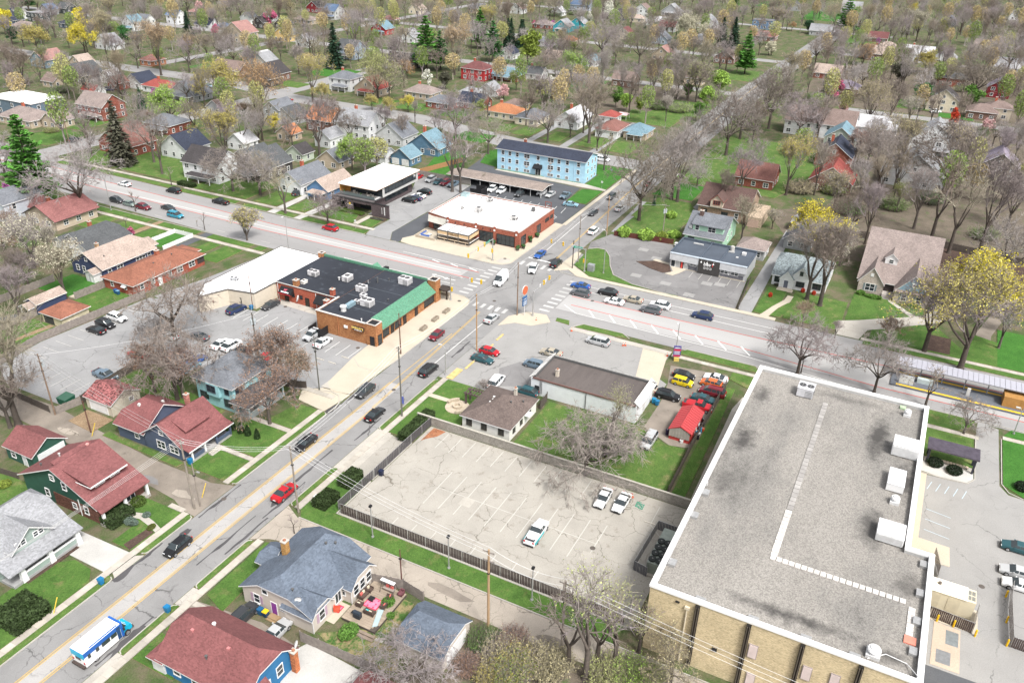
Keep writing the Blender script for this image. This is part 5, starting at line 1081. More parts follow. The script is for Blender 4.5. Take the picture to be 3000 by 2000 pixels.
# blue house with red roof in the bottom foreground
t=nh('blue_house','bright blue house with dark red shingle roof in the foreground','house',47,61)
H(t,-4.2,4.4,-6.3,7.2,0,2.8,3.6,'y',REDROOF,BLUES,over=.45,t=(.4,.3),c=(1.3,1.1))
H(t,-6.8,-1,-7.0,-3.9,0,2.4,1.6,'x',REDROOF,BLUES,over=.35,name=('wing_wall','wing_roof'));H(t,-4.4,-1.2,6.6,8.6,0,2.4,.6,'y',REDROOF,pl(.6),over=.4,t=(0,1),c=(0,1.6),name=('porch_wall','porch_roof'))
for y in (4.6,1.6):wi(t,'-x',-4.2,y,1.6,1.0,1.2)
wi(t,'-y',-6.3,1.6,1.9,.95,1.5);do_(t,'-y',-6.3,-.6,0,.95,2.1,(.7,.72,.72));wi(t,'-x',-4.2,-1.5,1.6,1.0,1.4);wi(t,'+x',4.4,2,1.6);wi(t,'+x',4.4,-3,1.6);wi(t,'+y',7.2,1.6,1.7,1.8,1.4,2,2)
bv_(t,-1.0,4.4,5.6,(.5,.2,.2));bv_(t,-1.0,-1.4,5.6,(.5,.2,.2));vent(t,.3,2.0,6.3,.16,.4,(.66,.66,.66));vent(t,-2.6,.8,4.3);ch_(t,3.6,-6.9,0,3.4,.7,brick((.4,.14,.06)))
dish(51.4,54.4,3.2,'pale satellite dish at the eave of the bright blue house',.3,.5)
# red roof cut by the bottom edge
t=nh('garage','red-roofed garage cut off by the bottom edge of the photo','garage',50,42);H(t,-3.0,3.0,-3.4,2.6,0,2.5,1.8,'y',REDROOF,BLUES,over=.3,t=(0,.4),c=(0,1));gd_(t,'-y',-3.4,0,0,4)
# green and brick house
t=nh('green_house','dark green and brick house with wide red roof and long dormer','house',61.5,105)
H(t,-3.9,4.0,-7.9,9.0,0,3.3,4.0,'x',REDROOF,GREENS,over=.55)
MB().box(-3.98,4.08,-7.95,2.0,0,2.4).bd('brick_base',DKBRICK,t)
g=MB();g.hexa([(-2.7,-5.9,4.9),(2.8,-5.9,4.9),(2.8,1.6,6.95),(-2.7,1.6,6.95)],[(-2.7,-5.9,5.75),(2.8,-5.9,5.75),(2.8,1.6,7.25),(-2.7,1.6,7.25)]);g.bd('dormer_wall',pl((.12,.045,.04)),t)
g=MB();g.hexa([(-3.2,-6.5,5.7),(3.3,-6.5,5.7),(3.3,1.9,7.32),(-3.2,1.9,7.32)],[(-3.2,-6.5,5.86),(3.3,-6.5,5.86),(3.3,1.9,7.48),(-3.2,1.9,7.48)]);g.bd('dormer_roof',REDROOF,t)
MB().box(-3.25,3.35,-6.58,-6.5,5.66,5.88).box(-3.27,-3.2,-6.5,1.9,5.6,5.7).bd('fascia',TRIM,t)
for x in (-1.8,-.9,.9,1.8):wi(t,'-y',-5.9,x,5.3,.6,.5,1,1)
for y,z,h in ((-1.2,4.6,1.3),(1.3,5.3,.9),(-5.2,1.6,1.3),(3.5,1.7,1.3),(-2.6,1.5,.9)):wi(t,'-x',-3.98,y,z,.8,h)
for x in (-2,1.6):wi(t,'-y',-7.96,x,1.4,1.4,1.2,2,1)
MB().box(-4.2,4.3,-9.1,-8.0,0,.5).bd('porch_floor',pl((.35,.33,.3)),t)
for x in (-3.9,0,4.0):MB().box(x-.2,x+.2,-9.05,-8.7,.5,2.7).bd('porch_post',TRIM,t)
g=MB();g.hexa([(-4.4,-9.3,2.7),(4.5,-9.3,2.7),(4.5,-7.6,3.5),(-4.4,-7.6,3.5)],[(-4.4,-9.3,2.86),(4.5,-9.3,2.86),(4.5,-7.6,3.7),(-4.4,-7.6,3.7)]);g.bd('porch_roof',[REDROOF],t)
bv_(t,2.6,1.0,7.4,(.6,.3,.28));bv_(t,-1.6,2.6,6.6,(.6,.3,.28));vent(t,-.9,3.0,6.2,.12,1.0,(.5,.5,.5));vent(t,-2.6,5.6,5.0);MB().tube([(-4.05,-3.9,.1),(-4.05,-3.9,3.2)],.07).bd('downspout',pl(.66),t)
# green garage
t=nh('garage','dark green garage with maroon gable roof and white doors beside the alley','garage',64.5,120.8)
H(t,-3.0,3.0,-3.4,3.4,0,2.6,1.9,'y',REDROOF,GREENS,over=.35);gd_(t,'-y',-3.4,.3,0,4.6,2.2,(.7,.72,.73));wi(t,'-x',-3,1.6,1.5);do_(t,'-x',-3,-1.2,0,.9,2,(.6,.62,.62))
# navy bungalow
t=nh('navy_bungalow','slate blue bungalow with red roof, broad dormer and front porch','house',79.3,104)
H(t,-4.6,4.6,-6.0,3.0,0,2.9,3.1,'x',REDROOF,SLATES,over=.5);H(t,-4.6,4.6,2.9,9.4,0,2.9,3.0,'y',REDROOF,SLATES,over=.5,t=(0,.55),c=(0,2.2),name=('rear_wall','rear_roof'))
g=MB();g.hexa([(-2.2,-4.6,3.6),(2.2,-4.6,3.6),(2.2,-1.4,5.8),(-2.2,-1.4,5.8)],[(-2.2,-4.6,4.4),(2.2,-4.6,4.4),(2.2,-1.4,5.95),(-2.2,-1.4,5.95)]);g.bd('dormer_wall',SLATES,t)
g=MB();g.hexa([(-2.7,-5.2,4.35),(2.7,-5.2,4.35),(2.7,-1.3,6.0),(-2.7,-1.3,6.0)],[(-2.7,-5.2,4.5),(2.7,-5.2,4.5),(2.7,-1.3,6.15),(-2.7,-1.3,6.15)]);g.bd('dormer_roof',REDROOF,t)
for y,wd in ((-1.0,1.8),(-4.0,1.8)):wi(t,'-x',-4.6,y,1.7,wd,1.4,2,2)
wi(t,'-x',-4.6,4.8,1.7,.9,1.2);wi(t,'-x',-4.6,-1.5,4.2,.8,.7);wi(t,'-y',-4.65,0,4.0,2.6,.4,3,1)
MB().box(-4.4,4.6,-7.6,-6.05,0,.6).bd('porch_floor',pl((.35,.34,.33)),t);MB().box(1.2,4.6,-7.6,-7.4,.6,1.3).box(-4.4,-1.6,-7.6,-7.4,.6,1.3).bd('porch_wall',SLATES,t)
g=MB();g.hexa([(-5,-8.0,2.55),(5,-8.0,2.55),(5,-6.2,2.95),(-5,-6.2,2.95)],[(-5,-8.0,2.72),(5,-8.0,2.72),(5,-6.2,3.15),(-5,-6.2,3.15)]);g.bd('porch_roof',REDROOF,t);MB().box(-5.05,5.05,-8.08,-8,2.55,2.74).bd('fascia',TRIM,t)
for x in (-4.2,-1.4,1.2,4.4):MB().box(x-.14,x+.14,-7.75,-7.45,.6,2.6).bd('porch_post',pl((.66,.66,.66)) if x<1 else SLATES,t)
for k in range(3):MB().box(-1.4,1.0,-8.4-k*.3,-8.1-k*.3,0,.5-k*.15).bd('step',CONC,t)
for k in range(4):bv_(t,-1.4+k*.9,6.9-k*.9,5.4)
ch_(t,3.9,1.2,4.2,6.3,.7,brick((.36,.16,.13)));wi(t,'+x',4.6,-2,1.7);wi(t,'-y',-6.0,2,1.7,1.4,1.3,2,2);do_(t,'-y',-6.0,-.4,.6,.9,2)
# tan garage behind
t=nh('garage','cream garage with mottled red shingle roof beside the car park fence','garage',81.2,122.4)
H(t,-3.1,3.1,-3.3,3.4,0,2.45,1.5,'y',sg_((.24,.09,.09),.75),pl((.52,.47,.39),.8),over=.3);gd_(t,'-x',-3.1,.1,0,4.4,2.0);wi(t,'-y',-3.3,1.2,1.6,.8,.7)
bpy.data.objects[t.name]
# foursquare
t=nh('blue_foursquare','pale turquoise two-storey house with grey pyramid roof behind the bare tree','house',94.6,105.4)
H(t,-5.0,5.0,-4.4,4.5,0,5.6,3.3,'x',GREY,TEALS,over=.6,t=(1,1),c=(4.4,4.4));dkt=pl((.05,.06,.08))
H(t,-5.5,4,-8.3,-4.45,0,2.6,.9,'y',sg_((.085,.08,.085)),pl((.30,.34,.35)),over=.4,t=(1,0),c=(3.2,0),walls=False,name=('wall','porch_roof'))
for x in (-5.2,-2,1,3.7):MB().box(x-.12,x+.12,-8.2,-7.95,0,2.5).bd('porch_post',pl((.42,.52,.54)),t)
MB().box(-5.3,3.9,-8.3,-4.5,0,.5).box(-5.3,-2.2,-8.3,-8.15,.5,1.3).bd('porch_floor',pl((.33,.36,.36)),t)
wi(t,'-x',-5.0,.3,4.2,1.9,1.3,2,2,dkt);wi(t,'-x',-5.0,-3.0,4.2,.9,1.4,1,2,dkt);wi(t,'-x',-5.0,-3.0,1.6,1.8,1.5,2,2,dkt);wi(t,'-x',-5.0,2.8,1.8,1.8,1.3,2,2,dkt);wi(t,'-x',-5,3.6,4.4,.5,.6,1,1,dkt)
MB().box(-5.6,-5.02,-1.6,1.4,2.6,5.1).bd('bay',TEALS,t);wi(t,'-x',-5.6,.2,4.1,1.9,1.3,2,2,dkt)
for x in (-3.4,2.8):wi(t,'-y',-4.4,x,4.2,1.6,1.5,2,2,dkt)
wi(t,'+x',5,0,4.2,1.2,1.4);wi(t,'+y',4.5,0,4.2,1.2,1.4);ch_(t,3.2,-1.4,7.4,9.3,.8,brick((.16,.09,.08)));vent(t,-1.4,1.4,8.2)
# grey house at the left edge
t=nh('grey_house','sage house with pale grey roof, gabled dormer and white porch columns at the left edge','house',48,103)
H(t,-5.0,5.6,-4.0,6.4,0,3.4,3.6,'x',LTGREY,SAGE,over=.5,t=(.35,.35),c=(1.2,1.2));H(t,-2.8,2.8,-4.7,2,3.3,4.2,2.2,'y',LTGREY,SAGE,over=.5,name=('dormer_wall','dormer_roof'))
for x in (-1.9,-1.1,.8,1.6):wi(t,'-y',-4.7,x,4.55,.6,.75,1,2)
g=MB();g.hexa([(-5.5,-7.2,2.5),(6.0,-7.2,2.5),(6.0,-3.9,3.45),(-5.5,-3.9,3.45)],[(-5.5,-7.2,2.68),(6.0,-7.2,2.68),(6.0,-3.9,3.7),(-5.5,-3.9,3.7)]);g.bd('porch_roof',LTGREY,t)
for x in (-3.3,.9,5.2):MB().hexa([(x-.42,-6.9,0),(x+.42,-6.9,0),(x+.42,-6.1,0),(x-.42,-6.1,0)],[(x-.28,-6.8,2.5),(x+.28,-6.8,2.5),(x+.28,-6.2,2.5),(x-.28,-6.2,2.5)]).bd('porch_column',TRIM,t)
MB().box(-2.9,.5,-6.7,-6.5,.5,1.35).box(1.3,4.8,-6.7,-6.5,.5,1.35).bd('porch_wall',SAGE,t);MB().box(-5,5.4,-6.8,-4.05,0,.5).bd('porch_floor',pl((.3,.3,.3)),t);MB().box(-3,5,-6.78,-6.42,1.35,1.45).bd('porch_rail',TRIM,t)
wi(t,'-y',-4.0,2.6,1.8,2.2,1.4,3,2);do_(t,'-y',-4.0,-.8,.5,.95,2.1,(.1,.06,.05));wi(t,'-x',-5,-2,1.7,1.4,1.3,2,2);wi(t,'+x',5.6,1,1.7)
# long brick bungalow and its neighbours beyond the car park
t=nh('brick_bungalow','long red brick bungalow with orange-brown hip roof beside the car park','house',125.5,160.4);RB=brick((.30,.075,.05),(.36,.12,.08))
H(t,-10.9,10.6,-5.0,4.9,0,2.9,1.9,'x',ORROOF,RB,over=.5,t=(1,1),c=(4.4,4.4));H(t,10,12.6,-1.5,4.4,0,2.5,.8,'x',ORROOF,RB,over=.4,t=(0,1),c=(0,1.6),name=('porch_wall','porch_roof'))
for x,wd,h in ((-8.6,.9,1.1),(-5.4,.8,.9),(-.2,.7,1.0),(2.8,1.6,1.2),(6.6,1.7,1.2)):wi(t,'-y',-5.0,x,1.7,wd,h,2 if wd>1 else 1,2)
do_(t,'-y',-5.0,-3.3,0,.95,2.0,(.66,.66,.66));wi(t,'-x',-10.9,2.2,1.7,.8,1.1);wi(t,'-x',-10.9,-2.2,1.7,.8,.8)
g=MB();g.hexa([(-11.7,-2.9,2.0),(-10.9,-2.9,2.0),(-10.9,-1.5,2.0),(-11.7,-1.5,2.0)],[(-11.0,-2.9,2.6),(-10.9,-2.9,2.6),(-10.9,-1.5,2.6),(-11.0,-1.5,2.6)]);g.bd('awning',pl(.6),t)
MB().box(8.4,10.62,-5.04,-3.6,.9,2.4).bd('porch_opening',pl((.05,.04,.04)),t);ch_(t,1.6,.6,4.2,5.9,.9);vent(t,-1.8,-1.8,4.0);vent(t,4,-1.6,4.2)
t=nh('navy_house','navy blue house with pale tan roof between two lawns','house',124.6,174)
H(t,-7.4,8.0,-5.4,5.6,0,3.1,3.0,'x',TAN,NAVYS,over=.5,t=(0,.45),c=(0,2.0));H(t,7.4,11.2,-2.6,3.4,0,2.5,1.1,'x',TAN,NAVYS,over=.4,walls=False,name=('wall','porch_roof'))
for x in (8.2,11.0):
 for y in (-2.4,3.2):MB().box(x-.12,x+.12,y-.12,y+.12,0,2.5).bd('porch_post',TRIM,t)
for x,wd in ((-5.6,.9),(-2.6,1.7),(3.6,2.7),(6.2,.9)):wi(t,'-y',-5.4,x,1.75,wd,1.2,max(1,int(wd/.8)),2)
for y in (3.6,1.4):wi(t,'-x',-7.4,y,1.7,.9,1.3)
H(t,-9.6,-7.3,-4.6,-1.8,0,2.3,.8,'x',TAN,pl(.62),over=.3,name=('entry_wall','entry_roof'));do_(t,'-x',-9.6,-3.2,.2,.85,1.9,(.5,.5,.52));wi(t,'-x',-7.4,0,4.4,.7,.7);ch_(t,-3.0,1.0,5.0,6.8,.7,brick((.3,.2,.12)));vent(t,-4.4,-2.8,4.5)
t=nh('navy_garage','narrow navy garage with tan gable roof beside the dark driveway','garage',101.3,168);H(t,-3.4,3.8,-1.7,1.9,0,2.5,1.0,'x',TAN,NAVYS,over=.3);H(t,-5.2,-3.3,-1.4,1.6,0,2.0,.8,'x',TAN,NAVYS,over=.25,walls=False,name=('wall','porch_roof'))
for y in (-1.3,1.5):MB().box(-5.1,-4.9,y-.1,y+.1,0,2.0).bd('post',TRIM,t)
t=nh('garage','yellowish block garage with orange-brown hip roof on the lawn by the wooden fence','garage',99.7,159.4);H(t,-3.3,3.3,-3.2,3.2,0,2.4,1.6,'y',ORROOF,pl((.52,.47,.33),.9),over=.45,t=(1,1),c=(2.9,2.9));MB().box(-3.36,-3.3,-.4,2.7,0,2.1).bd('garage_opening',pl((.05,.05,.05)),t);MB().hexa([(-2.2,-3.9,.1),(.4,-3.9,.1),(.4,-3.3,1.1),(-2.2,-3.3,1.1)],[(-2.2,-3.95,.2),(.4,-3.95,.2),(.4,-3.3,1.25),(-2.2,-3.3,1.25)]).bd('leaning_board',pl((.42,.38,.3)),t)
t=nh('white_house','white house with charcoal roof and brick chimney behind the budding trees','house',128,184.6);H(t,-5.8,6.4,-4.6,5.4,0,3.9,3.2,'x',DKGREY,WS,over=.5,t=(0,.4),c=(0,1.6));H(t,-7.6,-3.4,.6,5.6,3.4,5.2,.9,'x',DKGREY,WS,over=.3,name=('upper_wall','upper_roof'));H(t,6,9,-2.4,3,0,2.6,1.2,'x',DKGREY,WS,over=.4,name=('porch_wall','porch_roof'))
for y,z in ((-2.4,1.6),(1.8,1.6),(-1,4.9),(4.6,4.4)):wi(t,'-x',-5.84 if z<4.2 or y<0 else -7.62,y,z,.9,1.1)
for x in (-3,1,4):wi(t,'-y',-4.6,x,1.8)
ch_(t,.8,1.6,5.6,8.0,.8,brick((.3,.1,.06)))
t=nh('red_roof_bungalow','tan bungalow with dusty red roof and dark gable trim beyond the bare tree lawn','house',140,212.6);H(t,-7,6,-6.2,6.4,0,3.0,3.2,'x',sg_((.24,.105,.10)),pl((.46,.38,.30)),over=.7,trim=pl((.06,.05,.05)));H(t,-3,3,5,10.4,0,3.0,2.6,'y',sg_((.24,.105,.10)),pl((.46,.38,.30)),over=.5,name=('wing_wall','wing_roof'));H(t,5.5,8.4,-3,4,0,2.5,1.0,'x',sg_((.24,.105,.10)),pl((.46,.38,.30)),over=.5,name=('porch_wall','porch_roof'))
for y in (-3,2):wi(t,'-x',-7,y,1.6,1.6,1.2,2,2)
for x in (-4,0,4):wi(t,'-y',-6.2,x,1.6,1.3,1.2,2,2)
ch_(t,-1.5,3,4.8,6.4,.8)
t=nh('pale_house','pale blue-grey two-storey house cut off by the left edge','house',136,228);H(t,-6,6,-5,5,0,5.4,2.6,'x',GREY,sd_g((.52,.56,.62)),over=.4)
for y in (-2.5,2.5):
 for z in (1.5,4.2):wi(t,'-x',-6,y,z)
for x in (-3,2):
 for z in (1.5,4.2):wi(t,'-y',-5,x,z)
# behind the drinks shop
t=nh('mint_house','mint green house with grey roof directly behind the drinks shop','house',216.6,48.6)
H(t,-6.8,8,-5.4,5.0,0,3.5,4.0,'y',GREY,MINT,over=.5);g=MB();g.hexa([(-5.4,-4.9,4.2),(-5.4,3.4,4.2),(-.6,3.4,7.0),(-.6,-4.9,7.0)][::-1],[(-5.4,-4.9,6.1),(-5.4,3.4,6.1),(-.6,3.4,7.1),(-.6,-4.9,7.1)][::-1]);g.bd('dormer_wall',MINT,t)
g=MB();g.hexa([(-6.0,-5.3,6.0),(-.4,-5.3,7.3),(-.4,3.8,7.3),(-6.0,3.8,6.0)],[(-6.0,-5.3,6.16),(-.4,-5.3,7.46),(-.4,3.8,7.46),(-6.0,3.8,6.16)]);g.bd('dormer_roof',GREY,t)
for y,wd in ((2.2,.9),(-1.8,1.9)):wi(t,'-x',-5.4,y,5.1,wd,1.3,2 if wd>1 else 1,2)
wi(t,'-x',-6.8,3.2,2.2,1.6,.9,3,1,DKTRIM);do_(t,'-x',-6.8,.2,.2,.9,2.0,(.6,.62,.6));wi(t,'-x',-6.8,-2.8,1.8);wi(t,'-y',-5.4,-1,2,.9,1.2);wi(t,'-y',-5.4,3,2,.9,1.2);wi(t,'-y',-5.4,0,5,.9,1.2);ch_(t,-1.2,2.4,6.2,8.6,1.0,brick((.12,.08,.07)));MB().box(-5.5,-4.6,3.6,4.4,4.7,5.3).bd('skylight',pl(.6),t)
t=nh('tudor_brick_house','brown brick house with dark brown roof, small gabled dormer and garage behind the mint house','house',243.5,48.6);DKBROWN=sg_((.10,.062,.055))
H(t,-8.6,7,-6,8.4,0,3.6,4.4,'y',DKBROWN,brick((.28,.2,.15)),over=.5);H(t,-9.4,-3,1.2,4.8,3.6,5.6,1.8,'x',DKBROWN,pl((.5,.42,.34)),over=.35,trim=pl((.3,.08,.06)),name=('dormer_wall','dormer_roof'))
wi(t,'-x',-9.4,3,5.0,1.9,1.1,3,2,pl((.3,.08,.06)));wi(t,'-x',-8.6,6.6,1.5,1.6,1.6,2,2,DKTRIM);wi(t,'-x',-8.6,.5,1.5,1.8,1.5,3,2,DKTRIM);wi(t,'-x',-8.6,-3,1.7,1.0,1.5)
MB().box(-10.5,2,-10.6,-6.05,0,3.0).bd('garage_wing',brick((.34,.27,.2)),t);gd_(t,'-x',-10.5,-8.4,0,2.8,2.2,(.46,.33,.27));wi(t,'-y',-6.0,-2,2,1.4,1.3,2,2)
# slate cottage and the large taupe house
t=nh('slate_cottage','white cottage with mottled slate roof and gabled entry beside the drive','house',202.5,20.6);SLT=sg_((.21,.245,.255),.45)
H(t,-6.6,7,-6.2,6.4,0,2.7,3.4,'y',SLT,WS,over=.3,t=(.35,.35),c=(1.5,1.5));H(t,-8.0,-2,1.2,4.4,0,2.6,1.9,'x',SLT,WS,over=.2,name=('entry_wall','entry_roof'));H(t,-7.2,0,-2.2,1.6,0,3.6,2.2,'x',SLT,WS,over=.2,name=('gable_wall','gable_roof'))
wi(t,'-x',-6.6,5.2,1.6,1.1,1.3,2,3,DKTRIM);do_(t,'-x',-8.0,2.8,.3,1.0,2.0,(.12,.13,.17));wi(t,'-x',-7.2,-.4,1.6,1.8,1.2,3,2,DKTRIM);wi(t,'-x',-7.2,-.3,4.4,.6,.9,1,2,DKTRIM);wi(t,'-x',-6.6,-4.2,1.6,1.8,1.3,3,2,DKTRIM);wi(t,'-y',-6.2,1,1.7);wi(t,'+y',6.4,0,1.7)
MB().box(-9.6,-8.05,.8,4.6,0,.18).box(-9.2,-8.05,1.2,4.2,.18,.36).bd('entry_step',MP,t)
t=nh('taupe_house','large new brick house with wide taupe roof and two front gables','house',217.5,0)
H(t,-13.4,16,-8.2,7.8,0,3.0,8.0,'y',TAUPE,TANB,over=.6);
H(t,-15.2,-2,2.2,7.7,0,3.0,3.6,'x',TAUPE,TANB,over=.35,name=('gable_wall','gable_roof'));H(t,-17.6,-2,-8.0,-.6,0,3.0,4.4,'x',TAUPE,TANB,over=.35,name=('gable_wall','gable_roof'))
MB().poly([(-17.68,-.7,3.3),(-17.68,-7.9,3.3),(-17.68,-4.3,7.15)]).bd('gable_panel',pl((.20,.30,.37)),t);MB().hexa([(-18.1,-8.1,2.95),(-17.6,-8.1,3.2),(-17.6,-.5,3.2),(-18.1,-.5,2.95)],[(-18.1,-8.1,3.05),(-17.6,-8.1,3.6),(-17.6,-.5,3.6),(-18.1,-.5,3.05)]).bd('pent_roof',TAUPE,t)
MB().box(-17.78,-17.68,-4.7,-3.9,4.6,5.6).bd('gable_vent',pl(.72),t);MB().box(-15.3,-15.2,4.7,5.4,4.4,5.2).bd('gable_vent',pl(.72),t)
shb=pl((.17,.21,.22));wi(t,'-x',-15.2,5.0,1.6,2.0,1.7,2,2,shutter=shb);wi(t,'-x',-17.6,-2.8,1.6,1.0,1.5,1,2,shutter=shb);wi(t,'-x',-17.6,-6.0,1.6,1.0,1.5,1,2,shutter=shb)
H(t,-8.6,-3,.4,3.2,5.0,7.2,1.2,'x',TAUPE,pl(.7),over=.25,name=('dormer_wall','dormer_roof'));wi(t,'-x',-8.6,1.8,6.5,.9,.9);MB().box(-13.5,-13.3,-.4,2.0,.4,2.7).bd('porch_recess',pl((.05,.04,.04)),t)
for k in range(4):MB().box(-16.0-k*.4,-15.6-k*.4,-.3,2.0,0,.6-k*.14).bd('step',pl((.33,.30,.28)),t)
MB().box(-15.6,-13.4,-.5,2.1,0,.7).bd('porch_floor',pl((.4,.37,.34)),t);gd_(t,'-y',-8.2,-8,0,4.8,2.3,(.6,.58,.55));wi(t,'-y',-8.2,2,2.0)
for x in (-6,5):wi(t,'+y',7.8,x,2.0)
# ================================================================ houses farther off
RC_={'navy':NAVY,'grey':GREY,'ltgrey':LTGREY,'charcoal':DKGREY,'brown':sg_((.20,.15,.135)),'red':sg_((.28,.07,.06)),'rose':sg_((.30,.17,.155)),'maroon':sg_((.15,.06,.06)),'tan':TAN,'orange':sg_((.40,.17,.085)),'teal':sg_((.15,.24,.29)),'blue':sg_((.10,.15,.24)),'pale':sg_((.45,.45,.47)),'dark':sg_((.055,.05,.052)),'taupe':TAUPE,'brick':sg_((.21,.10,.085)),'white':M_WROOF,'mauve':sg_((.22,.19,.24))}
WC_={'white':sd_g((.70,.71,.72)),'cream':pl((.60,.53,.42)),'tan':sd_g((.47,.39,.30)),'grey':sd_g((.36,.37,.38)),'ltgrey':sd_g((.55,.56,.57)),'dark':sd_g((.07,.065,.065)),'brick':brick((.22,.075,.055)),'brown':brick((.17,.10,.08)),'yellow':sd_g((.62,.45,.20)),'red':sd_g((.40,.035,.04)),'teal':sd_g((.05,.36,.44)),'blue':sd_g((.10,.19,.28)),'dkblue':sd_g((.055,.08,.12)),'sage':sd_g((.33,.38,.33)),'slate':sd_g((.20,.27,.33)),'bluegrey':sd_g((.30,.36,.44)),'maroon':sd_g((.22,.025,.035)),'charcoal':sd_g((.055,.07,.075)),'sky':sd_g((.12,.24,.42)),'pgreen':sd_g((.48,.54,.45)),'orangeb':brick((.32,.14,.08))}
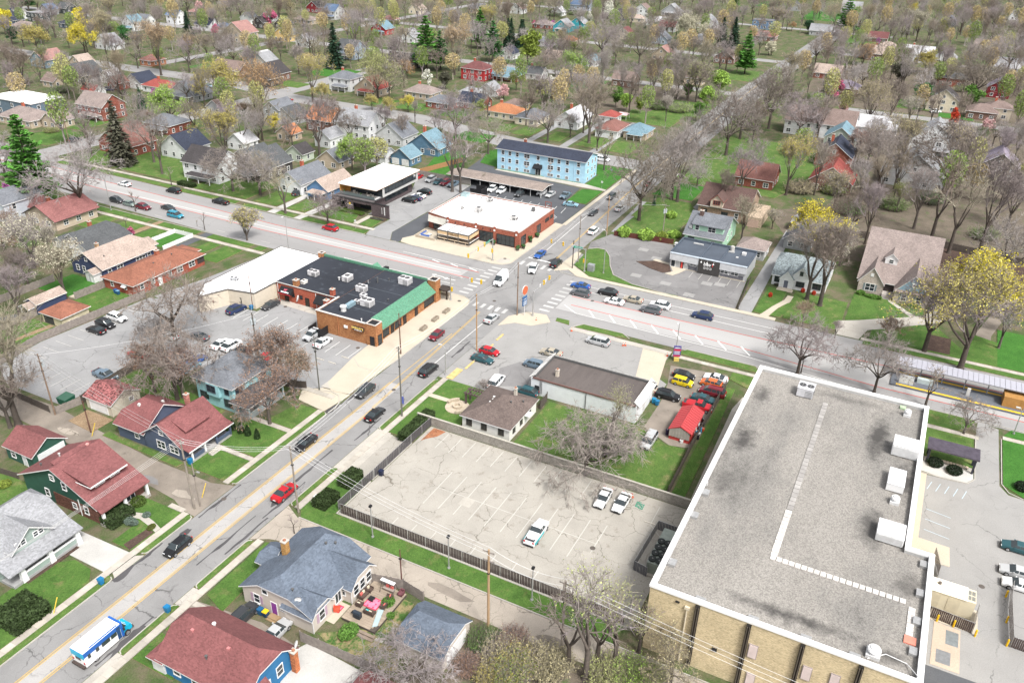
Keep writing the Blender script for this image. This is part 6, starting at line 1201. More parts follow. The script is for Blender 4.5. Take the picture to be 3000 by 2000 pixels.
# tile column, tile row, pixel x, pixel y (about the middle of the roof), size along X, size along Y, storeys, roof kind, roof colour, wall colour, extras, short description
FAR=[
(0,0,150,95,9,10,1.5,'gy','navy','white','d','white house with navy roof and purple-painted gable'),
(0,0,322,92,9,11,2,'f','ltgrey','charcoal','','charcoal boxy house'),(0,0,415,62,8,9,1.5,'gx','blue','grey','','grey house with blue roof'),
(0,0,118,152,8,9,1,'gx','navy','dkblue','','small navy cottage'),(0,0,215,205,10,15,1,'hy','taupe','tan','','tan ranch house'),
(0,0,610,182,9,13,1,'hy','navy','dkblue','','low navy ranch'),(0,0,570,50,9,10,1.5,'gy','charcoal','charcoal','','dark house near the top edge'),
(0,0,1140,165,9,10,2,'gx','teal','white','p','white house with teal roof'),(0,0,1255,150,8,8,2,'gy','grey','white','','narrow white house'),
(0,0,1510,112,8,10,2,'gy','blue','white','','white house with bright blue roof'),(0,0,1690,85,8,9,1,'hy','rose','tan','','tan house with rose roof'),
(0,0,1785,190,10,13,1,'gy','navy','white','','white ranch with navy roof'),(0,0,1932,212,9,9,1,'hx','blue','ltgrey','','pale house with blue-grey roof'),
(0,0,2070,255,12,16,2,'gx','rose','tan','','large tan house with rose roof'),(0,0,2145,135,8,9,1.5,'gx','charcoal','white','','white gabled house among bare trees'),
(0,0,2255,172,8,9,1.5,'gx','dark','dark','','dark shingled house'),(0,0,935,355,9,14,1,'gx','ltgrey','ltgrey','d','pale grey house with triple gables'),
(0,0,405,480,12,11,1.5,'gx','rose','slate','d','slate blue house with rose roof'),(0,0,700,510,8,9,1.5,'gx','tan','tan','','small beige gabled house'),
(0,0,715,605,12,13,1.5,'gx','charcoal','charcoal','d','charcoal house with dormer'),(0,0,955,625,7,7,1.2,'gx','pale','white','','white gabled garage'),
(0,0,1310,490,9,9,1,'hy','brick','orangeb','','orange brick cottage'),(0,0,1215,672,10,10,1,'gx','navy','white','','white cottage with navy roof'),
(0,0,1395,712,9,16,1,'hy','red','white','c','white ranch with bright red hip roof'),(0,0,800,748,6,8,1,'gy','red','white','','small white garage with red roof'),
(0,0,1012,680,6,7,1.2,'gx','brick','brick','','small red brick garage'),(0,0,1640,770,10,15,1,'gx','grey','grey','p','grey bungalow'),
(0,0,860,862,11,15,2,'gy','taupe','brick','p','red brick house with taupe gable roof'),(0,0,235,968,12,19,1,'hy','taupe','tan','c','long tan house with hip roof'),
(0,0,490,1000,8,8,1,'gx','taupe','tan','','tan garage'),(0,0,1440,1020,11,13,1.3,'hy','grey','brick','p','brick house under the lime green tree'),
(0,0,1090,1180,11,16,1.5,'gx','brick','brick','','red brick house behind the dark evergreen'),(0,0,1590,1215,11,12,1.5,'gx','navy','white','d','white tudor house with navy roof'),
(0,0,1820,1350,11,15,2,'gy','dark','white','p','white house with black porch roof'),(0,0,2170,1370,12,14,1.5,'gx','charcoal','dark','p','dark house behind the bare street trees'),
(0,0,1890,890,7,8,1,'gx','brown','grey','','small grey garage with white sign'),(0,0,2000,565,10,18,1,'gy','brown','brown','','long brown house'),
(0,0,2290,640,10,11,1.5,'gx','dark','dark','','dark two-storey house by the side street'),(0,0,2085,1180,7,8,1,'gx','pale','white','','small white garage with pale roof'),
(0,0,2275,500,9,11,1,'gx','ltgrey','ltgrey','','pale grey cottage'),(0,0,470,665,8,8,1,'gy','brown','tan','','tan shed by the alley'),
(1,0,695,75,11,11,2,'gy','blue','white','p','tall white house with blue roof'),(1,0,550,45,10,11,1.5,'gx','dark','maroon','','dark maroon house'),
(1,0,460,150,9,15,1,'hy','taupe','tan','','tan ranch near the magenta tree'),(1,0,268,185,8,9,1,'gx','charcoal','dark','','charcoal cottage'),
(1,0,285,275,10,11,1.5,'gx','grey','yellow','d','yellow house'),(1,0,458,325,8,9,1.5,'gx','ltgrey','ltgrey','','pale grey gabled cottage'),
(1,0,1120,225,10,11,1.5,'gx','teal','red','p','bright red house'),(1,0,1350,295,9,12,1.2,'gx','ltgrey','white','','white cottage with steep gables'),
(1,0,845,390,11,12,2,'gy','charcoal','bluegrey','p','blue-grey two-storey house'),(1,0,1185,150,9,10,1,'hy','rose','tan','','tan cottage with pinkish roof'),
(1,0,1270,490,9,12,1,'gy','dark','brown','','brown house with nearly black roof'),(1,0,1385,505,9,10,1,'gx','charcoal','dark','','dark gabled house beside the tall pine'),
(1,0,1940,560,11,13,2,'hy','maroon','red','c','red foursquare house'),(1,0,2195,610,11,16,1,'hy','teal','brick','p','brick ranch with teal roof'),
(1,0,2210,435,9,9,1.2,'gx','navy','white','','white storybook cottage'),(1,0,160,600,12,13,1.5,'gx','dark','brown','p','dark brown shingled house'),
(1,0,800,640,10,12,2,'hy','grey','white','cp','white foursquare with grey hip roof'),(1,0,1030,725,10,13,1.2,'gx','red','tan','p','tan bungalow with red roof'),
(1,0,1470,760,10,14,1,'hy','taupe','tan','c','low tan ranch with taupe hip roof'),(1,0,1640,845,9,12,1,'hy','grey','brick','','brick ranch with grey hip roof'),
(1,0,1915,845,9,12,1,'gy','navy','brick','c','low house with navy roof'),(1,0,1880,762,7,8,1,'hy','ltgrey','white','','white hip-roofed garage'),
(1,0,2050,742,7,8,1,'gx','ltgrey','ltgrey','','grey garage beside the pink tree'),(1,0,2180,925,10,14,1,'hy','orange','cream','c','cream house with orange roof'),
(1,0,2275,868,7,9,1,'hy','brown','yellow','','small yellow garage'),(1,0,225,895,10,8,2,'gx','grey','grey','','grey two-storey house by the side street'),
(1,0,325,965,9,10,1,'gx','charcoal','grey','','grey garage with slate roof'),(1,0,640,985,11,12,1.7,'gy','orange','brown','cd','brick tudor with orange roof'),
(1,0,930,1015,11,15,2,'gy','ltgrey','white','cd','white colonial with three dormers'),(1,0,1240,1120,10,12,1.3,'gx','grey','ltgrey','','pale house behind the bare trees'),
(1,0,655,1140,8,7,1.4,'gx','ltgrey','white','','white garage with light grey roof'),(1,0,1520,1215,9,13,1,'gx','teal','blue','c','blue ranch with teal roof'),
(1,0,1320,1305,7,8,1,'gx','teal','blue','G','blue double garage'),(1,0,405,1275,6,7,1,'gx','dark','pgreen','','pale green garage'),
(1,0,710,1330,8,9,1,'gx','grey','tan','','beige garage with grey roof'),(1,1,440,80,14,9,1.4,'gx','bluegrey' if 0 else 'grey','white','c','white house beside the blue bungalow'),
(1,1,670,140,13,8,1,'gx','tan','sky','p','bright blue bungalow'),(1,0,90,1370,13,13,1.5,'gx','charcoal','dark','p','dark bungalow behind the street lawn'),
(1,0,1120,1290,6,6,1,'gy','ltgrey','white','','small white shed'),(1,0,310,1110,6,7,1,'gx','orange','tan','','tan garage with orange roof'),
(1,0,80,490,9,11,1,'gx','pale','white','','white cottage behind mauve trees'),(1,0,140,130,8,9,1,'gx','grey','grey','','grey cottage by the magenta tree'),
(2,0,465,85,8,9,1,'gx','pale','white','','white cottage with pale roof'),(2,0,545,65,8,9,1,'hy','charcoal','dark','','dark cottage'),
(2,0,505,205,10,11,1.5,'gx','ltgrey','teal','p','vivid teal house'),(2,0,640,180,9,10,1.5,'gx','ltgrey','teal','','second teal house half hidden'),
(2,0,335,190,9,13,1,'hy','taupe','brick','','brown ranch left of the teal house'),(2,0,650,25,10,18,1.5,'gy','blue','bluegrey','','long blue-grey house at the top edge'),
(2,0,1190,72,10,12,1.7,'gx','brown','white','','white house with brown roof'),(2,0,1440,85,9,15,1,'gx','ltgrey','grey','p','grey ranch with white trim'),
(2,0,980,115,9,11,1.2,'gx','dark','dkblue','','dark blue house with brick porch'),(2,0,1145,140,8,10,1,'hy','tan','cream','','cream cottage with tan roof'),
(2,0,1290,165,8,10,1,'gy','pale','white','','pale garage'),(2,0,1410,210,9,11,1.2,'gy','maroon','white','','white house with maroon roof'),
(2,0,1035,265,9,9,1.4,'gx','maroon','cream','','cream tudor'),(2,0,1350,310,9,10,1.2,'gx','grey','bluegrey','','blue-grey cottage with white gable'),
(2,0,1535,325,9,9,1.2,'gx','ltgrey','sage','','sage green house'),(2,0,1668,318,8,8,1,'gy','ltgrey','bluegrey','','blue-grey garage'),
(2,0,1365,440,9,11,1.3,'gx','rose','tan','','tan house with crossed gables'),(2,0,555,325,8,10,1,'hy','orange','tan','','tan house with faded orange roof'),
(2,0,350,335,8,9,1,'hy','grey','ltgrey','','pale cottage with grey hip roof'),(2,0,430,470,9,10,1,'gy','tan','tan','','tan-roofed house'),
(2,0,1905,470,10,11,1.2,'gx','brown','brown','','brown tudor by the pines'),(2,0,1040,655,9,11,1.4,'gy','brown','brown','','brown shake-roofed house'),
(2,0,255,605,8,11,1,'gy','charcoal','white','c','white cape with charcoal roof'),(2,0,740,495,8,8,1.2,'gx','teal','white','','white cottage with teal shed'),
(2,0,590,985,16,10,1.1,'gx','pale','white','c','long white house with pale roof'),(2,0,235,970,12,10,1,'hx','grey','cream','','cream house with grey hip roof'),
(2,0,925,1065,13,9,1.1,'hx','brick','white','','white house with red-brown roof'),(2,0,910,965,7,7,1,'hx','red','white','','white garage with red hip roof'),
(2,0,1155,1090,10,9,1,'hy','teal','tan','p','tan brick cottage with teal hip roof'),(2,0,2235,160,10,14,2,'f','grey','sky','','modern blue and white house'),
(2,0,2240,290,11,15,1,'hy','brick','brown','','brown ranch with dusty red roof'),
(3,0,1100,305,9,12,1,'gy','maroon','brown','','brown cottage with maroon roof'),(3,0,1185,372,7,9,1,'hy','tan','cream','','cream garage with tan roof'),
(3,0,1120,440,11,17,1.5,'gy','tan','brown','c','long brick house with tan roof'),(3,0,1440,440,11,17,1.6,'gy','pale','white','cd','large white house with pale grey roof'),
(3,0,1690,475,10,11,1.3,'gx','ltgrey','white','d','white cape cottage'),(3,0,1735,640,10,13,1.6,'hy','charcoal','brick','','brick house with slate hip roof'),
(3,0,1670,825,11,13,1.8,'gx','dark','cream','d','half-timbered tudor house'),(3,0,2145,725,9,10,1.7,'gx','mauve','maroon','','barn red gambrel house'),
(3,0,2000,925,10,12,1.3,'hy','brown','brown','','brown house in the bare wood'),(3,0,2145,895,9,10,1.8,'hy','brown','cream','c','cream two-storey house at the right'),
(3,0,670,600,10,13,1,'gy','tan','brick','','brick ranch with tan roof'),(3,0,800,720,11,15,1.2,'hy','mauve','brown','','brown house with slate roof'),
(3,0,615,1010,13,26,2,'gy','brown','white','','long white two-storey house'),(3,0,1080,1055,10,16,1.6,'gy','pale','ltgrey','','pale-roofed wing beside the long white house'),
(3,0,790,1140,12,11,1.8,'gx','teal','sage','','sage gabled house'),(3,0,740,1280,13,12,1.6,'gx','navy','brick','cd','house with two dark navy gables'),
(3,0,1590,1150,13,16,2,'gx','ltgrey','white','pd','big white house with porches'),(3,0,2150,1370,13,12,1.8,'gx','mauve','dark','','dark house with mauve roof at the right edge'),
(3,0,2015,372,9,11,1.2,'gy','taupe','tan','','tan house with beige roof'),(3,0,610,245,10,14,1.2,'gy','ltgrey','grey','','grey house by the street at the top right'),
(3,0,1720,165,8,9,1.2,'gx','blue','dkblue','','small blue house at the top right'),(3,0,2295,110,9,10,1.6,'gx','ltgrey','white','','white house near the top right corner'),
(3,0,2245,555,12,20,1.2,'gy','pale','white','','broad white building at the right edge'),(3,1,65,60,11,12,1.2,'gy','brick','brick','','low brick house with white flat garage'),
(3,1,715,85,12,13,1.4,'gx','red','brown','','brown house hidden by bare trees'),(3,1,1420,30,16,20,1.5,'gx','ltgrey','ltgrey','','wide pale house in the bare wood'),
(3,1,455,455,5,5,1,'gx','pale','cream','','small pale garden shed'),(3,1,430,590,7,7,1,'gx','grey','grey','','grey garage behind the slate cottage'),(2,1,2150,660,7,7,1,'hy','taupe','grey','','small grey garage behind the drinks shop'),
(3,0,380,40,9,10,1.3,'gx','charcoal','grey','','grey house near the power poles'),(3,0,900,40,9,11,1.2,'gy','ltgrey','bluegrey','','pale house at the top edge'),
(1,0,1950,60,9,12,1.3,'gy','grey','tan','','tan house under the golden tree'),(1,0,1420,60,9,10,1.4,'gx','tan','cream','','cream house near the top'),(1,0,2290,60,9,10,1.3,'gx','brown','white','','white house at the wood edge'),
(2,0,120,60,9,10,1.2,'gx','brick','cream','','cream house with brick roof at the top'),(2,0,1750,180,10,14,1.3,'gx','ltgrey','white','','white shop-like house'),(2,0,1640,640,8,9,1.4,'gy','brown','tan','','tan house among the tall bare trees'),
]
FAR_HOUSES=[];HLAB={}
def far_house(c,r,px,py,lx,ly,st,kind,rc,wc,ex,lab):
 h={1:2.9,1.1:3.1,1.2:3.3,1.3:3.5,1.4:3.6,1.5:3.8,1.6:4.2,1.7:4.8,1.8:5.0,2:5.6}[st]
 x,y=G(c,r,px,py,h+1.0);far=True
 nm='garage' if ('garage' in lab) else ('shed' if 'shed' in lab else ('apartment_block' if 'boxy' in lab and 0 else 'house'))
 full=lab if len(lab.split())>=4 else lab+' in the background'
 t=nh(nm,full,nm,x,y);FAR_HOUSES.append((x,y,lx,ly,lab));a,b=lx/2,ly/2;rm,wm=RC_[rc],WC_[wc]
 rise=(b if kind[1]=='x' else a)*{'g':.72,'h':.5,'f':0}[kind[0]] if kind[0] != 'f' else 0
 if kind[0]=='f':
  MB().box(-a,a,-b,b,0,h).bd('wall',wm,t);MB().box(-a-.2,a+.2,-b-.2,b+.2,h,h+.25).bd('roof',rm,t)
 else:
  run=(b if kind[1]=='x' else a);hip=kind[0]=='h'
  H(t,-a,a,-b,b,0,h,rise,kind[1],rm,wm,over=.45,t=(1,1) if hip else (0,0),c=(run*.9,run*.9) if hip else (0,0))
 ylit='-y' if y>0 else '+y';yp=-b if y>0 else b
 for fl in range(2 if st>=1.7 else 1):
  z=1.5+fl*2.7
  n=max(1,int(ly/3.4))
  for i in range(n):wi(t,'-x',-a,-b+ly*(i+.5)/n,z,1.1 if (i+fl) % 2 else 1.5,1.3,1 if (i+fl) % 2 else 2,2,far=True)
  n=max(1,int(lx/3.4))
  for i in range(n):wi(t,ylit,yp,-a+lx*(i+.5)/n,z,1.0,1.3,1,2,far=True)
 if kind=='gx' and st>=1.2:wi(t,'-x',-a,0,h+rise*.33,.9,1.0,1,2,far=True)
 if 'c' in ex:ch_(t,a*.2,b*.35,h+rise*.3,h+rise+1.2,.9,brick((.36,.10,.06)))
 if 'p' in ex:
  H(t,-a-2.6,-a+.1,-b*.8,b*.5,0,2.4,.7,'y',rm,wm,over=.3,t=(1,1),c=(1.2,1.2),walls=False,name=('wall','porch_roof'))
  for yy in (-b*.78,-b*.15,b*.48):MB().box(-a-2.5,-a-2.3,yy-.1,yy+.1,0,2.4).bd('porch_post',TRIM,t)
 if 'd' in ex:
  for yy in ((-b*.45,b*.45) if ly>12 else (0,)):
   if kind=='gx' and ly<=12:continue
   H(t,-a*.72,0,yy-1.0,yy+1.0,h+.4,h+2.0,.9,'x',rm,wm,over=.2,name=('dormer_wall','dormer_roof'));wi(t,'-x',-a*.72,yy,h+1.4,.8,.9,far=True)
 if 'G' in ex:
  for yy in (-b*.5,b*.5):gd_(t,'-x',-a,yy,0,2.6,2.1)
 return t
for f_ in FAR:far_house(*f_)
# half-timbering, purple wall, modern details
t=nh('apartment_building','long blue-grey apartment building with flat white roof at the left edge','apartment building',*G(0,0,190,830,6.2));wmm=WC_['blue']
MB().box(-7,7,-15,11,0,6).bd('wall',sd_g((.13,.18,.23)),t);MB().box(-7.3,7.3,-15.3,11.3,6,6.35).bd('roof',M_WROOF,t)
for y in (-13.4,-3,5):
 for z in (1.6,4.4):wi(t,'-x',-7,y,z,1.2,1.2,far=True)
for z in (1.6,4.4):
 for x in (-4,3):wi(t,'-y',-15,x,z,1.2,1.2,far=True)
for y in (-10,-2,6):MB().box(-7.06,-7,y-.08,y+.08,0,6).bd('wall_joint',DKTRIM,t)
# ================================================================ trees and shrubs
import numpy as np
M_TRUNK=barkmat('tree_bark',[(.075,.06,.05),(.11,.092,.08),(.06,.047,.038),(.095,.082,.073)])
M_TWIG=barkmat('tree_twigs',[(.25,.21,.185),(.31,.28,.265),(.20,.16,.13),(.36,.33,.32),(.29,.245,.25),(.19,.16,.14),(.33,.30,.22),(.30,.255,.285),(.28,.235,.16)])
M_BUD=foliage('leaf_buds');M_LEAF=foliage('foliage');M_NEEDLE=foliage('needles')
NWOOD=850
class Quads:
 def __init__(s):s.p=[];s.a=[];s.b=[]
 def add(s,c,a,b):s.p.append(c);s.a.append(a);s.b.append(b)
 def arrays(s):
  p,a,b=(np.array(x,dtype=np.float32) for x in (s.p,s.a,s.b));return np.stack([p-a-b,p+a-b*.6,p+a*.7+b,p-a+b*.8],1).reshape(-1,3)
def np_mesh(name,parts,mats):
 """parts: (verts Nx3, loop index array, per-face size, material)"""
 V=[];LI=[];LS=[];MI=[];off=0
 for v,li,fs,mi in parts:
  V.append(v);LI.append(li+off);LS.append(np.full(len(li)//fs,fs,dtype=np.int32));MI.append(np.full(len(li)//fs,mi,dtype=np.int32));off+=len(v)
 V=np.concatenate(V).astype(np.float32);LI=np.concatenate(LI).astype(np.int32);LS=np.concatenate(LS);MI=np.concatenate(MI)
 me=bpy.data.meshes.new(name);me.vertices.add(len(V));me.vertices.foreach_set('co',V.ravel());me.loops.add(len(LI));me.loops.foreach_set('vertex_index',LI)
 me.polygons.add(len(LS));st=np.zeros(len(LS),dtype=np.int32);st[1:]=np.cumsum(LS)[:-1];me.polygons.foreach_set('loop_start',st);me.polygons.foreach_set('loop_total',LS)
 me.polygons.foreach_set('material_index',MI)
 for m in mats:me.materials.append(m)
 me.update();me.validate();return me
def prisms(segs,k=3):
 """segments (p, q, r0, r1) -> k-sided open prisms"""
 S=np.array([(*p,*q,r0,r1) for p,q,r0,r1 in segs],dtype=np.float32);p,q,r0,r1=S[:,:3],S[:,3:6],S[:,6],S[:,7]
 d=q-p;d /= np.maximum(np.linalg.norm(d,axis=1,keepdims=True),1e-6);ref=np.where(np.abs(d[:,2:3])<.9,np.array([[0,0,1.]]),np.array([[1.,0,0]]))
 u=np.cross(d,ref);u /= np.maximum(np.linalg.norm(u,axis=1,keepdims=True),1e-6);w_=np.cross(d,u);vs_=[]
 for c,r in ((p,r0),(q,r1)):
  for i in range(k):a=2*PI*i/k;vs_.append(c+(u*math.cos(a)+w_*math.sin(a))*r[:,None])
 V=np.stack(vs_,1).reshape(-1,3);n=len(S);base=(np.arange(n)*2*k)[:,None]
 f=np.array([[i,(i+1) % k,k+(i+1) % k,k+i] for i in range(k)]).ravel()[None,:]
 return V,(base+f).ravel(),4
def quadpart(Q,mi):
 v=Q.arrays();return (v,np.arange(len(v)),4,mi)
def rv(rs):
 while True:
  v=Vector((rs.uniform(-1,1),rs.uniform(-1,1),rs.uniform(-1,1)))
  if .05<v.length<1:return v.normalized()
def skeleton(seed,h,spread,trunk=.28,limbs=5,up=.5,depth=4,kids=(3,4),droop=0.0,tw=.030,lean=0.0):
 rs=random.Random(seed);big=[];tw_=[];tips=[]
 def grow(p,d,L,r,lv):
  n=3 if lv<3 else 2;q=p
  for i in range(n):
   d=(d+rv(rs)*(.20 if lv else .08)+Vector((0,0,(up*.16 if lv<3 else -droop*.3)))).normalized();q2=q+d*L/n;a,b=r*(1-.45*i/n),r*(1-.45*(i+1)/n)
   (big if lv<=1 else tw_).append((q,q2,max(a,tw),max(b,tw*.8)));q=q2
   if lv>=2:
    for _ in range(3 if lv==2 else 2):
     e=(d+rv(rs)*.9).normalized();ll=L*rs.uniform(.3,.6);m=q+e*ll;tw_.append((q,m,tw*1.0,tw*.45));tips.append((m,e))
  if lv>=depth:
   for _ in range(5):
    e=(d+rv(rs)*.85+Vector((0,0,-droop))).normalized();m=q+e*L*rs.uniform(.5,1.0);tw_.append((q,m,tw*.9,tw*.35));tips.append((m,e))
   return
  for k in range(rs.randint(*kids)):
   ax=rv(rs);e=(d*.9+ax*(.62+.1*lv)*spread+Vector((0,0,.12*up))).normalized();grow(q,e,L*rs.uniform(.6,.84),r*.52,lv+1)
 top=Vector((lean*h*trunk,0,h*trunk));r0=h*.021
 big.append((Vector((0,0,-.3)),Vector((0,0,h*.03)),r0*1.7,r0*1.15));big.append((Vector((0,0,h*.03)),top,r0*1.15,r0*.85))
 lead=(h*(1-trunk))
 for k in range(limbs):
  a=2*PI*(k+rs.uniform(-.3,.3))/limbs;o_=spread*rs.uniform(.45,1.0)
  if k==0:o_ *= .25
  grow(top-Vector((0,0,rs.uniform(0,.12)*h*trunk*2)),Vector((math.cos(a)*o_,math.sin(a)*o_,up+.45)).normalized(),lead*rs.uniform(.30,.40),r0*.62,1)
 # scale so the top of the crown really stands at h
 mz=max(t[0].z for t in tips);f=h/mz
 for L_ in (big,tw_):
  for i,(p,q,a,b) in enumerate(L_):L_[i]=(p*f,q*f,a,b)
 return big,tw_,[(p*f,e) for p,e in tips],rs
def tree_proto(kind,seed,h,spread,buds=0,bs=.13,**k):
 big,tw_,tips,rs=skeleton(seed,h,spread,**k);t=bpy.data.objects.new('tree',None);COL.objects.link(t)
 link('trunk',np_mesh('trunk',[prisms(big,6)+(0,)],[M_TRUNK]),t)
 parts=[prisms(tw_,3)+(0,)]
 if buds:
  Q=Quads()
  for p,e in tips:
   for _ in range(buds):
    a=rv(rs);b=rv(rs);s=bs*rs.uniform(.6,1.5);Q.add(p-e*rs.uniform(-.1,.9)+rv(rs)*.3,a*s,b*s)
  parts.append(quadpart(Q,1))
 link('crown',np_mesh('crown',parts,[M_TWIG,M_BUD]),t);register(t);return t
def leafy_proto(seed,h,rx,rz,zc,n=2600,ls=.2,clumps=16,trunkr=.16,shell=.35):
 rs=random.Random(seed);t=bpy.data.objects.new('tree',None);COL.objects.link(t)
 big=[(Vector((0,0,-.3)),Vector((0,0,zc)),trunkr*1.3,trunkr*.8)];Q=Quads();cl=[]
 for i in range(clumps):
  d=rv(rs);rr=rs.uniform(.35,.95);c=Vector((d.x*rx*rr,d.y*rx*rr,zc+d.z*rz*rr));cl.append(c);big.append((Vector((0,0,zc*rs.uniform(.45,.9))),c,trunkr*.5,trunkr*.12))
 for i in range(n):
  c=rs.choice(cl);d=rv(rs)*(rs.random()**shell);p=c+Vector((d.x*rx*.42,d.y*rx*.42,d.z*rz*.36));s=ls*rs.uniform(.6,1.5);Q.add(p,rv(rs)*s,rv(rs)*s)
 link('trunk',np_mesh('trunk',[prisms(big,5)+(0,)],[M_TRUNK]),t);link('crown',np_mesh('crown',[quadpart(Q,0)],[M_LEAF]),t);register(t);return t
def conifer_proto(seed,h,r,spruce=True):
 rs=random.Random(seed);t=bpy.data.objects.new('tree',None);COL.objects.link(t);big=[(Vector((0,0,-.3)),Vector((0,0,h*.97)),h*.02,.04)];Q=Quads()
 z=h*(.06 if spruce else .16)
 while z<h*.99:
  f=(z/h);rr=r*((1-f)**.85 if spruce else (1-f**1.7)*rs.uniform(.7,1.1))+.15;n=max(4,int((9 if spruce else 6)*(rr/r+.35)));ph=rs.random()*6
  for k in range(n):
   a=ph+2*PI*k/n+rs.uniform(-.25,.25);L=rr*rs.uniform(.7,1.12);dz=-.28 if spruce else .12;d=Vector((math.cos(a),math.sin(a),dz)).normalized();sd_=Vector((-math.sin(a),math.cos(a),0))
   big.append((Vector((0,0,z)),Vector((0,0,z))+d*L*.9,.05,.02))
   m=int((6 if spruce else 15)*L/1.2)+4
   for j in range(m):
    q=(j+rs.random())/m;
    if not spruce and q<.22:continue
    p=Vector((0,0,z))+d*L*q+sd_*rs.uniform(-.4,.4)*L*(.25+.4*q)+Vector((0,0,rs.uniform(-.25,.12) if spruce else rs.uniform(-.1,.4)));s=rs.uniform(.22,.46)*(1 if spruce else 1.1)
    Q.add(p,(d+rv(rs)*.5)*s,(sd_+rv(rs)*.7)*s*(.55 if spruce else .7))
  z+=h*(.034 if spruce else .05)*rs.uniform(.8,1.25)
 link('trunk',np_mesh('trunk',[prisms(big,4)+(0,)],[M_TRUNK]),t);link('crown',np_mesh('crown',[quadpart(Q,0)],[M_NEEDLE]),t);register(t);return t
def bush_proto(seed,n,ls,form='ball',stems=False):
 """unit shrub: radius 1, height about 1; box form for hedges"""
 rs=random.Random(seed);t=bpy.data.objects.new('shrub',None);COL.objects.link(t);Q=Quads()
 for i in range(n):
  if form=='box':p=Vector((rs.uniform(-1,1),rs.uniform(-1,1),rs.uniform(.05,1)));m=rs.randint(0,2);p[m]=(rs.choice((-1,1)) if m<2 else 1.0)*rs.uniform(.9,1.05);p.z=max(.03,p.z)
  elif form=='cone':z=rs.random()**.8;a=rs.random()*2*PI;rr=(1-z)**.6*rs.uniform(.8,1.05)*(.55+.45*min(1,z*6));p=Vector((rr*math.cos(a),rr*math.sin(a),z))
  elif form=='loose':d=rv(rs)*rs.random()**.25;p=Vector((d.x,d.y,.5+.55*d.z+.12*math.sin(d.x*7+seed)*math.cos(d.y*6)))
  else:d=rv(rs)*rs.uniform(.86,1.04);p=Vector((d.x,d.y,max(.03,.45+.52*d.z)))
  s=ls*rs.uniform(.6,1.5);Q.add(p,rv(rs)*s,rv(rs)*s)
 link('foliage',np_mesh('foliage',[quadpart(Q,0)],[M_LEAF]),t)
 st=[(Vector((0,0,0)),Vector((rs.uniform(-.6,.6),rs.uniform(-.6,.6),rs.uniform(.5,.95))),.03,.012) for _ in range(26 if stems else 7)];link('stem',np_mesh('stem',[prisms(st,3)+(0,)],[M_TWIG]),t);register(t);return t
def thicket_proto(seed,n,st,lf):
 rs=random.Random(seed);t=bpy.data.objects.new('shrub',None);COL.objects.link(t);sg=[];Q=Quads()
 for i in range(st):
  a=rs.random()*6.283;r0=rs.random()**.6*.75;p=Vector((r0*math.cos(a),r0*math.sin(a),0));d=Vector((p.x*.7+rs.uniform(-.3,.3),p.y*.7+rs.uniform(-.3,.3),1)).normalized();L_=rs.uniform(.45,1.0)*(1.05-.4*r0)
  for k in range(3):
   q=p+d*L_/3;sg.append((p,q,.008*(1.2-.3*k),.008*(.9-.3*k)));p=q;d=(d+rv(rs)*.45).normalized()
   for _ in range(2):e=(d+rv(rs)*.9).normalized();m=p+e*rs.uniform(.1,.24);sg.append((p,m,.006,.003));[Q.add(p.lerp(m,rs.random()*1.1),rv(rs)*lf,rv(rs)*lf) for _ in range(n)]
 link('stem',np_mesh('stem',[prisms(sg,3)+(0,)],[M_TWIG]),t);link('foliage',np_mesh('foliage',[quadpart(Q,0)],[M_LEAF]),t);register(t);return t
# the kinds: key -> list of prototypes with their own height
PT={
 'b':[tree_proto('b',11,15,1.05),tree_proto('b',12,16,.85,up=.8),tree_proto('b',13,14,1.25,up=.35,limbs=6),tree_proto('b',14,17,.7,up=1.0,trunk=.3)],
 'o':[tree_proto('o',21,17,1.35,up=.28,limbs=7,tw=.036),tree_proto('o',22,18,1.2,up=.4,limbs=6,tw=.036)],
 'd':[tree_proto('d',31,14,1.0,buds=2,bs=.075),tree_proto('d',32,14,.85,buds=2,bs=.075,up=.8),tree_proto('d',33,15,1.1,buds=2,bs=.08)],
 'e':[tree_proto('e',41,12,1.1,buds=5,bs=.082,limbs=6),tree_proto('e',42,12,.95,buds=5,bs=.082)],
 'J':[tree_proto('J',311,20,1.0,buds=4,bs=.085,up=.6,trunk=.25,limbs=5),tree_proto('J',312,20,.8,buds=4,bs=.085,up=.8,trunk=.25)],
 'j':[tree_proto('j',301,20,.8,buds=2,bs=.075,depth=3,kids=(2,4),up=.7,trunk=.3,limbs=4,tw=.035)],
 'v':[tree_proto('v',51,9,.75,buds=1,bs=.08,up=1.1,trunk=.14,limbs=9,droop=-.1)],
 'w':[tree_proto('w',61,9,1.5,trunk=.10,limbs=8,up=.35,droop=.5,tw=.03)],
 't':[tree_proto('t',71,6,.6,depth=2,kids=(2,3),limbs=3,trunk=.4,tw=.022)],
 'k':[tree_proto('k',81,14,.8,up=.6,trunk=.3,limbs=4,depth=3,kids=(2,3),tw=.045)],
 'f':[leafy_proto(91,7,2.6,2.6,3.9,1900,.15,18),leafy_proto(92,7,2.2,3.0,3.9,1900,.15,14)],
 'l':[leafy_proto(95,11,4.0,3.6,6.8,3000,.2,24),leafy_proto(96,10,3.6,3.8,6.0,2800,.2,20)],
 's':[conifer_proto(101,16,4.2),conifer_proto(102,15,3.9)],
 'p':[conifer_proto(111,19,6.0,False),conifer_proto(112,18,5.4,False)],
}
PH={'J':(20,20),'b':(15,16,14,17),'o':(17,18),'d':(14,14,15),'e':(12,12),'j':(20,),'v':(9,),'w':(9,),'t':(6,),'k':(14,),'f':(7,7),'l':(11,10),'s':(16,15),'p':(19,18)}
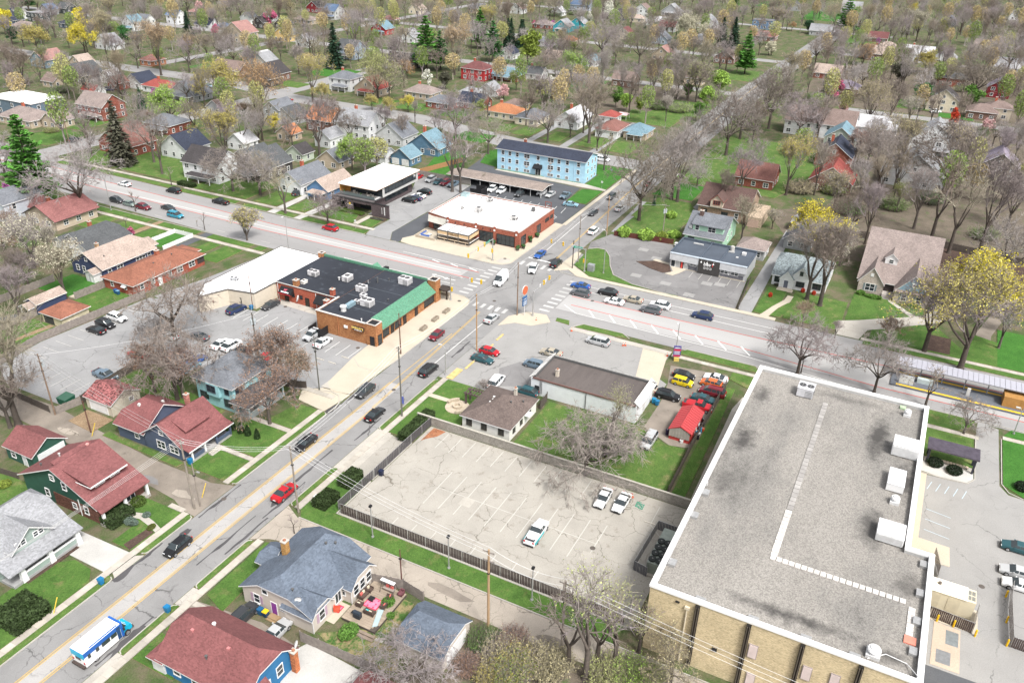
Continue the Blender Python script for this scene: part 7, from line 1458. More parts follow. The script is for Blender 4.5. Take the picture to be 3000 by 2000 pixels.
BU={'r':bush_proto(121,1100,.09),'h':bush_proto(122,3600,.06,'box'),'c':bush_proto(123,700,.10,'cone'),'g':bush_proto(124,2600,.06,'loose',True),'q':thicket_proto(125,2,420,.022)}
TCOL={'y':(.42,.37,.11),'Y':(.58,.50,.05),'g':(.36,.40,.15),'G':(.10,.20,.04),'o':(.42,.31,.19),'O':(.42,.27,.13),'k':(.38,.34,.20),'w':(.66,.66,.58),'p':(.62,.38,.38),'P':(.42,.14,.36),'m':(.50,.12,.22),'R':(.50,.06,.03),'r':(.27,.165,.11),'s':(.022,.05,.028),'S':(.035,.085,.04),'n':(.075,.20,.035),'N':(.045,.14,.04),'x':(.20,.26,.05),'L':(.26,.40,.08),'u':(.085,.085,.06),'W':(.42,.40,.36),'i':(.045,.12,.025),'q':(.50,.48,.36)}
TREES=[]
def top_height(x,y,py):
 lo,hi=1.0,34.0
 for _ in range(24):
  m=(lo+hi)/2
  if PX(x,y,m)[1]>py:lo=m
  else:hi=m
 return lo
KN={'b':'bare_tree','o':'bare_oak','d':'budding_tree','e':'budding_tree','j':'budding_tree','J':'budding_tree','v':'vase_shaped_tree','w':'weeping_tree','t':'young_tree','k':'bare_tree','f':'flowering_tree','l':'leafy_tree','s':'spruce_tree','p':'pine_tree'}
def plant(kind,x,y,h,col=None,v=None):
 if kind in 'de' and h>16.5:kind='J'
 if x>190 and kind in 'bodelkJp':h=min(27,h*1.25)
 i=(v if v is not None else rnd.randrange(len(PT[kind]))) % len(PT[kind]);s=h/PH[kind][i];wd=s*rnd.uniform(.92,1.1)*(.84 if x>190 and kind in 'bodJk' else 1)
 r=ct_(PT[kind][i],(x,y,.05),rnd.uniform(0,6.28),(wd,wd,s),None,'trees of the neighbourhood','tree',TCOL[col or 'k'] if not isinstance(col,tuple) else col);r.name=KN[kind]
 TREES.append((r,kind,col,x,y,h));return r
def tp(kind,col,c,r,bx,by,ty):
 x,y=G(c,r,bx,by);plant(kind,x,y,min(27,top_height(x,y,TY[r]+ty*KZ)),col)
TL="""p n 0 1 330 370 -430;s S 0 0 1230 970 750;s u 0 0 1060 1420 860;k i 0 0 1400 1500 1000;e L 0 0 1480 1090 800;e y 0 0 1900 900 580;e O 0 0 2270 1000 580;d y 0 0 1960 1430 1000;d o 0 0 1390 650 190;s s 0 0 1630 330 90
e y 0 0 330 460 250;e Y 0 0 740 480 240;l Y 0 0 730 300 110;l Y 0 0 50 300 110;l S 0 0 110 380 250;p N 0 0 250 90 -120;l N 0 0 1110 390 250;f P 0 0 440 1000 890;f P 0 0 1340 870 770;f m 0 0 1860 310 200;f p 0 0 1730 150 0
b - 0 0 90 760 420;b - 0 0 210 740 430;b - 0 0 760 830 560;b - 0 0 1080 820 500;b - 0 0 1620 890 640;o - 0 0 2080 200 -60;b - 0 0 2020 580 330;d k 0 0 920 420 130;d o 0 0 1640 560 330;d k 0 0 1790 520 320;b - 0 0 1000 520 300;b - 0 0 480 330 60;e k 0 0 970 250 0
b - 0 0 820 420 220;d k 0 0 600 420 280;b - 0 0 600 700 480;d x 0 0 390 600 420;b - 0 0 1330 1400 950;b - 0 0 1690 1160 880;b - 0 0 2100 1280 960;b - 0 0 2200 980 700;b - 0 0 2170 700 430;d k 0 0 1880 250 60;b - 0 0 1250 230 20;b - 0 0 700 150 -60
o - 0 1 60 150 -300;o - 0 1 720 440 -300;b - 0 1 2010 240 -180;b - 0 1 2240 260 -160;v y 0 1 2130 660 360;t - 0 1 1170 410 220;t - 0 1 1765 570 410;t - 0 1 1090 550 440;t - 0 1 1700 540 480;t - 0 1 1480 190 20
d q 0 1 570 1160 640;b - 0 1 170 1300 830;b - 0 1 80 1080 680;d q 0 1 300 900 430;d q 0 1 440 820 520;d r 0 1 120 620 380;b - 0 1 250 1060 700;e r 0 1 40 760 520;o - 0 1 1510 1520 850;w - 0 1 1340 1490 1290;f m 0 1 1140 620 540;f P 0 1 60 260 170
d r 0 2 1340 500 60;o - 0 2 1530 560 -160;d r 0 2 1580 550 100;b - 0 2 90 800 150;b - 0 2 160 780 -250;d r 1 2 220 500 -60;d r 1 2 365 560 110;d r 1 2 150 770 260;t - 1 2 1990 460 380
k W 1 1 285 430 -10;b - 1 1 650 520 190;o - 1 1 70 270 -200;k - 1 1 1720 240 -250;k - 1 1 1790 245 -260;t - 1 1 1990 180 60
s s 1 0 715 590 190;p n 1 0 1500 610 130;p N 1 0 1620 600 330;p n 1 0 1960 420 140;p N 1 0 2070 530 250;e y 1 0 2000 320 80;d o 1 0 1740 650 220;s s 1 0 2200 410 150;s s 1 0 2310 410 160;f w 1 0 1510 750 610;f p 1 0 2160 860 720;f p 1 0 1890 740 680
e y 1 0 520 880 520;d g 1 0 1080 850 490;o - 1 0 1180 870 560;e y 1 0 600 900 740;e y 1 0 1030 950 830;e y 1 0 1180 980 860;e Y 1 0 1340 970 840;o - 1 0 1750 1230 790;b - 1 0 2030 1330 1000;b - 1 0 1130 1210 950;b - 1 0 1290 1240 1000;b - 1 0 580 1350 890;b - 1 0 710 1220 880;b - 1 0 320 1250 1050
b - 1 0 70 1010 700;b - 1 0 60 1260 960;b - 1 0 880 440 120;k W 1 0 985 480 220;k W 1 0 500 500 220;b - 1 0 170 520 330;f m 1 0 160 240 80;e O 1 0 1330 670 540;l u 1 0 1660 770 640;e L 1 0 860 1460 1220;e g 1 0 760 1430 1340;b - 1 0 1240 200 0;d k 1 0 930 220 20;b - 1 0 1420 180 0;e Y 1 0 190 1150 1010;b - 1 0 1070 460 330;d k 1 0 1300 440 260;b - 1 0 400 640 430;b - 1 0 250 560 360;e x 1 0 1950 1060 900
b - 1 0 850 1240 1000;b - 1 0 960 1420 1230;b - 1 0 1820 1450 1260;b - 1 0 1400 1060 900;e k 1 0 300 130 10;b - 1 0 2200 330 60;e x 1 0 2270 780 640
s s 2 0 1860 410 140;s s 2 0 1960 420 140;p n 2 0 2060 640 350;s n 2 0 1760 380 230;p n 2 0 1970 140 -30;l x 2 0 190 570 310;s s 2 0 50 390 150;s s 2 0 150 400 160;f w 2 0 880 170 0;f w 2 0 720 220 110;f w 2 0 400 850 640;e q 2 0 1600 410 170;f q 2 0 2290 480 350;o - 2 0 830 540 130;o - 2 0 1150 580 250
e L 2 0 560 700 480;e g 2 0 430 660 540;o - 2 0 330 680 440;o - 2 0 365 1230 880;b - 2 0 720 1235 600;b - 2 0 790 1300 1050;k - 2 0 850 1470 1180;b - 2 0 1270 860 540;b - 2 0 1480 850 470;b - 2 0 1570 890 540;b - 2 0 1700 720 380;d g 2 0 1640 880 590;b - 2 0 1840 640 380;d W 2 0 1380 1050 850;b - 2 0 820 860 500;b - 2 0 640 960 640;b - 2 0 1000 860 560
l L 2 0 1830 830 640;l L 2 0 1730 940 770;l G 2 0 950 930 770;l L 2 0 1040 960 830;l G 2 0 1640 1040 900;l x 2 0 1160 980 850;l G 2 0 1560 860 740;b - 2 0 180 1080 800;b - 2 0 560 1180 1000;f P 2 0 410 240 170;f m 2 0 250 240 180;e k 2 0 460 420 280;l x 2 0 570 470 370;s S 2 0 1460 420 280;s S 2 0 1200 250 180
o - 2 0 1450 1510 1170;b - 2 0 1640 1310 990;o - 2 0 1900 1340 780;b - 2 0 2020 1200 800;o - 2 0 2240 1000 590;b - 2 0 2130 1220 900;o - 2 1 1150 490 -170;k - 2 1 1430 310 -300;b - 2 1 1480 330 -240;b - 2 1 2030 670 320;s S 2 1 1280 360 270;b - 2 1 1850 420 110;b - 2 1 2030 230 -120;e y 3 1 300 270 -170;b - 2 1 1650 200 -20;l u 2 1 1400 250 110
o - 3 0 150 1110 560;o - 3 0 550 560 320;k - 3 0 800 660 370;e O 3 0 960 560 400;d k 3 0 460 620 470;l G 3 0 1290 590 440;e y 3 0 1490 640 470;l N 3 0 1470 940 750;d x 3 0 1100 740 590;l u 3 0 1270 740 570;o - 3 0 1900 900 400;f R 3 0 1730 1090 940;f p 3 0 2010 1160 1010;f p 3 0 780 1000 890;f m 3 0 720 860 690;f P 3 0 1090 390 330
p n 3 0 800 310 30;l S 3 0 490 290 190;f q 3 0 150 480 350;e O 3 0 350 270 200;d k 3 0 1000 1110 750;b - 3 0 1180 1090 750;d q 3 0 1350 1080 870;b - 3 0 570 1190 860;b - 3 0 400 1210 840;d k 3 0 1260 1500 1070;d k 3 0 1700 1490 1110;b - 3 0 2260 1400 1080;b - 3 0 2200 640 310;b - 3 0 2330 640 340;d q 3 0 2050 580 400
e Y 3 0 1380 130 40;e q 3 0 1420 360 120;b - 3 0 1560 240 20;b - 3 0 1100 260 60;d k 3 0 700 300 60;b - 3 0 950 760 560;b - 3 0 1800 280 60;l G 3 0 1900 930 770;d k 3 0 1540 720 560;b - 3 0 2000 260 40;b - 3 0 640 620 430;d k 3 0 320 740 480;b - 3 0 1000 1420 1120;b - 3 0 1050 1240 1020;d r 3 0 880 1440 1150;b - 3 0 1600 980 740;e G 3 0 1960 1230 1110;b - 3 0 2100 1480 1160
k i 3 1 1540 690 -260;k i 3 1 1700 770 -360;b - 3 1 1960 780 -250;b - 3 1 480 1170 540;b - 3 1 590 1225 480;d r 3 1 440 1400 1180;e Y 3 1 560 800 430;d q 3 1 760 880 590;b - 3 1 980 690 250;d k 3 1 700 430 100;b - 3 1 840 620 280;d x 3 1 1250 420 190;b - 3 1 1400 560 120;b - 3 1 1080 260 -260;b - 3 1 1640 300 -330;b - 3 1 2200 560 100;b - 3 1 560 200 -150;d k 3 1 180 560 420
o - 3 2 400 335 -170;o - 3 2 1060 495 -30;k - 3 2 1500 615 250;o - 3 2 1830 855 490;b - 3 2 1490 145 -640;e y 3 2 1800 295 -640;b - 3 2 2130 120 -300;b - 3 1 2150 1000 500;d r 3 2 1180 90 -150;e Y 3 1 1960 1320 860;b - 3 1 720 1500 1330
j g 2 3 690 1500 560;k - 2 3 790 1360 700;j g 2 3 940 1390 720;j g 2 3 1150 1260 800;k - 2 3 540 1400 700;w r 2 2 700 1130 620;j g 2 2 910 900 400;w m 1 3 1340 1500 1080;d k 2 3 1420 1560 1150;w r 2 2 860 1060 760;t - 1 3 360 240 70;t - 3 2 430 330 130;w - 1 2 1990 460 380"""
for ln in TL.replace('\n',';').split(';'):
 k,c,a,b,x,y,z=ln.split();tp(k,None if c=='-' else c,int(a),int(b),int(x),int(y),int(z))
# ---- shrubs, hedges and thickets
SHR=[]
def shrub(kind,x,y,rx,ry,h,col,label,rz=0,group=None,name='shrub',z=.08):
 r=ct_(BU[kind],(x,y,z),rz,(rx,ry,h),label,group,'hedge' if 'hedge' in name else 'shrub',TCOL[col] if isinstance(col,str) else col);r.name=name;return r
HG=(.035,.055,.02)
for x0,x1,y,wd,lab in ((96.9,105.6,69.4,1.0,'long dark clipped hedge beside the fence near the brown-roofed cottage'),(81.6,85.4,70.6,1.1,'dark clipped hedge beside the driveway gate of the near car park'),(77.6,79.2,70.6,1.2,'rounded dark bush between the roadside hedge and the corner bush'),(75.6,77.4,70.8,1.2,'round dark bush at the corner of the fenced car park'),(57.4,61.4,95.6,1.3,'dark hedge in front of the porch of the green house')):
 shrub('h',(x0+x1)/2,y,(x1-x0)/2,wd,1.5,HG,lab,name='hedge')
shrub('h',40.3,90.8,2.4,2.3,1.9,HG,'big square dark hedge near the left edge beside the sidewalk',name='hedge');shrub('h',178.4,205.6,1.1,3.0,1.2,HG,'low clipped hedge beside the far sidewalk of the avenue',name='hedge')
shrub('r',63.4,95.9,1.1,1.1,1.2,(.07,.11,.025),'round green bush at the end of the porch of the green house');shrub('g',59.8,93.6,.8,1.6,.7,(.12,.16,.13),'blue-green juniper beside the dark porch hedge');shrub('r',62.0,92.6,.6,.6,.6,(.12,.16,.13),'small blue-green bush beside the curved garden path');shrub('r',60.4,89.8,.7,.5,.6,(.10,.12,.03),'low bush at the bark bed beside the sidewalk')
for i,(y,s) in enumerate(((97.4,.55),(95.6,.7),(94.0,.65),(91.9,.6))):shrub('c',85.3,y,s,s,2.0,(.03,.055,.02),('leftmost of the four conical evergreens on the turquoise house lawn','second conical evergreen from the left on the turquoise house lawn','third conical evergreen from the left on the turquoise house lawn','rightmost of the four conical evergreens on the turquoise house lawn')[i],group='conical evergreens',name='arborvitae')
for i in range(12):
 for j in range(2):shrub('r',184.4+j*.8,142.6+i*.85,.42,.42,.75,(.09,.15,.03),'round clipped box bush in the bed before the modern office',group='clipped bushes before the modern office',z=.13)
for i in range(6):shrub('r',183.9,134.8+i*.8,.3,.35,.35,(.10,.13,.10),'low grey-green plant in the bed below the dark brick wall',group='low plants below the brick wall',z=.13)
for x,y,l in ((134.6,-13.4,'left one of the two dark round bushes in the gravel bed by the pergola'),(133.8,-16.4,'right one of the two dark round bushes in the gravel bed by the pergola'),(134.4,-26.6,'dark round bush on the lawn at the right edge')):shrub('r',x,y,1.2,1.2,1.2,(.022,.035,.02),l)
for i,(x,y,rx,ry,h,c,l) in enumerate(((196,64,1,1,1,'k',''),(207.6,70,1.8,2.0,2.6,'L','bright green bush behind the red fence, left end'),(208.6,64,2.2,2.6,2.6,'L','bright green bush behind the middle of the red fence'),(210,60,1.8,1.8,2.2,'x','yellow-green bush behind the red fence near the picnic table'),(214,57.6,1.6,2.0,1.8,'L','green bush beside the mint house'),(228.5,63,1.6,1.6,1.9,'L','lime green round bush beneath the tall bare trees'),(200.4,6.6,.9,1.1,1.0,'G','dark bush at the left corner of the taupe house'),(199.6,3.6,.8,2.0,.9,'G','low hedge under the left front window of the taupe house'),(198.8,-4.8,.8,2.2,1.0,'G','low hedge under the right front windows of the taupe house'),(195.4,25.4,.6,.9,.5,'u','dark plants under the slate cottage window'),(194.6,19.2,.5,.5,1.0,'R','reddish column bush left of the slate cottage front path'),(194.4,16.6,.5,.5,1.0,'R','reddish column bush under the slate cottage window'),(188,25.6,.5,.5,1.1,'R','small rust red bush on the lawn by the drive'),(64.6,50.2,1.1,.9,1.1,'G','green shrub at the edge of the wooden deck'),(63.0,48.7,.6,.6,.7,'G','small green shrub by the deck corner'),(58.2,51.9,1.6,1.2,.9,'G','green shrub below the wooden deck by the grill'),(85,98,.8,.8,.8,'G','small bush at the porch end of the slate blue bungalow'),(56.4,117.8,1.1,1.0,.9,'x','yellow-green bush beside the green garage'),(214,262,1,1,1,'G',''),(170,252,1,1,1,'G',''))):
 if l:shrub('g',x,y,rx,ry,h,c,l)
for i,(c,r,px,py,rx,ry,h,cl) in enumerate(((1,3,1960,1180,2.2,1.8,2.2,'G'),(1,3,2120,1300,3,2.6,2.6,'k'),(1,3,2250,1420,3,2.6,3.0,'y'),(2,3,60,1200,2.4,2,2.4,'r'),(2,3,180,1380,3.4,2.6,3.0,'k'),(2,3,400,1420,3.2,2.6,3.0,'k'),(2,3,60,1480,3,2.6,3.2,'x'),(2,3,860,1480,3,2.6,3,'g'),(2,3,1060,1480,2.8,2.6,3,'L'),(2,3,1260,1500,2.2,2,2.2,'g'),(1,3,1850,1400,2,2,1.6,'r'),(1,3,2050,1500,2.6,2,2.2,'y'),(3,1,1220,380,5,5,3.0,'G'),(3,1,1560,330,5,4,3.4,'G'),(3,1,840,420,5,5,3.4,'G'),(3,1,420,240,5,5,4,'k'),(3,1,720,250,5,5,4,'x'),(3,1,2000,640,4,4,3,'G'),(2,0,1500,960,6,6,4,'L'),(2,0,1330,940,5,5,4,'G'),(2,0,2080,1080,5,6,4.4,'L'),(2,0,1760,850,5,6,5,'L'),(0,0,520,800,5,4,3.4,'G'),(0,0,1620,1110,4,3.4,3.2,'L'),(0,0,2080,940,4,4,2.6,'r'),(0,0,700,1060,2,2.4,1.4,'G'),(0,0,450,1140,3,3,1.8,'x'),(1,0,1220,210,4,4,3,'x'),(2,0,600,130,5,6,3,'G'),(2,0,420,140,5,5,3,'G'),(2,0,1310,230,5,6,3.6,'G'),(3,0,1720,560,6,6,3,'G'),(3,0,560,870,5,6,4,'G'),(3,0,1560,560,4,4,3,'y'),(3,0,1820,790,4,4,3.4,'L'),(3,0,90,960,6,6,5,'L'),(0,0,1270,990,3,3,2.2,'r'),(1,0,1600,1130,2,2,1.2,'G'))):
 x,y=G(c,r,px,py);SHR.append((shrub('q',x,y,rx,ry,h,cl,None,group='shrubs of the neighbourhood'),x,y,h,cl))
# ---- filling trees: places between the houses where the photo shows canopy but no single crown was picked out
def blocked(x,y):
 if 60<x<270 and -30<y<160:return True
 if 67<y<99:return True
 if 150<x<181:return True
 for a,b,c,d in ((266,300,80,520),(404,421,90,620),(502,516,60,430),(399,409,-170,45)):
  if a<x<b and c<y<d:return True
 return any(abs(x-hx)<lx*.5+1.5 and abs(y-hy)<ly*.5+1.5 for hx,hy,lx,ly,_ in FAR_HOUSES)
def spot(rs,near=None):
 for _ in range(4000):
  x,y=rs.uniform(185,1050),rs.uniform(-260,620);px,py,dz=PX(x,y,6)
  if -60<px<3060 and -40<py<1000 and not blocked(x,y) and all((x-t[3])**2+(y-t[4])**2>24 for t in TREES):return x,y
rsf=random.Random(99)
while len(TREES)<300:
 x,y=spot(rsf);u=rsf.random();k,c=('b',None) if u<.36 else ('o',None) if u<.48 else ('d',rsf.choice('kkogqx')) if u<.72 else ('e',rsf.choice('ykogL')) if u<.92 else ('s','s') if u<.95 else ('f',rsf.choice('wpPm'))
 plant(k,x,y,{'f':6,'s':14}.get(k,13)*rsf.uniform(.8,1.35),c)
# beyond the three hundred: one mass of the same kind of bare trees, scattered as points carrying tree instances
wsk=[skeleton(sd_,14,sp,up=u,depth=3,tw=.042,kids=(3,4))[:2] for sd_,sp,u in ((201,1.15,.5),(202,.95,.8),(203,1.35,.35),(204,1.05,.6))]
def wleaf(n,c,rs):
 Q=Quads()
 for i in range(n):d=rv(rs)*rs.random()**.3;p=Vector((d.x*3.6,d.y*3.6,9+d.z*4));Q.add(p,rv(rs)*.2,rv(rs)*.2)
 g=NG('distant_leaves');ge=g.new('ShaderNodeNewGeometry');g.base(g.ramp(ge.outputs['Random Per Island'],[(0,sc3(c,.55)),(1,sc3(c,1.4))]));return quadpart(Q,0),g.m
WOBJ=[bpy.data.objects.new('woodland_tree',np_mesh('woodland_tree',[prisms(bg,5)+(0,),prisms(tg,3)+(1,)],[M_TRUNK,M_TWIG])) for bg,tg in wsk]
for c_ in ((.40,.40,.15),(.20,.28,.07),(.45,.36,.18)):lp_,mm_=wleaf(1100,c_,random.Random(5));WOBJ.append(bpy.data.objects.new('woodland_tree',np_mesh('woodland_tree',[(*prisms(wsk[0][0]+wsk[0][1][::2],3),1),lp_],[mm_,M_TWIG])))
WOBJ.insert(0,WOBJ[0]);WOBJ.insert(0,WOBJ[2]);WOBJ.insert(0,WOBJ[4])
WP=[]
for i in range(NWOOD):
 q=spot(rsf)
 if q:WP.append((q[0],q[1],0));TREES.append((None,'b',None,q[0],q[1],14))
wm_=bpy.data.meshes.new('distant_woodland');wm_.from_pydata(WP,[],[]);wd_=link('distant_woodland',wm_);tag(wd_,'far mass of bare grey trees between the houses near the top of the photo','woodland',None,'stuff')
gt=bpy.data.node_groups.new('scatter_trees','GeometryNodeTree');gt.interface.new_socket('Geometry',in_out='INPUT',socket_type='NodeSocketGeometry');gt.interface.new_socket('Geometry',in_out='OUTPUT',socket_type='NodeSocketGeometry')
gi,go,ip,gj=gt.nodes.new('NodeGroupInput'),gt.nodes.new('NodeGroupOutput'),gt.nodes.new('GeometryNodeInstanceOnPoints'),gt.nodes.new('GeometryNodeGeometryToInstance')
for ob in reversed(WOBJ):
 oi_=gt.nodes.new('GeometryNodeObjectInfo');oi_.inputs['Object'].default_value=ob;oi_.inputs['As Instance'].default_value=True;gt.links.new(oi_.outputs['Geometry'],gj.inputs[0])
jn=gt.nodes.new('GeometryNodeJoinGeometry')
for n_ in list(gt.nodes):
 if n_.bl_idname=='GeometryNodeObjectInfo':gt.links.new(n_.outputs['Geometry'],jn.inputs[0])
gt.nodes.remove(gj)
def rnode(kind,lo,hi,seed):
 r=gt.nodes.new('FunctionNodeRandomValue');r.data_type=kind;ins=[s_ for s_ in r.inputs if s_.enabled and s_.name in ('Min','Max')];ins[0].default_value=lo;ins[1].default_value=hi
 [s_ for s_ in r.inputs if s_.name=='Seed'][0].default_value=seed;return [o for o in r.outputs if o.enabled][0]
gt.links.new(gi.outputs[0],ip.inputs['Points']);gt.links.new(jn.outputs[0],ip.inputs['Instance']);ip.inputs['Pick Instance'].default_value=True
gt.links.new(rnode('INT',0,len(WOBJ)-1,1),ip.inputs['Instance Index']);gt.links.new(rnode('FLOAT_VECTOR',(0,0,0),(0,0,6.283),2),ip.inputs['Rotation']);gt.links.new(rnode('FLOAT_VECTOR',(.7,.7,.85),(1.15,1.15,1.5),3),ip.inputs['Scale'])
gt.links.new(ip.outputs[0],go.inputs[0]);wd_.modifiers.new('trees','NODES').node_group=gt
TREES=[t for t in TREES if t[0] is not None]
for L_ in PT.values():
 for p in L_:discard(p)
for p in BU.values():discard(p)
# ================================================================ vehicles
TYRE=pl((.02,.02,.021),.8);RIMM=metal((.42,.42,.43),.35);CG=glass((.035,.045,.05),.06);HL=pl((.72,.74,.76),.15);TLM=pl((.42,.015,.015),.25);BUMP=pl((.03,.03,.032),.6)
# stations from nose to tail: (fraction of length, belt or bonnet height, roof height)
CT={
 'sedan':(4.75,1.82,[(0,.52,.52),(.025,.70,.70),(.26,.93,.93),(.41,.97,1.40),(.66,.99,1.43),(.84,1.02,1.06),(.975,.97,.97),(1,.62,.62)],(.2,.79)),
 'hatch':(4.3,1.78,[(0,.55,.55),(.03,.75,.75),(.22,.97,.97),(.38,1.0,1.46),(.76,1.04,1.49),(.94,1.06,1.12),(.98,.98,.98),(1,.60,.60)],(.19,.79)),
 'suv':(4.75,1.9,[(0,.62,.62),(.025,.90,.90),(.23,1.06,1.06),(.36,1.09,1.66),(.80,1.12,1.70),(.955,1.14,1.20),(.985,1.05,1.05),(1,.66,.66)],(.19,.79)),
 'minivan':(5.1,1.95,[(0,.58,.58),(.025,.82,.82),(.17,1.02,1.02),(.34,1.05,1.70),(.88,1.08,1.74),(.97,1.10,1.18),(.988,1.02,1.02),(1,.62,.62)],(.17,.78)),
 'box':(4.1,1.8,[(0,.6,.6),(.03,.88,.88),(.20,1.02,1.02),(.33,1.04,1.60),(.90,1.07,1.64),(.965,1.08,1.2),(.985,1.0,1.0),(1,.62,.62)],(.19,.8)),
 'van':(5.9,2.06,[(0,.7,.7),(.02,1.0,1.0),(.14,1.22,1.22),(.27,1.25,2.42),(.96,1.3,2.52),(.985,1.3,2.4),(.99,1.3,1.3),(1,.7,.7)],(.16,.8)),
 'pickup':(5.6,1.98,[(0,.68,.68),(.02,1.0,1.0),(.25,1.12,1.12),(.36,1.14,1.76),(.53,1.15,1.78),(.60,1.13,1.16),(.985,1.1,1.1),(1,.7,.7)],(.17,.77)),
}
def wheel_mesh(r):
 b=MB();n=14
 b.tube([(0,-.11,0),(0,-.09,0),(0,.09,0),(0,.11,0)],[r*.93,r,r,r*.93],n);c=MB().tube([(0,-.125,0),(0,-.10,0)],r*.62,10)
 for k in range(5):a=2*PI*k/5;c.tube([(0,-.13,0),(r*.55*math.cos(a),-.13,r*.55*math.sin(a))],.03,3)
 return b.mesh('wheel',TYRE),c.mesh('rim',RIMM)
WHL=wheel_mesh(.34)
def car_proto(kind):
 Ln,Wd,ST,WB=CT[kind];t=bpy.data.objects.new(kind,None);COL.objects.link(t);hw=Wd/2;parts={k:MB() for k in ('body','windscreen','rear_window','sl','sr','low')}
 def ring(i):
  f,zb,zr=ST[i];x=Ln/2-f*Ln;e=1-.16*(max(0,.12-f)/.12)**1.5-.12*(max(0,f-.9)/.1)**1.5;w_=hw*e;cab=zr>zb+.1;wr=w_*(.74 if cab else .93);z0=.24 if 0<i<len(ST)-1 else .30
  return [(x,w_*.95,z0),(x,w_,.5),(x,w_*.985,max(.52,zb-.12)),(x,w_*.93,zb),(x,wr,zr-.05 if cab else zr-.0),(x,wr*.86 if cab else wr*.6,zr+.015)]
 rg=[ring(i) for i in range(len(ST))];mir=lambda p:(p[0],-p[1],p[2])
 for i in range(len(ST)-1):
  a,b=rg[i],rg[i+1];ca,cb=ST[i][2]>ST[i][1]+.1,ST[i+1][2]>ST[i+1][1]+.1
  for sgn in (0,1):
   m=mir if sgn else (lambda p:p);o=(lambda q:q[::-1]) if sgn else (lambda q:q)
   for j in range(5):
    q=o([m(a[j]),m(b[j]),m(b[j+1]),m(a[j+1])]);tgt='body'
    if j==3 and (ca or cb):tgt=('sr' if sgn else 'sl') if not (kind=='van' and i>2) else 'body'
    if j==4 and not ca and cb:tgt='windscreen'
    if j==4 and ca and not cb:tgt='rear_window'
    parts[tgt].poly(q)
  q=[a[5],b[5],mir(b[5]),mir(a[5])];parts['windscreen' if (not ca and cb) else 'rear_window' if (ca and not cb) else 'body'].poly(q)
  parts['low'].poly([a[0],mir(a[0]),mir(b[0]),b[0]])
 for e,fl in ((rg[0],0),(rg[-1],1)):
  q=e+[mir(p) for p in reversed(e)];parts['body'].poly(q if not fl else q[::-1])
 # pillars split the side glass
 for f in (.5,.68) if kind not in ('pickup','van') else (.45,):
  x=Ln/2-f*Ln;zt=ST[3][2]
  for s in (-1,1):parts['body'].hexa([(x-.05,s*hw*.90,1.0),(x+.05,s*hw*.90,1.0),(x+.05,s*hw*.95,1.0),(x-.05,s*hw*.95,1.0)],[(x-.04,s*hw*.72,zt-.05),(x+.04,s*hw*.72,zt-.05),(x+.04,s*hw*.765,zt-.05),(x-.04,s*hw*.765,zt-.05)])
 for s in (-1,1):parts['body'].box(Ln*.13-.08,Ln*.13+.1,s*(hw+.1)-.09,s*(hw+.1)+.09,.98,1.12)
 if kind in ('suv','minivan'):
  for s in (-1,1):parts['body'].box(Ln/2-.8*Ln,Ln/2-.4*Ln,s*hw*.62-.03,s*hw*.62+.03,ST[4][2]-.03,ST[4][2]+.07)
 link('body',parts['body'].mesh('body',paint()),t);link('underbody',parts['low'].mesh('underbody',BUMP),t)
 for nm,k in (('windscreen','windscreen'),('rear_window','rear_window'),('side_window','sl'),('side_window','sr')):
  link(nm,parts[k].mesh(nm,CG),t)
 for f in WB:
  for s in (-1,1):
   w_=link('wheel',WHL[0],t,(Ln/2-f*Ln,s*(hw-.09),.335),0 if s<0 else PI);link('rim',WHL[1],w_)
 zf,zt=ST[1][1]-.12,ST[-2][1]-.12
 for s in (-1,1):
  link('headlight',MB().box(-.1,.04,-.2,.2,-.07,.07).mesh('headlight',HL),t,(Ln/2-.06,s*hw*.62,zf));link('tail_light',MB().box(-.05,.08,-.14,.14,-.1,.12).mesh('tail_light',TLM),t,(-Ln/2+.03,s*hw*.72,zt))
 MB().box(Ln/2-.06,Ln/2+.03,-hw*.38,hw*.38,.40,zf-.04).bd('grille',BUMP,t);MB().box(Ln/2-.1,Ln/2+.05,-hw*.8,hw*.8,.26,.40).box(-Ln/2-.05,-Ln/2+.1,-hw*.82,hw*.82,.26,.44).bd('bumper',BUMP,t)
 MB().box(-Ln/2-.06,-Ln/2+.02,-.25,.25,.52,.66).bd('number_plate',pl(.6),t)
 if kind=='pickup':MB().box(-Ln/2+.15,-Ln/2+.40*Ln-.05,-hw*.78,hw*.78,1.09,1.13).bd('load_bed',pl((.05,.05,.055),.8),t)
 register(t);return t
CP={k:car_proto(k) for k in CT}
KW={'sedan':'sedan','hatch':'hatchback','suv':'sport utility car','minivan':'minivan','box':'boxy hatchback','van':'van','pickup':'pickup truck'}
CC={'black':(.012,.012,.014),'white':(.74,.75,.76),'silver':(.42,.43,.44),'grey':(.10,.105,.115),'dark grey':(.04,.043,.048),'red':(.42,.012,.02),'maroon':(.16,.012,.022),'blue':(.02,.09,.32),'navy':(.015,.03,.09),'teal':(.02,.075,.09),'pale blue':(.22,.38,.46),'gold':(.36,.32,.25),'yellow':(.62,.47,.01),'orange':(.55,.13,.03),'slate':(.12,.17,.22),'bright teal':(.03,.24,.34),'grey-green':(.19,.24,.22)}
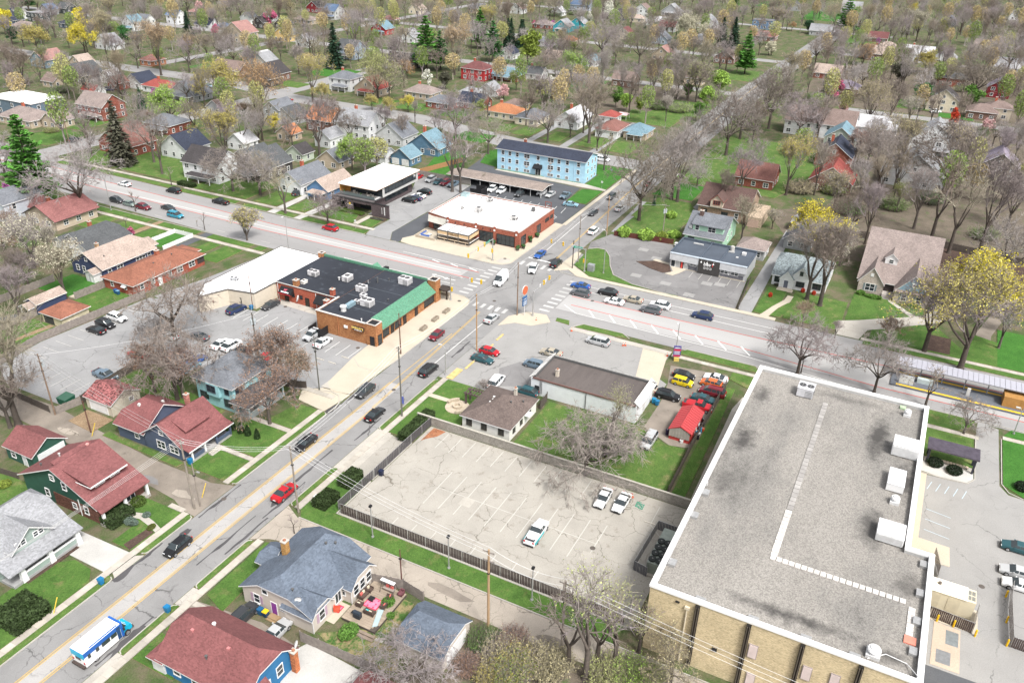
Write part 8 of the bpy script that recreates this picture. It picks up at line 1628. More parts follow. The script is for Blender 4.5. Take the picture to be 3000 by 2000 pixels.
CARS="""0 3 1530 345 180 hatch black driving toward the viewer on the near street|1 2 275 1350 0 sedan red passing the leaning pole on the near street|1 2 455 925 180 sedan black coming down the street opposite the hedge|1 2 1055 680 0 sedan black seen from behind on the street by the banner pole|1 2 970 480 180 suv dark grey passing the rounded concrete apron|1 2 1515 300 0 minivan black heading for the crossing
1 1 1585 1470 180 hatch maroon beside the concrete planters|1 1 2060 1325 0 sedan silver waiting at the crossing below the round orange sign|1 1 2140 1000 186 van white tall cargo in the middle of the crossing|2 1 240 900 196 suv white entering the crossing|2 1 440 855 0 suv black leaving the crossing|2 1 300 775 180 sedan blue beside the brick restaurant|2 1 758 415 180 sedan dark grey in the lane behind the blue sedan|2 1 985 380 0 sedan silver driving away past the bare street tree|2 1 915 280 180 suv dark grey by the long green corner lawn|2 1 760 575 0 suv white with loaded roof rack by the red fence|2 1 1225 172 0 sedan maroon half hidden by the bare street trees|2 0 1810 1085 180 suv dark grey coming down the tree-lined street|2 0 1450 1385 0 minivan silver behind the bare tree at the side street|2 0 1980 930 180 sedan white far up the street
2 0 840 1370 -90 minivan white parked at the end of the blue apartment block|2 1 650 1045 90 sedan blue first in the queue at the crossing, far lane|2 1 650 1110 90 suv grey first in the queue, near lane|2 1 885 1105 90 suv black second in the far lane of the queue|2 1 940 1180 90 sedan white behind the grey car in the queue|2 1 1100 1165 90 sedan gold third in the far lane of the queue|2 1 1335 1215 90 suv white last of the far lane queue|2 1 1255 1255 90 suv grey third in the near lane of the queue|2 1 1700 1305 90 suv navy alone behind the queue on the avenue
2 2 800 55 90 minivan silver on the shop forecourt by the avenue|2 2 395 150 90 sedan gold behind the white shop parapet|2 2 245 250 90 box slate beside the end of the white shop|1 2 2040 140 -90 hatch red on the forecourt by the yellow kerb|1 2 1980 205 -90 sedan teal next to the red hatchback|1 2 2100 400 5 minivan white old boxy beside the brown-roofed cottage|2 2 180 490 90 suv teal squeezed between cottage and shop
2 2 1540 345 -90 hatch black behind the yellow car in the yard|2 2 1530 405 -90 box yellow in the car yard|2 2 1815 370 90 sedan white at the back of the car yard|2 2 1775 415 90 hatch orange in the car yard|2 2 1785 490 90 minivan maroon in the car yard|2 2 1710 550 -90 sedan teal between the maroon minivan and the red pickup|2 2 1660 610 -90 pickup red behind the red shed|2 2 1400 520 -90 suv black with open tailgate beside the standing man|2 2 1240 905 180 minivan silver on the grass before the red shed
2 2 845 1400 180 sedan white left one of the two parked by the block wall|2 2 1005 1440 180 sedan white right one of the two parked by the block wall|2 3 270 230 0 pickup white with teal sides in the near car park
0 1 825 1425 90 sedan black parked lowest along the wooden fence|0 1 905 1375 -90 suv black in the middle of three by the wooden fence|0 1 1005 1320 -90 suv white by the wooden fence|0 1 2035 1250 -5 suv navy beside the cream wall|0 1 2330 1210 178 sedan dark grey before the rear door of the brick restaurant|0 2 905 345 -90 pickup slate by the cream garage in the car park|1 1 515 1470 180 suv silver left one at the brick restaurant side wall|1 2 605 60 0 sedan white nearest the brick restaurant side wall|0 2 1900 75 0 sedan white left one behind the turquoise house|0 2 1995 90 0 suv white right one behind the turquoise house|0 2 2085 130 0 sedan black behind the chimney of the turquoise house|0 2 1190 175 -90 sedan red under the bare tree in the car park|0 1 1450 1475 90 sedan silver under the big bare tree, left one|0 1 1710 1480 90 sedan grey under the big bare tree, right one|0 2 2290 190 0 hatch red behind the twiggy tree at the turquoise house|0 2 1690 215 0 sedan blue behind the brown-leaved tree|0 2 1640 275 0 hatch pale blue behind the brown-leaved tree by the fence
0 1 1070 170 90 sedan white driving up the avenue at the left|0 1 1495 230 90 minivan black driving up the avenue|0 1 1900 325 90 pickup black driving up the avenue|0 1 1005 312 -90 suv dark grey first of the row parked by the avenue kerb|0 1 1115 342 -90 hatch grey-green second of the row parked by the avenue kerb|0 1 1235 370 -90 suv maroon third of the row parked by the avenue kerb|0 1 1450 375 -90 sedan dark grey passing the parked row|0 1 1510 440 -90 minivan bright teal parked by the avenue kerb|1 1 668 550 90 suv red parked on the avenue before the modern office|0 1 620 365 -100 sedan black beside the dusty red bungalow|0 0 90 1455 80 suv black on the avenue at the left edge
1 1 1420 112 0 suv red at the back of the office car park|1 1 1535 132 180 suv silver in the back row of the office car park|1 1 1600 150 180 sedan teal in the back row of the office car park|1 1 1660 160 180 suv maroon in the back row of the office car park|1 1 1730 172 180 pickup slate at the end of the back row of the office car park|1 1 1480 240 90 suv black beside the office, farthest of four|1 1 1430 272 90 sedan white beside the office|1 1 1398 292 90 sedan navy beside the office|1 1 1350 310 90 suv black beside the office, nearest of four|1 1 395 248 0 suv dark grey between the white house and the blue bungalow
1 1 2065 215 180 suv white left of two before the carport|1 1 2145 228 180 suv white right of two before the carport|2 1 128 255 180 suv dark grey before the middle of the carport|2 1 315 245 180 suv white under the carport end|2 1 390 260 180 sedan silver beside the carport end|2 1 520 270 180 pickup slate on the apartment parking|2 1 565 345 -80 sedan pale blue by the corner lawn
3 3 2310 360 90 sedan teal at the right edge|3 3 2300 570 90 sedan silver at the right edge beside the white one|3 3 2325 685 90 sedan white at the right edge by the fenced enclosure|0 3 2090 945 0 suv dark grey in the drive beside the blue house|1 3 200 1085 0 sedan silver in the drive below the beige house
0 0 640 1205 0 suv dark grey on the side street by the leaning pole|0 0 505 1085 -20 suv slate on the dark drive of the tan house|0 0 935 770 -60 suv navy beside the small red-roofed garage|0 0 1790 740 90 sedan pale blue on the far side street|1 0 310 862 0 sedan red behind the grey two-storey house|1 0 1200 415 90 sedan black near the bright red house|3 0 1590 958 -60 suv white before the half-timbered house"""
for ln in CARS.replace('\n','|').split('|'):
 f=ln.split();c,r,x,y=map(int,f[:4]);hd=float(f[4]);kd=f[5];cl=next(k for k in sorted(CC,key=len,reverse=True) if ' '.join(f[6:]).startswith(k));wh=' '.join(f[6:])[len(cl):].strip()
 gx,gy=G(c,r,x,y,.7);lab=' '.join(('%s %s %s' % (cl,KW[kd],wh)).replace('tall cargo','').split())
 if 'tall cargo' in wh:lab='tall white cargo van in the middle of the crossing'
 o=ct_(CP[kd],(gx,gy,.03),R_(hd+rnd.uniform(-1.5,1.5)),1.0,lab,'vehicles',{'van':'van','minivan':'minivan','pickup':'pickup truck'}.get(kd,'car'),CC[cl]);o.name={'van':'cargo_van','pickup':'pickup_truck','minivan':'minivan'}.get(kd,'car')
 if 'teal sides' in wh:
  for s in (-1,1):MB().box(-2.6,.6,s*.995-.012,s*.995+.012,.55,1.0).bd('teal_panel',pl((.02,.42,.46),.35),o)
 if 'open tailgate' in wh:MB().hexa([(-2.3,-.75,1.62),(-2.3,.75,1.62),(-3.1,.7,2.0),(-3.1,-.7,2.0)],[(-2.3,-.75,1.68),(-2.3,.75,1.68),(-3.1,.7,2.08),(-3.1,-.7,2.08)]).bd('tailgate',pl((.02,.02,.022),.3),o)
 if 'roof rack' in wh:MB().box(-1.6,.6,-.5,-.2,1.74,1.9).box(-1.4,.7,0,.45,1.74,1.86).bd('roof_load',pl(.55),o)
for p in CP.values():discard(p)
# ---- the minibus
bx,by=G(0,3,880,1150,1.4);t=th('minibus','white and blue minibus driving away on the near street','bus',(bx,by,.03),0)
bw,bb,bt=pl(.80,.35,var=.02),pl((.02,.11,.40),.3),pl((.01,.36,.55),.3)
MB().box(-3.4,1.9,-1.15,1.15,.45,1.95).bd('lower_body',bw,t);MB().box(-3.4,1.9,-1.16,1.16,1.95,2.72).bd('upper_band',bb,t)
MB().hexa([(-3.42,-1.14,2.72),(2.0,-1.14,2.72),(2.0,1.14,2.72),(-3.42,1.14,2.72)],[(-3.3,-.95,2.98),(1.85,-.95,2.98),(1.85,.95,2.98),(-3.3,.95,2.98)]).bd('roof',bw,t)
MB().box(-3.44,-3.4,-1.14,1.14,1.75,2.55).bd('rear_band',bt,t);MB().box(1.9,2.3,-1.1,1.1,.45,2.75).bd('front_cap',bb,t)
MB().hexa([(2.3,-.98,.5),(3.7,-.9,.5),(3.7,.9,.5),(2.3,.98,.5)],[(2.3,-.98,1.5),(3.6,-.85,1.2),(3.6,.85,1.2),(2.3,.98,1.5)]).bd('bonnet',bt,t)
MB().hexa([(2.3,-.95,1.5),(2.95,-.85,1.4),(2.95,.85,1.4),(2.3,.95,1.5)],[(2.25,-.9,2.35),(2.36,-.85,2.35),(2.36,.85,2.35),(2.25,.9,2.35)]).bd('windscreen',CG,t)
for x0,x1 in ((-2.9,-2.5),(-1.75,-1.3),(-.9,.3),(.45,1.3)):
 for s in (-1,1):MB().box(x0,x1,s*1.175-.01,s*1.175+.01,1.45,2.1).bd('side_window',CG,t)
MB().box(1.35,1.85,-1.19,-1.15,.55,2.5).bd('entry_door',pl((.02,.06,.16),.2),t);MB().box(-3.46,-3.42,-.45,.45,1.3,1.75).bd('rear_window',CG,t);MB().box(-3.75,-3.4,-1.1,1.1,.38,.6).box(3.65,3.85,-.9,.9,.42,.66).bd('bumper',pl((.06,.045,.04),.7),t)
MB().box(-2.5,1.6,-1.12,-1.0,2.8,2.9).bd('roof_rail',bb,t)
g=text('IndyGo',.42,pl(.8),t,(3.0,0,1.36),'-x',.01,tilt=R_(12))
for x in (-1.9,2.75):
 for s in (-1,1):w_=link('wheel',WHL[0],t,(x,s*.98,.42),0 if s<0 else PI);w_.scale=(1.22,1.3,1.22);link('rim',WHL[1],w_)
for s in (-1,1):MB().box(3.6,3.72,s*.6-.16,s*.6+.16,.85,1.02).bd('headlight',HL,t);MB().box(-3.46,-3.4,s*1.0-.1,s*1.0+.1,.9,1.2).bd('tail_light',TLM,t);MB().box(2.2,2.35,s*1.3-.12,s*1.3+.12,1.5,1.9).bd('mirror',BUMP,t)
# ================================================================ street furniture, fences, yards
POLEM=pl((.20,.14,.10),.9,var=.25,scale=.8);POLEG=pl((.24,.21,.18),.9,var=.2);GALV=metal((.46,.46,.46),.45);WOODF=pl((.24,.21,.19),.95,var=.25,scale=2.0);DKWOOD=pl((.09,.075,.065),.9,var=.2)
POLES={}
def pole(key,x,y,h,label,arms=(),m=None,r=.16,trans=0,lamp=0,axis='x',top=True):
 t=th('utility_pole',label,'utility pole',(x,y,0),0,'utility poles');POLES[key]=(x,y,h,axis);m=m or POLEM
 MB().tube([(0,0,-.2),(0,0,h)],[r,r*.68],8).bd('pole',m,t)
 for z,wd in arms:
  a=MB();(a.box(-.06,.06,-wd/2,wd/2,z-.06,z+.06) if axis=='x' else a.box(-wd/2,wd/2,-.06,.06,z-.06,z+.06));o=a.bd('crossarm',WOODF,t)
  for s in (-.46,0,.46):MB().cyl(0 if axis=='x' else s*wd,s*wd if axis=='x' else 0,z+.06,z+.26,.05,6).bd('insulator',pl((.35,.33,.31),.3),o)
 for k in range(trans):MB().cyl(.3*(-1)**k,.34*(k-.5),h-2.6,h-1.5,.24,10).cyl(.3*(-1)**k,.34*(k-.5),h-1.5,h-1.4,.17,8).bd('transformer',pl((.40,.44,.46),.4),t)
 if lamp:ly=lamp;MB().tube([(0,0,h*.78),(0,ly*.5,h*.78+.5),(0,ly,h*.78+.55)],.045,5).box(-.12,.12,ly-.1,ly+.45,h*.78+.48,h*.78+.62).bd('lamp_arm',GALV,t)
 MB().box(-.17,.17,-.17,.17,h*.72,h*.72+.16).bd('band',BK,t) if top else None
 return t
A2=((0,1.8),)
pole('a',73.7,73.1,12.5,'grey pole with cable coils beside the red coupe',((12.1,1.6),),POLEG)
pole('b',66.7,87.6,13.0,'tall pale-topped pole beside the gravel alley mouth on the near street',((12.6,1.4),),POLEG,.18)
pole('b2',67.6,87.3,8.2,'shorter grey pole touching the tall pale-topped pole',(),POLEG,.13,lamp=-1.2)
pole('c',103.2,73.9,14.6,'tall pole with small blue banner by the memorial lawn',((14.2,.8),),pl((.13,.125,.11),.9));MB().box(-.02,.02,-.55,-.12,2.9,4.4).bd('banner',[pl((.10,.13,.40))],None,(103.2,73.9,0));o=bpy.data.objects['banner'];o.parent=bpy.data.objects['utility_pole.003'];o.location=(0,0,0)
pole('d',122.1,86.9,9.5,'dark brown pole on the restaurant plaza beside the kerb',(),pl((.14,.07,.05),.9),.14)
pole('e',131.2,74.1,13.0,'yellow-brown pole with wire loops beside the forecourt',((12.6,.8),),pl((.36,.22,.11),.9))
pole('f',149.6,74.0,13.0,'brown pole carrying the round orange sign at the crossing',((12.6,.6),),POLEM,lamp=-1.8)
pole('g',180.0,73.7,7.6,'short dark pole at the grassy corner of the crossing',(),pl((.05,.035,.03),.9),.15)
pole('h',184.2,73.9,12.9,'slim pole with lamp arm behind the short dark corner pole',((12.5,.6),),POLEG,lamp=1.6)
pole('i',205.9,74.6,11.5,'brown pole at the red fence end',((11,.8),),pl((.34,.22,.13),.9))
pole('j',212.5,60.5,9.6,'pole with two transformers behind the red fence',((9.2,2.0),),POLEG,trans=2)
pole('k',73.6,128.7,12.6,'brown leaning-wire pole beside the car park fence and gravel alley',((12.3,1.6),(11.0,1.2)),POLEM,trans=1)
pole('l',72.9,118.5,6.6,'short dark brown pole by the yellow guy guard',(),pl((.12,.06,.045),.9),.13)
pole('m',67.2,36.3,14.0,'vine-wrapped pale brown pole by the rear alley',((13.6,1.6),(12.2,1.6)),pl((.36,.24,.14),.9),.2)
pole('n',68.9,50.9,6.2,'short dark pole behind the swing seat at the alley',(),pl((.12,.055,.045),.9),.11)
pole('o',68.3,26.4,12.5,'weathered pole among the bare trees in the foreground',((12.1,1.6),),POLEG)
pole('p',103.0,92.6,11.8,'dark green-grey pole at the corner of the concrete apron',(),pl((.10,.10,.085),.9),.13)
pole('q',107.5,112.0,9.8,'pole with transformers in the middle of the restaurant car park',((9.4,.8),),pl((.11,.10,.085),.9),trans=3)
pole('r',123.3,127.8,8.6,'dark red-brown pole against the cream wall',(),pl((.13,.05,.035),.9),.12)
pole('s',188.0,272.1,13,'brown leaning pole at the side street junction',((12.6,2.2),),POLEM);pole('u',239,330.8,10.5,'pole with transformer behind the white apartment roof',((10,1.6),),POLEG,trans=1)
for k,(c,r,x,y,h,l) in enumerate(((3,0,420,290,12,'pale pole near the power lines at the top right'),(3,0,560,200,12,'dark pole behind the pale pole at the top right'),(3,0,1610,480,17,'tall pale pole leaning before the white cape cottage'),(3,1,980,680,14,'slim white-topped pole behind the taupe house'),(1,0,1588,670,9,'slim pole beside the white blossom tree'),(0,0,640,250,13,'tall pole among the houses at the upper left'))):pole('x%d' % k,*G(c,r,x,y),h,l,((h-.4,1.4),),POLEG)
def wire(a,b,za=None,zb=None,off=0,sag=.6,r=.02,label=None,col=(.55,.55,.55)):
 ax,ay,ah,_=POLES[a] if isinstance(a,str) else (*a,0,0);bx,by,bh,_=POLES[b] if isinstance(b,str) else (*b,0,0);p=Vector((ax,ay,za or ah-.2));q=Vector((bx,by,zb or bh-.2));d=(q-p).normalized();n=Vector((-d.y,d.x,0))*off;p+=n;q+=n
 MB().tube([p.lerp(q,i/10)-Vector((0,0,sag*4*(i/10)*(1-i/10))) for i in range(11)],r,3).bd('power_line',pl(col,.5),label=label,cat='power line',group='overhead lines')
NW={'a':'the grey pole by the red coupe','b':'the pale-topped alley pole','c':'the banner pole','e':'the yellow-brown pole','f':'the orange sign pole','h':'the corner lamp pole','i':'the red fence pole','k':'the car park fence pole','m':'the vine-wrapped pole','o':'the foreground tree pole','p':'the apron pole','q':'the car park transformer pole','j':'the twin-transformer pole','r':'the cream wall pole'}
for a,b,offs in (('a','c',(-.6,0,.6)),('c','e',(-.4,.4)),('e','f',(-.3,.3)),('f','h',(0,)),('h','i',(0,.4)),('b','a',(-.5,0,.5)),('b','k',(-.6,0,.6)),('a','m',(-.6,0,.6)),('m','o',(-.6,.6)),('p','q',(0,)),('q','r',(0,)),('k','q',(0,)),('i','j',(0,))):
 for k,o_ in enumerate(offs):wire(a,b,off=o_,sag=.9,label='wire, %s to %s%s' % (NW[a],NW[b],'' if len(offs)==1 else (', left',', middle',', right')[k if len(offs)==3 else 2*k]))
for k in range(4):wire('b',(14,89.5+k*.6),zb=12.5,off=-.6+k*.4,sag=1.0,label='wire leaving the pale-topped alley pole toward the bottom left, strand %s' % ('one','two','three','four')[k])
for k in range(3):wire('o',(66,-30),zb=12,off=-.7+k*.7,sag=1.0,label='wire crossing before the tan brick wall, %s strand' % ('lower','middle','upper')[k])
for k in range(2):wire('k',(70,210),zb=12.2,off=-.5+k,sag=1.0,label='wire from the car park fence pole along the gravel alley, %s strand' % ('near','far')[k])
def lp_(x,y,h,label,head='box',arm=0,ang=0):
 t=th('street_lamp',label,'street lamp',(x,y,0),ang);MB().cyl(0,0,0,.3,.22,8).tube([(0,0,.2),(0,0,h)],[.11,.075],7).bd('post',GALV,t)
 if arm:MB().tube([(0,0,h),(0,arm*.6,h+.5),(0,arm,h+.55)],.05,5).bd('arm',GALV,t);MB().box(-.14,.14,arm-.1,arm+.6,h+.46,h+.62).bd('lamp_head',pl(.55,.4),t)
 else:MB().box(-.2,.25,-.18,.18,h,h+.3).bd('lamp_head',BK,t)
lp_(74.5,59.8,5.8,'left of the three slim floodlight posts along the alley lawn');lp_(74.4,46.6,5.8,'middle of the three slim floodlight posts along the alley lawn');lp_(74.6,33.6,5.8,'right of the three slim floodlight posts along the alley lawn')
lp_(155.0-3.4,141.5,10,'tall curved street lamp on the avenue before the white-roofed building',arm=-1.2,ang=-PI/2);lp_(151.3,207.4,10,'tall curved street lamp by the parked row on the avenue',arm=-1.2,ang=-PI/2);lp_(181.0,65.6,11,'tall twin grey pole on the corner lawn by the drinks shop',arm=.6);lp_(151.4,37.4,6.5,'street lamp behind the blue and red price sign',arm=-1.4,ang=-PI/2);lp_(119.6,74.6,6,'white street lamp at the edge of the forecourt',arm=.9);lp_(151.6,-25.6,5,'pale lamp at the drive entrance on the right edge',arm=.5)
# traffic signals
YEL=pl((.62,.40,.02),.45);LENS=[pl(c,.2) for c in ((.25,.02,.02),(.30,.18,.01),(.02,.16,.06))]
def signal_head(t,x,y,z,face,m=YEL):
 b=MB().box(-.19,.19,-.14,.14,-.52,.52)
 for k in range(3):b.cyl(0,0,0,.001,.001,3) if 0 else None;b.hexa([(-.15,-.34,.47-k*.34),(.15,-.34,.47-k*.34),(.15,-.14,.47-k*.34),(-.15,-.14,.47-k*.34)],[(-.15,-.30,.50-k*.34),(.15,-.30,.50-k*.34),(.15,-.14,.50-k*.34),(-.15,-.14,.50-k*.34)])
 o=b.bd('signal_head',m,t,(x,y,z));o.rotation_euler=(0,0,face)
 for k in range(3):MB().tube([(0,-.145,.34-k*.34),(0,-.16,.34-k*.34)],.12,8).bd('lens',LENS[k],o)
def mast(x,y,ax,ay,label,heads,h=6.0,sign=None):
 t=th('traffic_signal',label,'traffic light',(x,y,0));d=Vector((ax-x,ay-y,0));L_=d.length;d.normalize();MB().cyl(0,0,0,.25,.3,10).tube([(0,0,.2),(0,0,h+.2)],[.17,.13],8).bd('mast',GALV,t);MB().tube([(0,0,h),(d.x*L_,d.y*L_,h+.35)],[.10,.05],6).bd('mast_arm',GALV,t)
 for f,face in heads:signal_head(t,d.x*L_*f,d.y*L_*f,h+.1,face)
 signal_head(t,d.x*.3,d.y*.3,2.9,heads[0][1]) if sign != 'n' else None
 for f in (.35,.65):MB().box(-.3,.3,-.02,.02,-.38,.38).bd('lane_sign',pl(.62),t,(d.x*L_*f,d.y*L_*f,h+.2)).rotation_euler=(0,0,heads[0][1])
 if sign and sign != 'n':s=MB().box(-1.2,1.2,-.03,.03,-.28,.28).bd('street_sign',pl((.02,.30,.20),.4),t,(d.x*L_*.22,d.y*L_*.22,h+.1));s.rotation_euler=(0,0,heads[0][1]);text(sign,.36,pl(.8),s,(0,-.04,0),'-y',.005)
 return t
mast(174.2,93.6,161.5,93.5,'traffic signal mast with three yellow heads and green street sign before the brick restaurant',((.35,PI),(.62,PI),(1.0,PI)),sign='E 54TH');mast(148.9,91.0,149.8,83.4,'traffic signal mast beside the canopy of the black-roofed restaurant',((.7,PI/2),(1.0,PI/2)));mast(151.1,70.8,161,70.9,'traffic signal mast at the corner with the round orange sign',((.55,0),(.85,0)),sign='n');mast(179.6,70.2,180.2,79.9,'traffic signal mast with green street sign over the lawn corner',((.65,-PI/2),(1.0,-PI/2)),sign='COLLEGE')
t=th('utility_cabinet','grey signal control cabinet on the corner lawn','cabinet',(180.8,68.9,.1));MB().box(-.6,.6,-.8,.8,0,1.7).box(-.65,.65,-.85,.85,1.7,1.78).bd('cabinet',metal((.42,.44,.46),.5),t);MB().box(-.62,-.6,-.7,.7,.2,1.5).bd('cabinet_door',metal((.36,.38,.40),.5),t)
t=th('utility_box','white utility box on the lawn near the corner bush','cabinet',(77.2,72.4,.1));MB().box(-.8,.8,-.6,.6,0,.1).bd('base',CONC,t);MB().box(-.35,.35,-.35,.35,.1,.9).bd('box',pl(.6),t);MB().box(-.4,.4,-.4,.4,0,.1).bd('manhole_cover',pl((.5,.48,.44)),None,(79.6,72.4,.12),label='square concrete lid on the lawn near the white utility box',cat='lid')
t=th('round_sign','round orange shop sign on a post with a blue letter board below','sign',(150.4,72.6,0));MB().tube([(0,0,0),(0,0,6.6)],.09,6).bd('post',pl(.5),t);MB().tube([(0,-.12,6.3),(0,.12,6.3)],1.05,20).bd('sign_disc',pl((.5,.12,.05),.5),t);MB().tube([(0,-.10,6.3),(0,.10,6.3)],1.12,20).bd('disc_rim',pl(.55),t)
s=MB().box(-.8,.8,-.12,.12,2.6,4.2).box(-.8,.8,-.12,.12,4.35,4.8).bd('letter_board',pl((.03,.11,.26),.4),t)
for k in range(5):MB().box(-.6,.6,-.135,-.12,2.8+k*.27+(.25 if k==4 else 0),2.9+k*.27+(.25 if k==4 else 0)).bd('text_line',pl(.7),s)
for o in [c for c in t.children]:o.rotation_euler=(0,0,-.12)
t=th('price_sign','tall blue and red sign board on a yellow base beside the avenue','sign',(147.6,36.2,0),-PI/2*.75);MB().box(-.5,.5,-.5,.5,0,.8).bd('base',pl((.55,.42,.12)),t);MB().box(-.75,.75,-.12,.12,.9,3.4).bd('sign_board',pl((.10,.09,.24),.4),t);MB().box(-.7,.7,-.135,-.12,1.0,1.3).box(-.7,.7,-.135,-.12,2.3,2.7).bd('red_panel',pl((.5,.03,.06)),t)
for z in (2.9,2.0,1.6):MB().box(-.55,.55,-.14,-.12,z,z+.14).bd('text_line',pl(.66),t)
for c,r,x,y,l in ((2,2,1395,185,'orange traffic cone left of the blue and red sign board'),(2,2,1015,95,'left of two orange cones lying by the verge tip'),(2,2,1035,95,'right of two orange cones lying by the verge tip'),(2,1,572,1440,'orange cone at the tip of the forecourt verge'),(2,1,268,1350,'orange cone beside the corner grass'),(2,2,1095,1400,'orange cone behind the right white sedan')):
 x,y=G(c,r,x,y);t=th('traffic_cone',l,'traffic cone',(x,y,.03));MB().box(-.22,.22,-.22,.22,0,.05).bd('base',pl((.5,.09,.03)),t);MB().tube([(0,0,.05),(0,0,.8)],[.17,.03],8).bd('cone',pl((.6,.11,.03)),t);MB().tube([(0,0,.4),(0,0,.55)],[.115,.08],8).bd('band',pl(.7),t)
# fences
def fence(pts,h,label,m=None,name='wooden_fence',gap=.16,post=2.4,pm=None):
 t=th(name,label,'fence',(pts[0][0],pts[0][1],0));m=m or WOODF;pk=MB();ox,oy=pts[0]
 for a,b in zip(pts[:-1],pts[1:]):
  A,Bv=Vector(a),Vector(b);d=Bv-A;L_=d.length;d.normalize();n=Vector((-d.y,d.x));k=int(L_/gap)
  for i in range(k):
   c=A+d*(i+.5)*L_/k-Vector((ox,oy));e=d*gap*.46;q=n*.018;hh=h*rnd.uniform(.97,1.03);P4=[c-e-q,c+e-q,c+e+q,c-e+q];pk.hexa([(*p,.02) for p in P4],[(*p,hh) for p in P4])
  np_=max(1,int(L_/post))
  for i in range(np_+1):c=A+d*L_*i/np_-Vector((ox,oy))+n*.08;MB().box(c.x-.06,c.x+.06,c.y-.06,c.y+.06,0,h*1.04).bd('post',pm or m,t)
  for z in (h*.25,h*.8):c0,c1=A-Vector((ox,oy))+n*.05,Bv-Vector((ox,oy))+n*.05;MB().tube([(*c0,z),(*c1,z)],.04,4).bd('rail',m,t)
 o=pk.bd('picket',m,t);o['kind']='stuff';return t
fence([(79.4,153.4),(90,155.2),(115.6,153.2)],1.8,'long grey picket fence behind the restaurant car park')
fence([(78.4,127.6),(82,128.6),(93.4,129.2)],1.8,'dark wooden fence behind the cream garage',DKWOOD);fence([(73.9,128.6),(78.2,127.6)],1.6,'short grey fence beside the green bin');fence([(73.6,130),(74.2,146)],1.5,'overgrown dark fence along the gravel alley side of the car park',DKWOOD);fence([(100.4,101.5),(102.3,95.2)],1.6,'dark brown fence beside the turquoise house driveway',DKWOOD);fence([(93.4,112.6),(97.6,112.6),(100,104)],1.4,'black fence piece behind the turquoise house',DKWOOD)
fence([(66.9,54.6),(68.0,50),(67.4,46.4)],1.9,'grey board fence behind the swing seat on the deck');fence([(54.4,56.6),(54.8,45.0)],1.8,'grey board fence between gravel drive and beige house garden')
fence([(85,166.6),(97.6,166.3)],1.7,'grey picket fence at the left edge below the dark drive');fence([(85,179),(111.2,178.7)],1.8,'grey picket fence between the navy house and the budding trees');fence([(107.0,166.0),(115.8,165.6)],1.8,'grey board fence between navy house and brick bungalow')
fence([(105.2,24.2),(118.6,24.5),(142,24.4)],1.8,'long weathered fence between the car yard and the big building lawn',DKWOOD);fence([(206.6,72.6),(208.8,56.2)],1.5,'dark red board fence behind the drinks shop car park',pl((.10,.03,.025),.8));fence([(57.4,126.4),(58.6,117.6)],1.3,'dark fence at the left edge beside the green garage',DKWOOD)
fence([(117.5,52.8),(120.9,53.0)],1.9,'dark gate fence between cottage and white shop',DKWOOD,post=1.7);fence([(224.8,129.2),(224.8,149.2),(210.4,155)],1.9,'grey board fence behind the office car park',pl((.27,.25,.23),.9));fence([(225.4,150),(245,144)],1.8,'tan board fence behind the apartment lawn',pl((.34,.18,.09),.9));fence([(195.4,32.2),(177.6,30.8)],1.0,'low dark rail fence beside the drinks shop drive',DKWOOD);fence([(238,20),(244,-6),(240,-32)],2.0,'dark board fence around the bark garden behind the taupe house',DKWOOD)
WF=pl(.72,.5,var=.05);fence([(138.2,178.4),(147.8,178.2),(147.8,171.6),(137.6,171.6)],1.2,'white picket fence around the front lawn of the navy house',WF,'picket_fence',.2)
def mesh_fence(pts,h,label,panel,post=3.0,pm=None,gate=None):
 t=th('chain_link_fence',label,'fence',(pts[0][0],pts[0][1],0));o2=Vector(pts[0])
 for a,b in zip(pts[:-1],pts[1:]):
  A,Bv=Vector(a)-o2,Vector(b)-o2;d=Bv-A;L_=d.length;n=max(1,round(L_/post));d.normalize();nn=Vector((-d.y,d.x))
  for i in range(n+1):c=A+d*L_*i/n;MB().tube([(*c,0),(*c,h+.08)],.035,5).bd('post',pm or GALV,t)
  for i in range(n):
   p,q=A+d*(L_*i/n+.05),A+d*(L_*(i+1)/n-.05);k=max(2,int((q-p).length/.22));b_=MB()
   for j in range(k):u,v=p.lerp(q,j/k),p.lerp(q,(j+.86)/k);w_=nn*(.012 if j % 2 else -.012);b_.poly([(*(u+w_),.08),(*(v+w_),.08),(*(v+w_),h),(*(u+w_),h)])
   b_.bd('slat_panel',panel,t)['kind']='stuff'
  MB().tube([(*A,h+.03),(*(A+d*L_),h+.03)],.03,5).bd('top_rail',pm or GALV,t)
 return t
BS=pl((.075,.055,.05),.8,var=.2);mesh_fence([(76.6,67.3),(76.5,21)],1.9,'long dark brown slatted fence along the near car park beside the alley lawn',BS);mesh_fence([(77,68.0),(86,67.9)],1.8,'dark mesh fence at the street corner of the near car park',pl((.08,.075,.08),.7));mesh_fence([(86.3,67.9),(97,67.9)],1.8,'sliding mesh gate of the near car park',pl((.08,.075,.08),.7),3.6);mesh_fence([(97.2,67.9),(103.6,67.7)],1.8,'dark mesh fence beside the long hedge',pl((.08,.075,.08),.7))
mesh_fence([(86.2,21.3),(86.6,23.4),(96.4,23.1),(96.3,20)],1.8,'grey mesh fence around the cooling unit',pl((.10,.10,.11),.7));mesh_fence([(97.4,-13.2),(97.4,-14.8),(96.9,-19.9),(101,-20.4)],1.9,'brown mesh fence around the generator',BS);mesh_fence([(108,-24.6),(104.3,-24.3),(96.8,-24.4),(96.6,-30)],1.9,'brown mesh fence of the enclosure at the right edge',BS);mesh_fence([(110.4,-14.6),(106.4,-15.4),(104.8,-15.2)],1.7,'open dark mesh gate by the warehouse steps',BS)
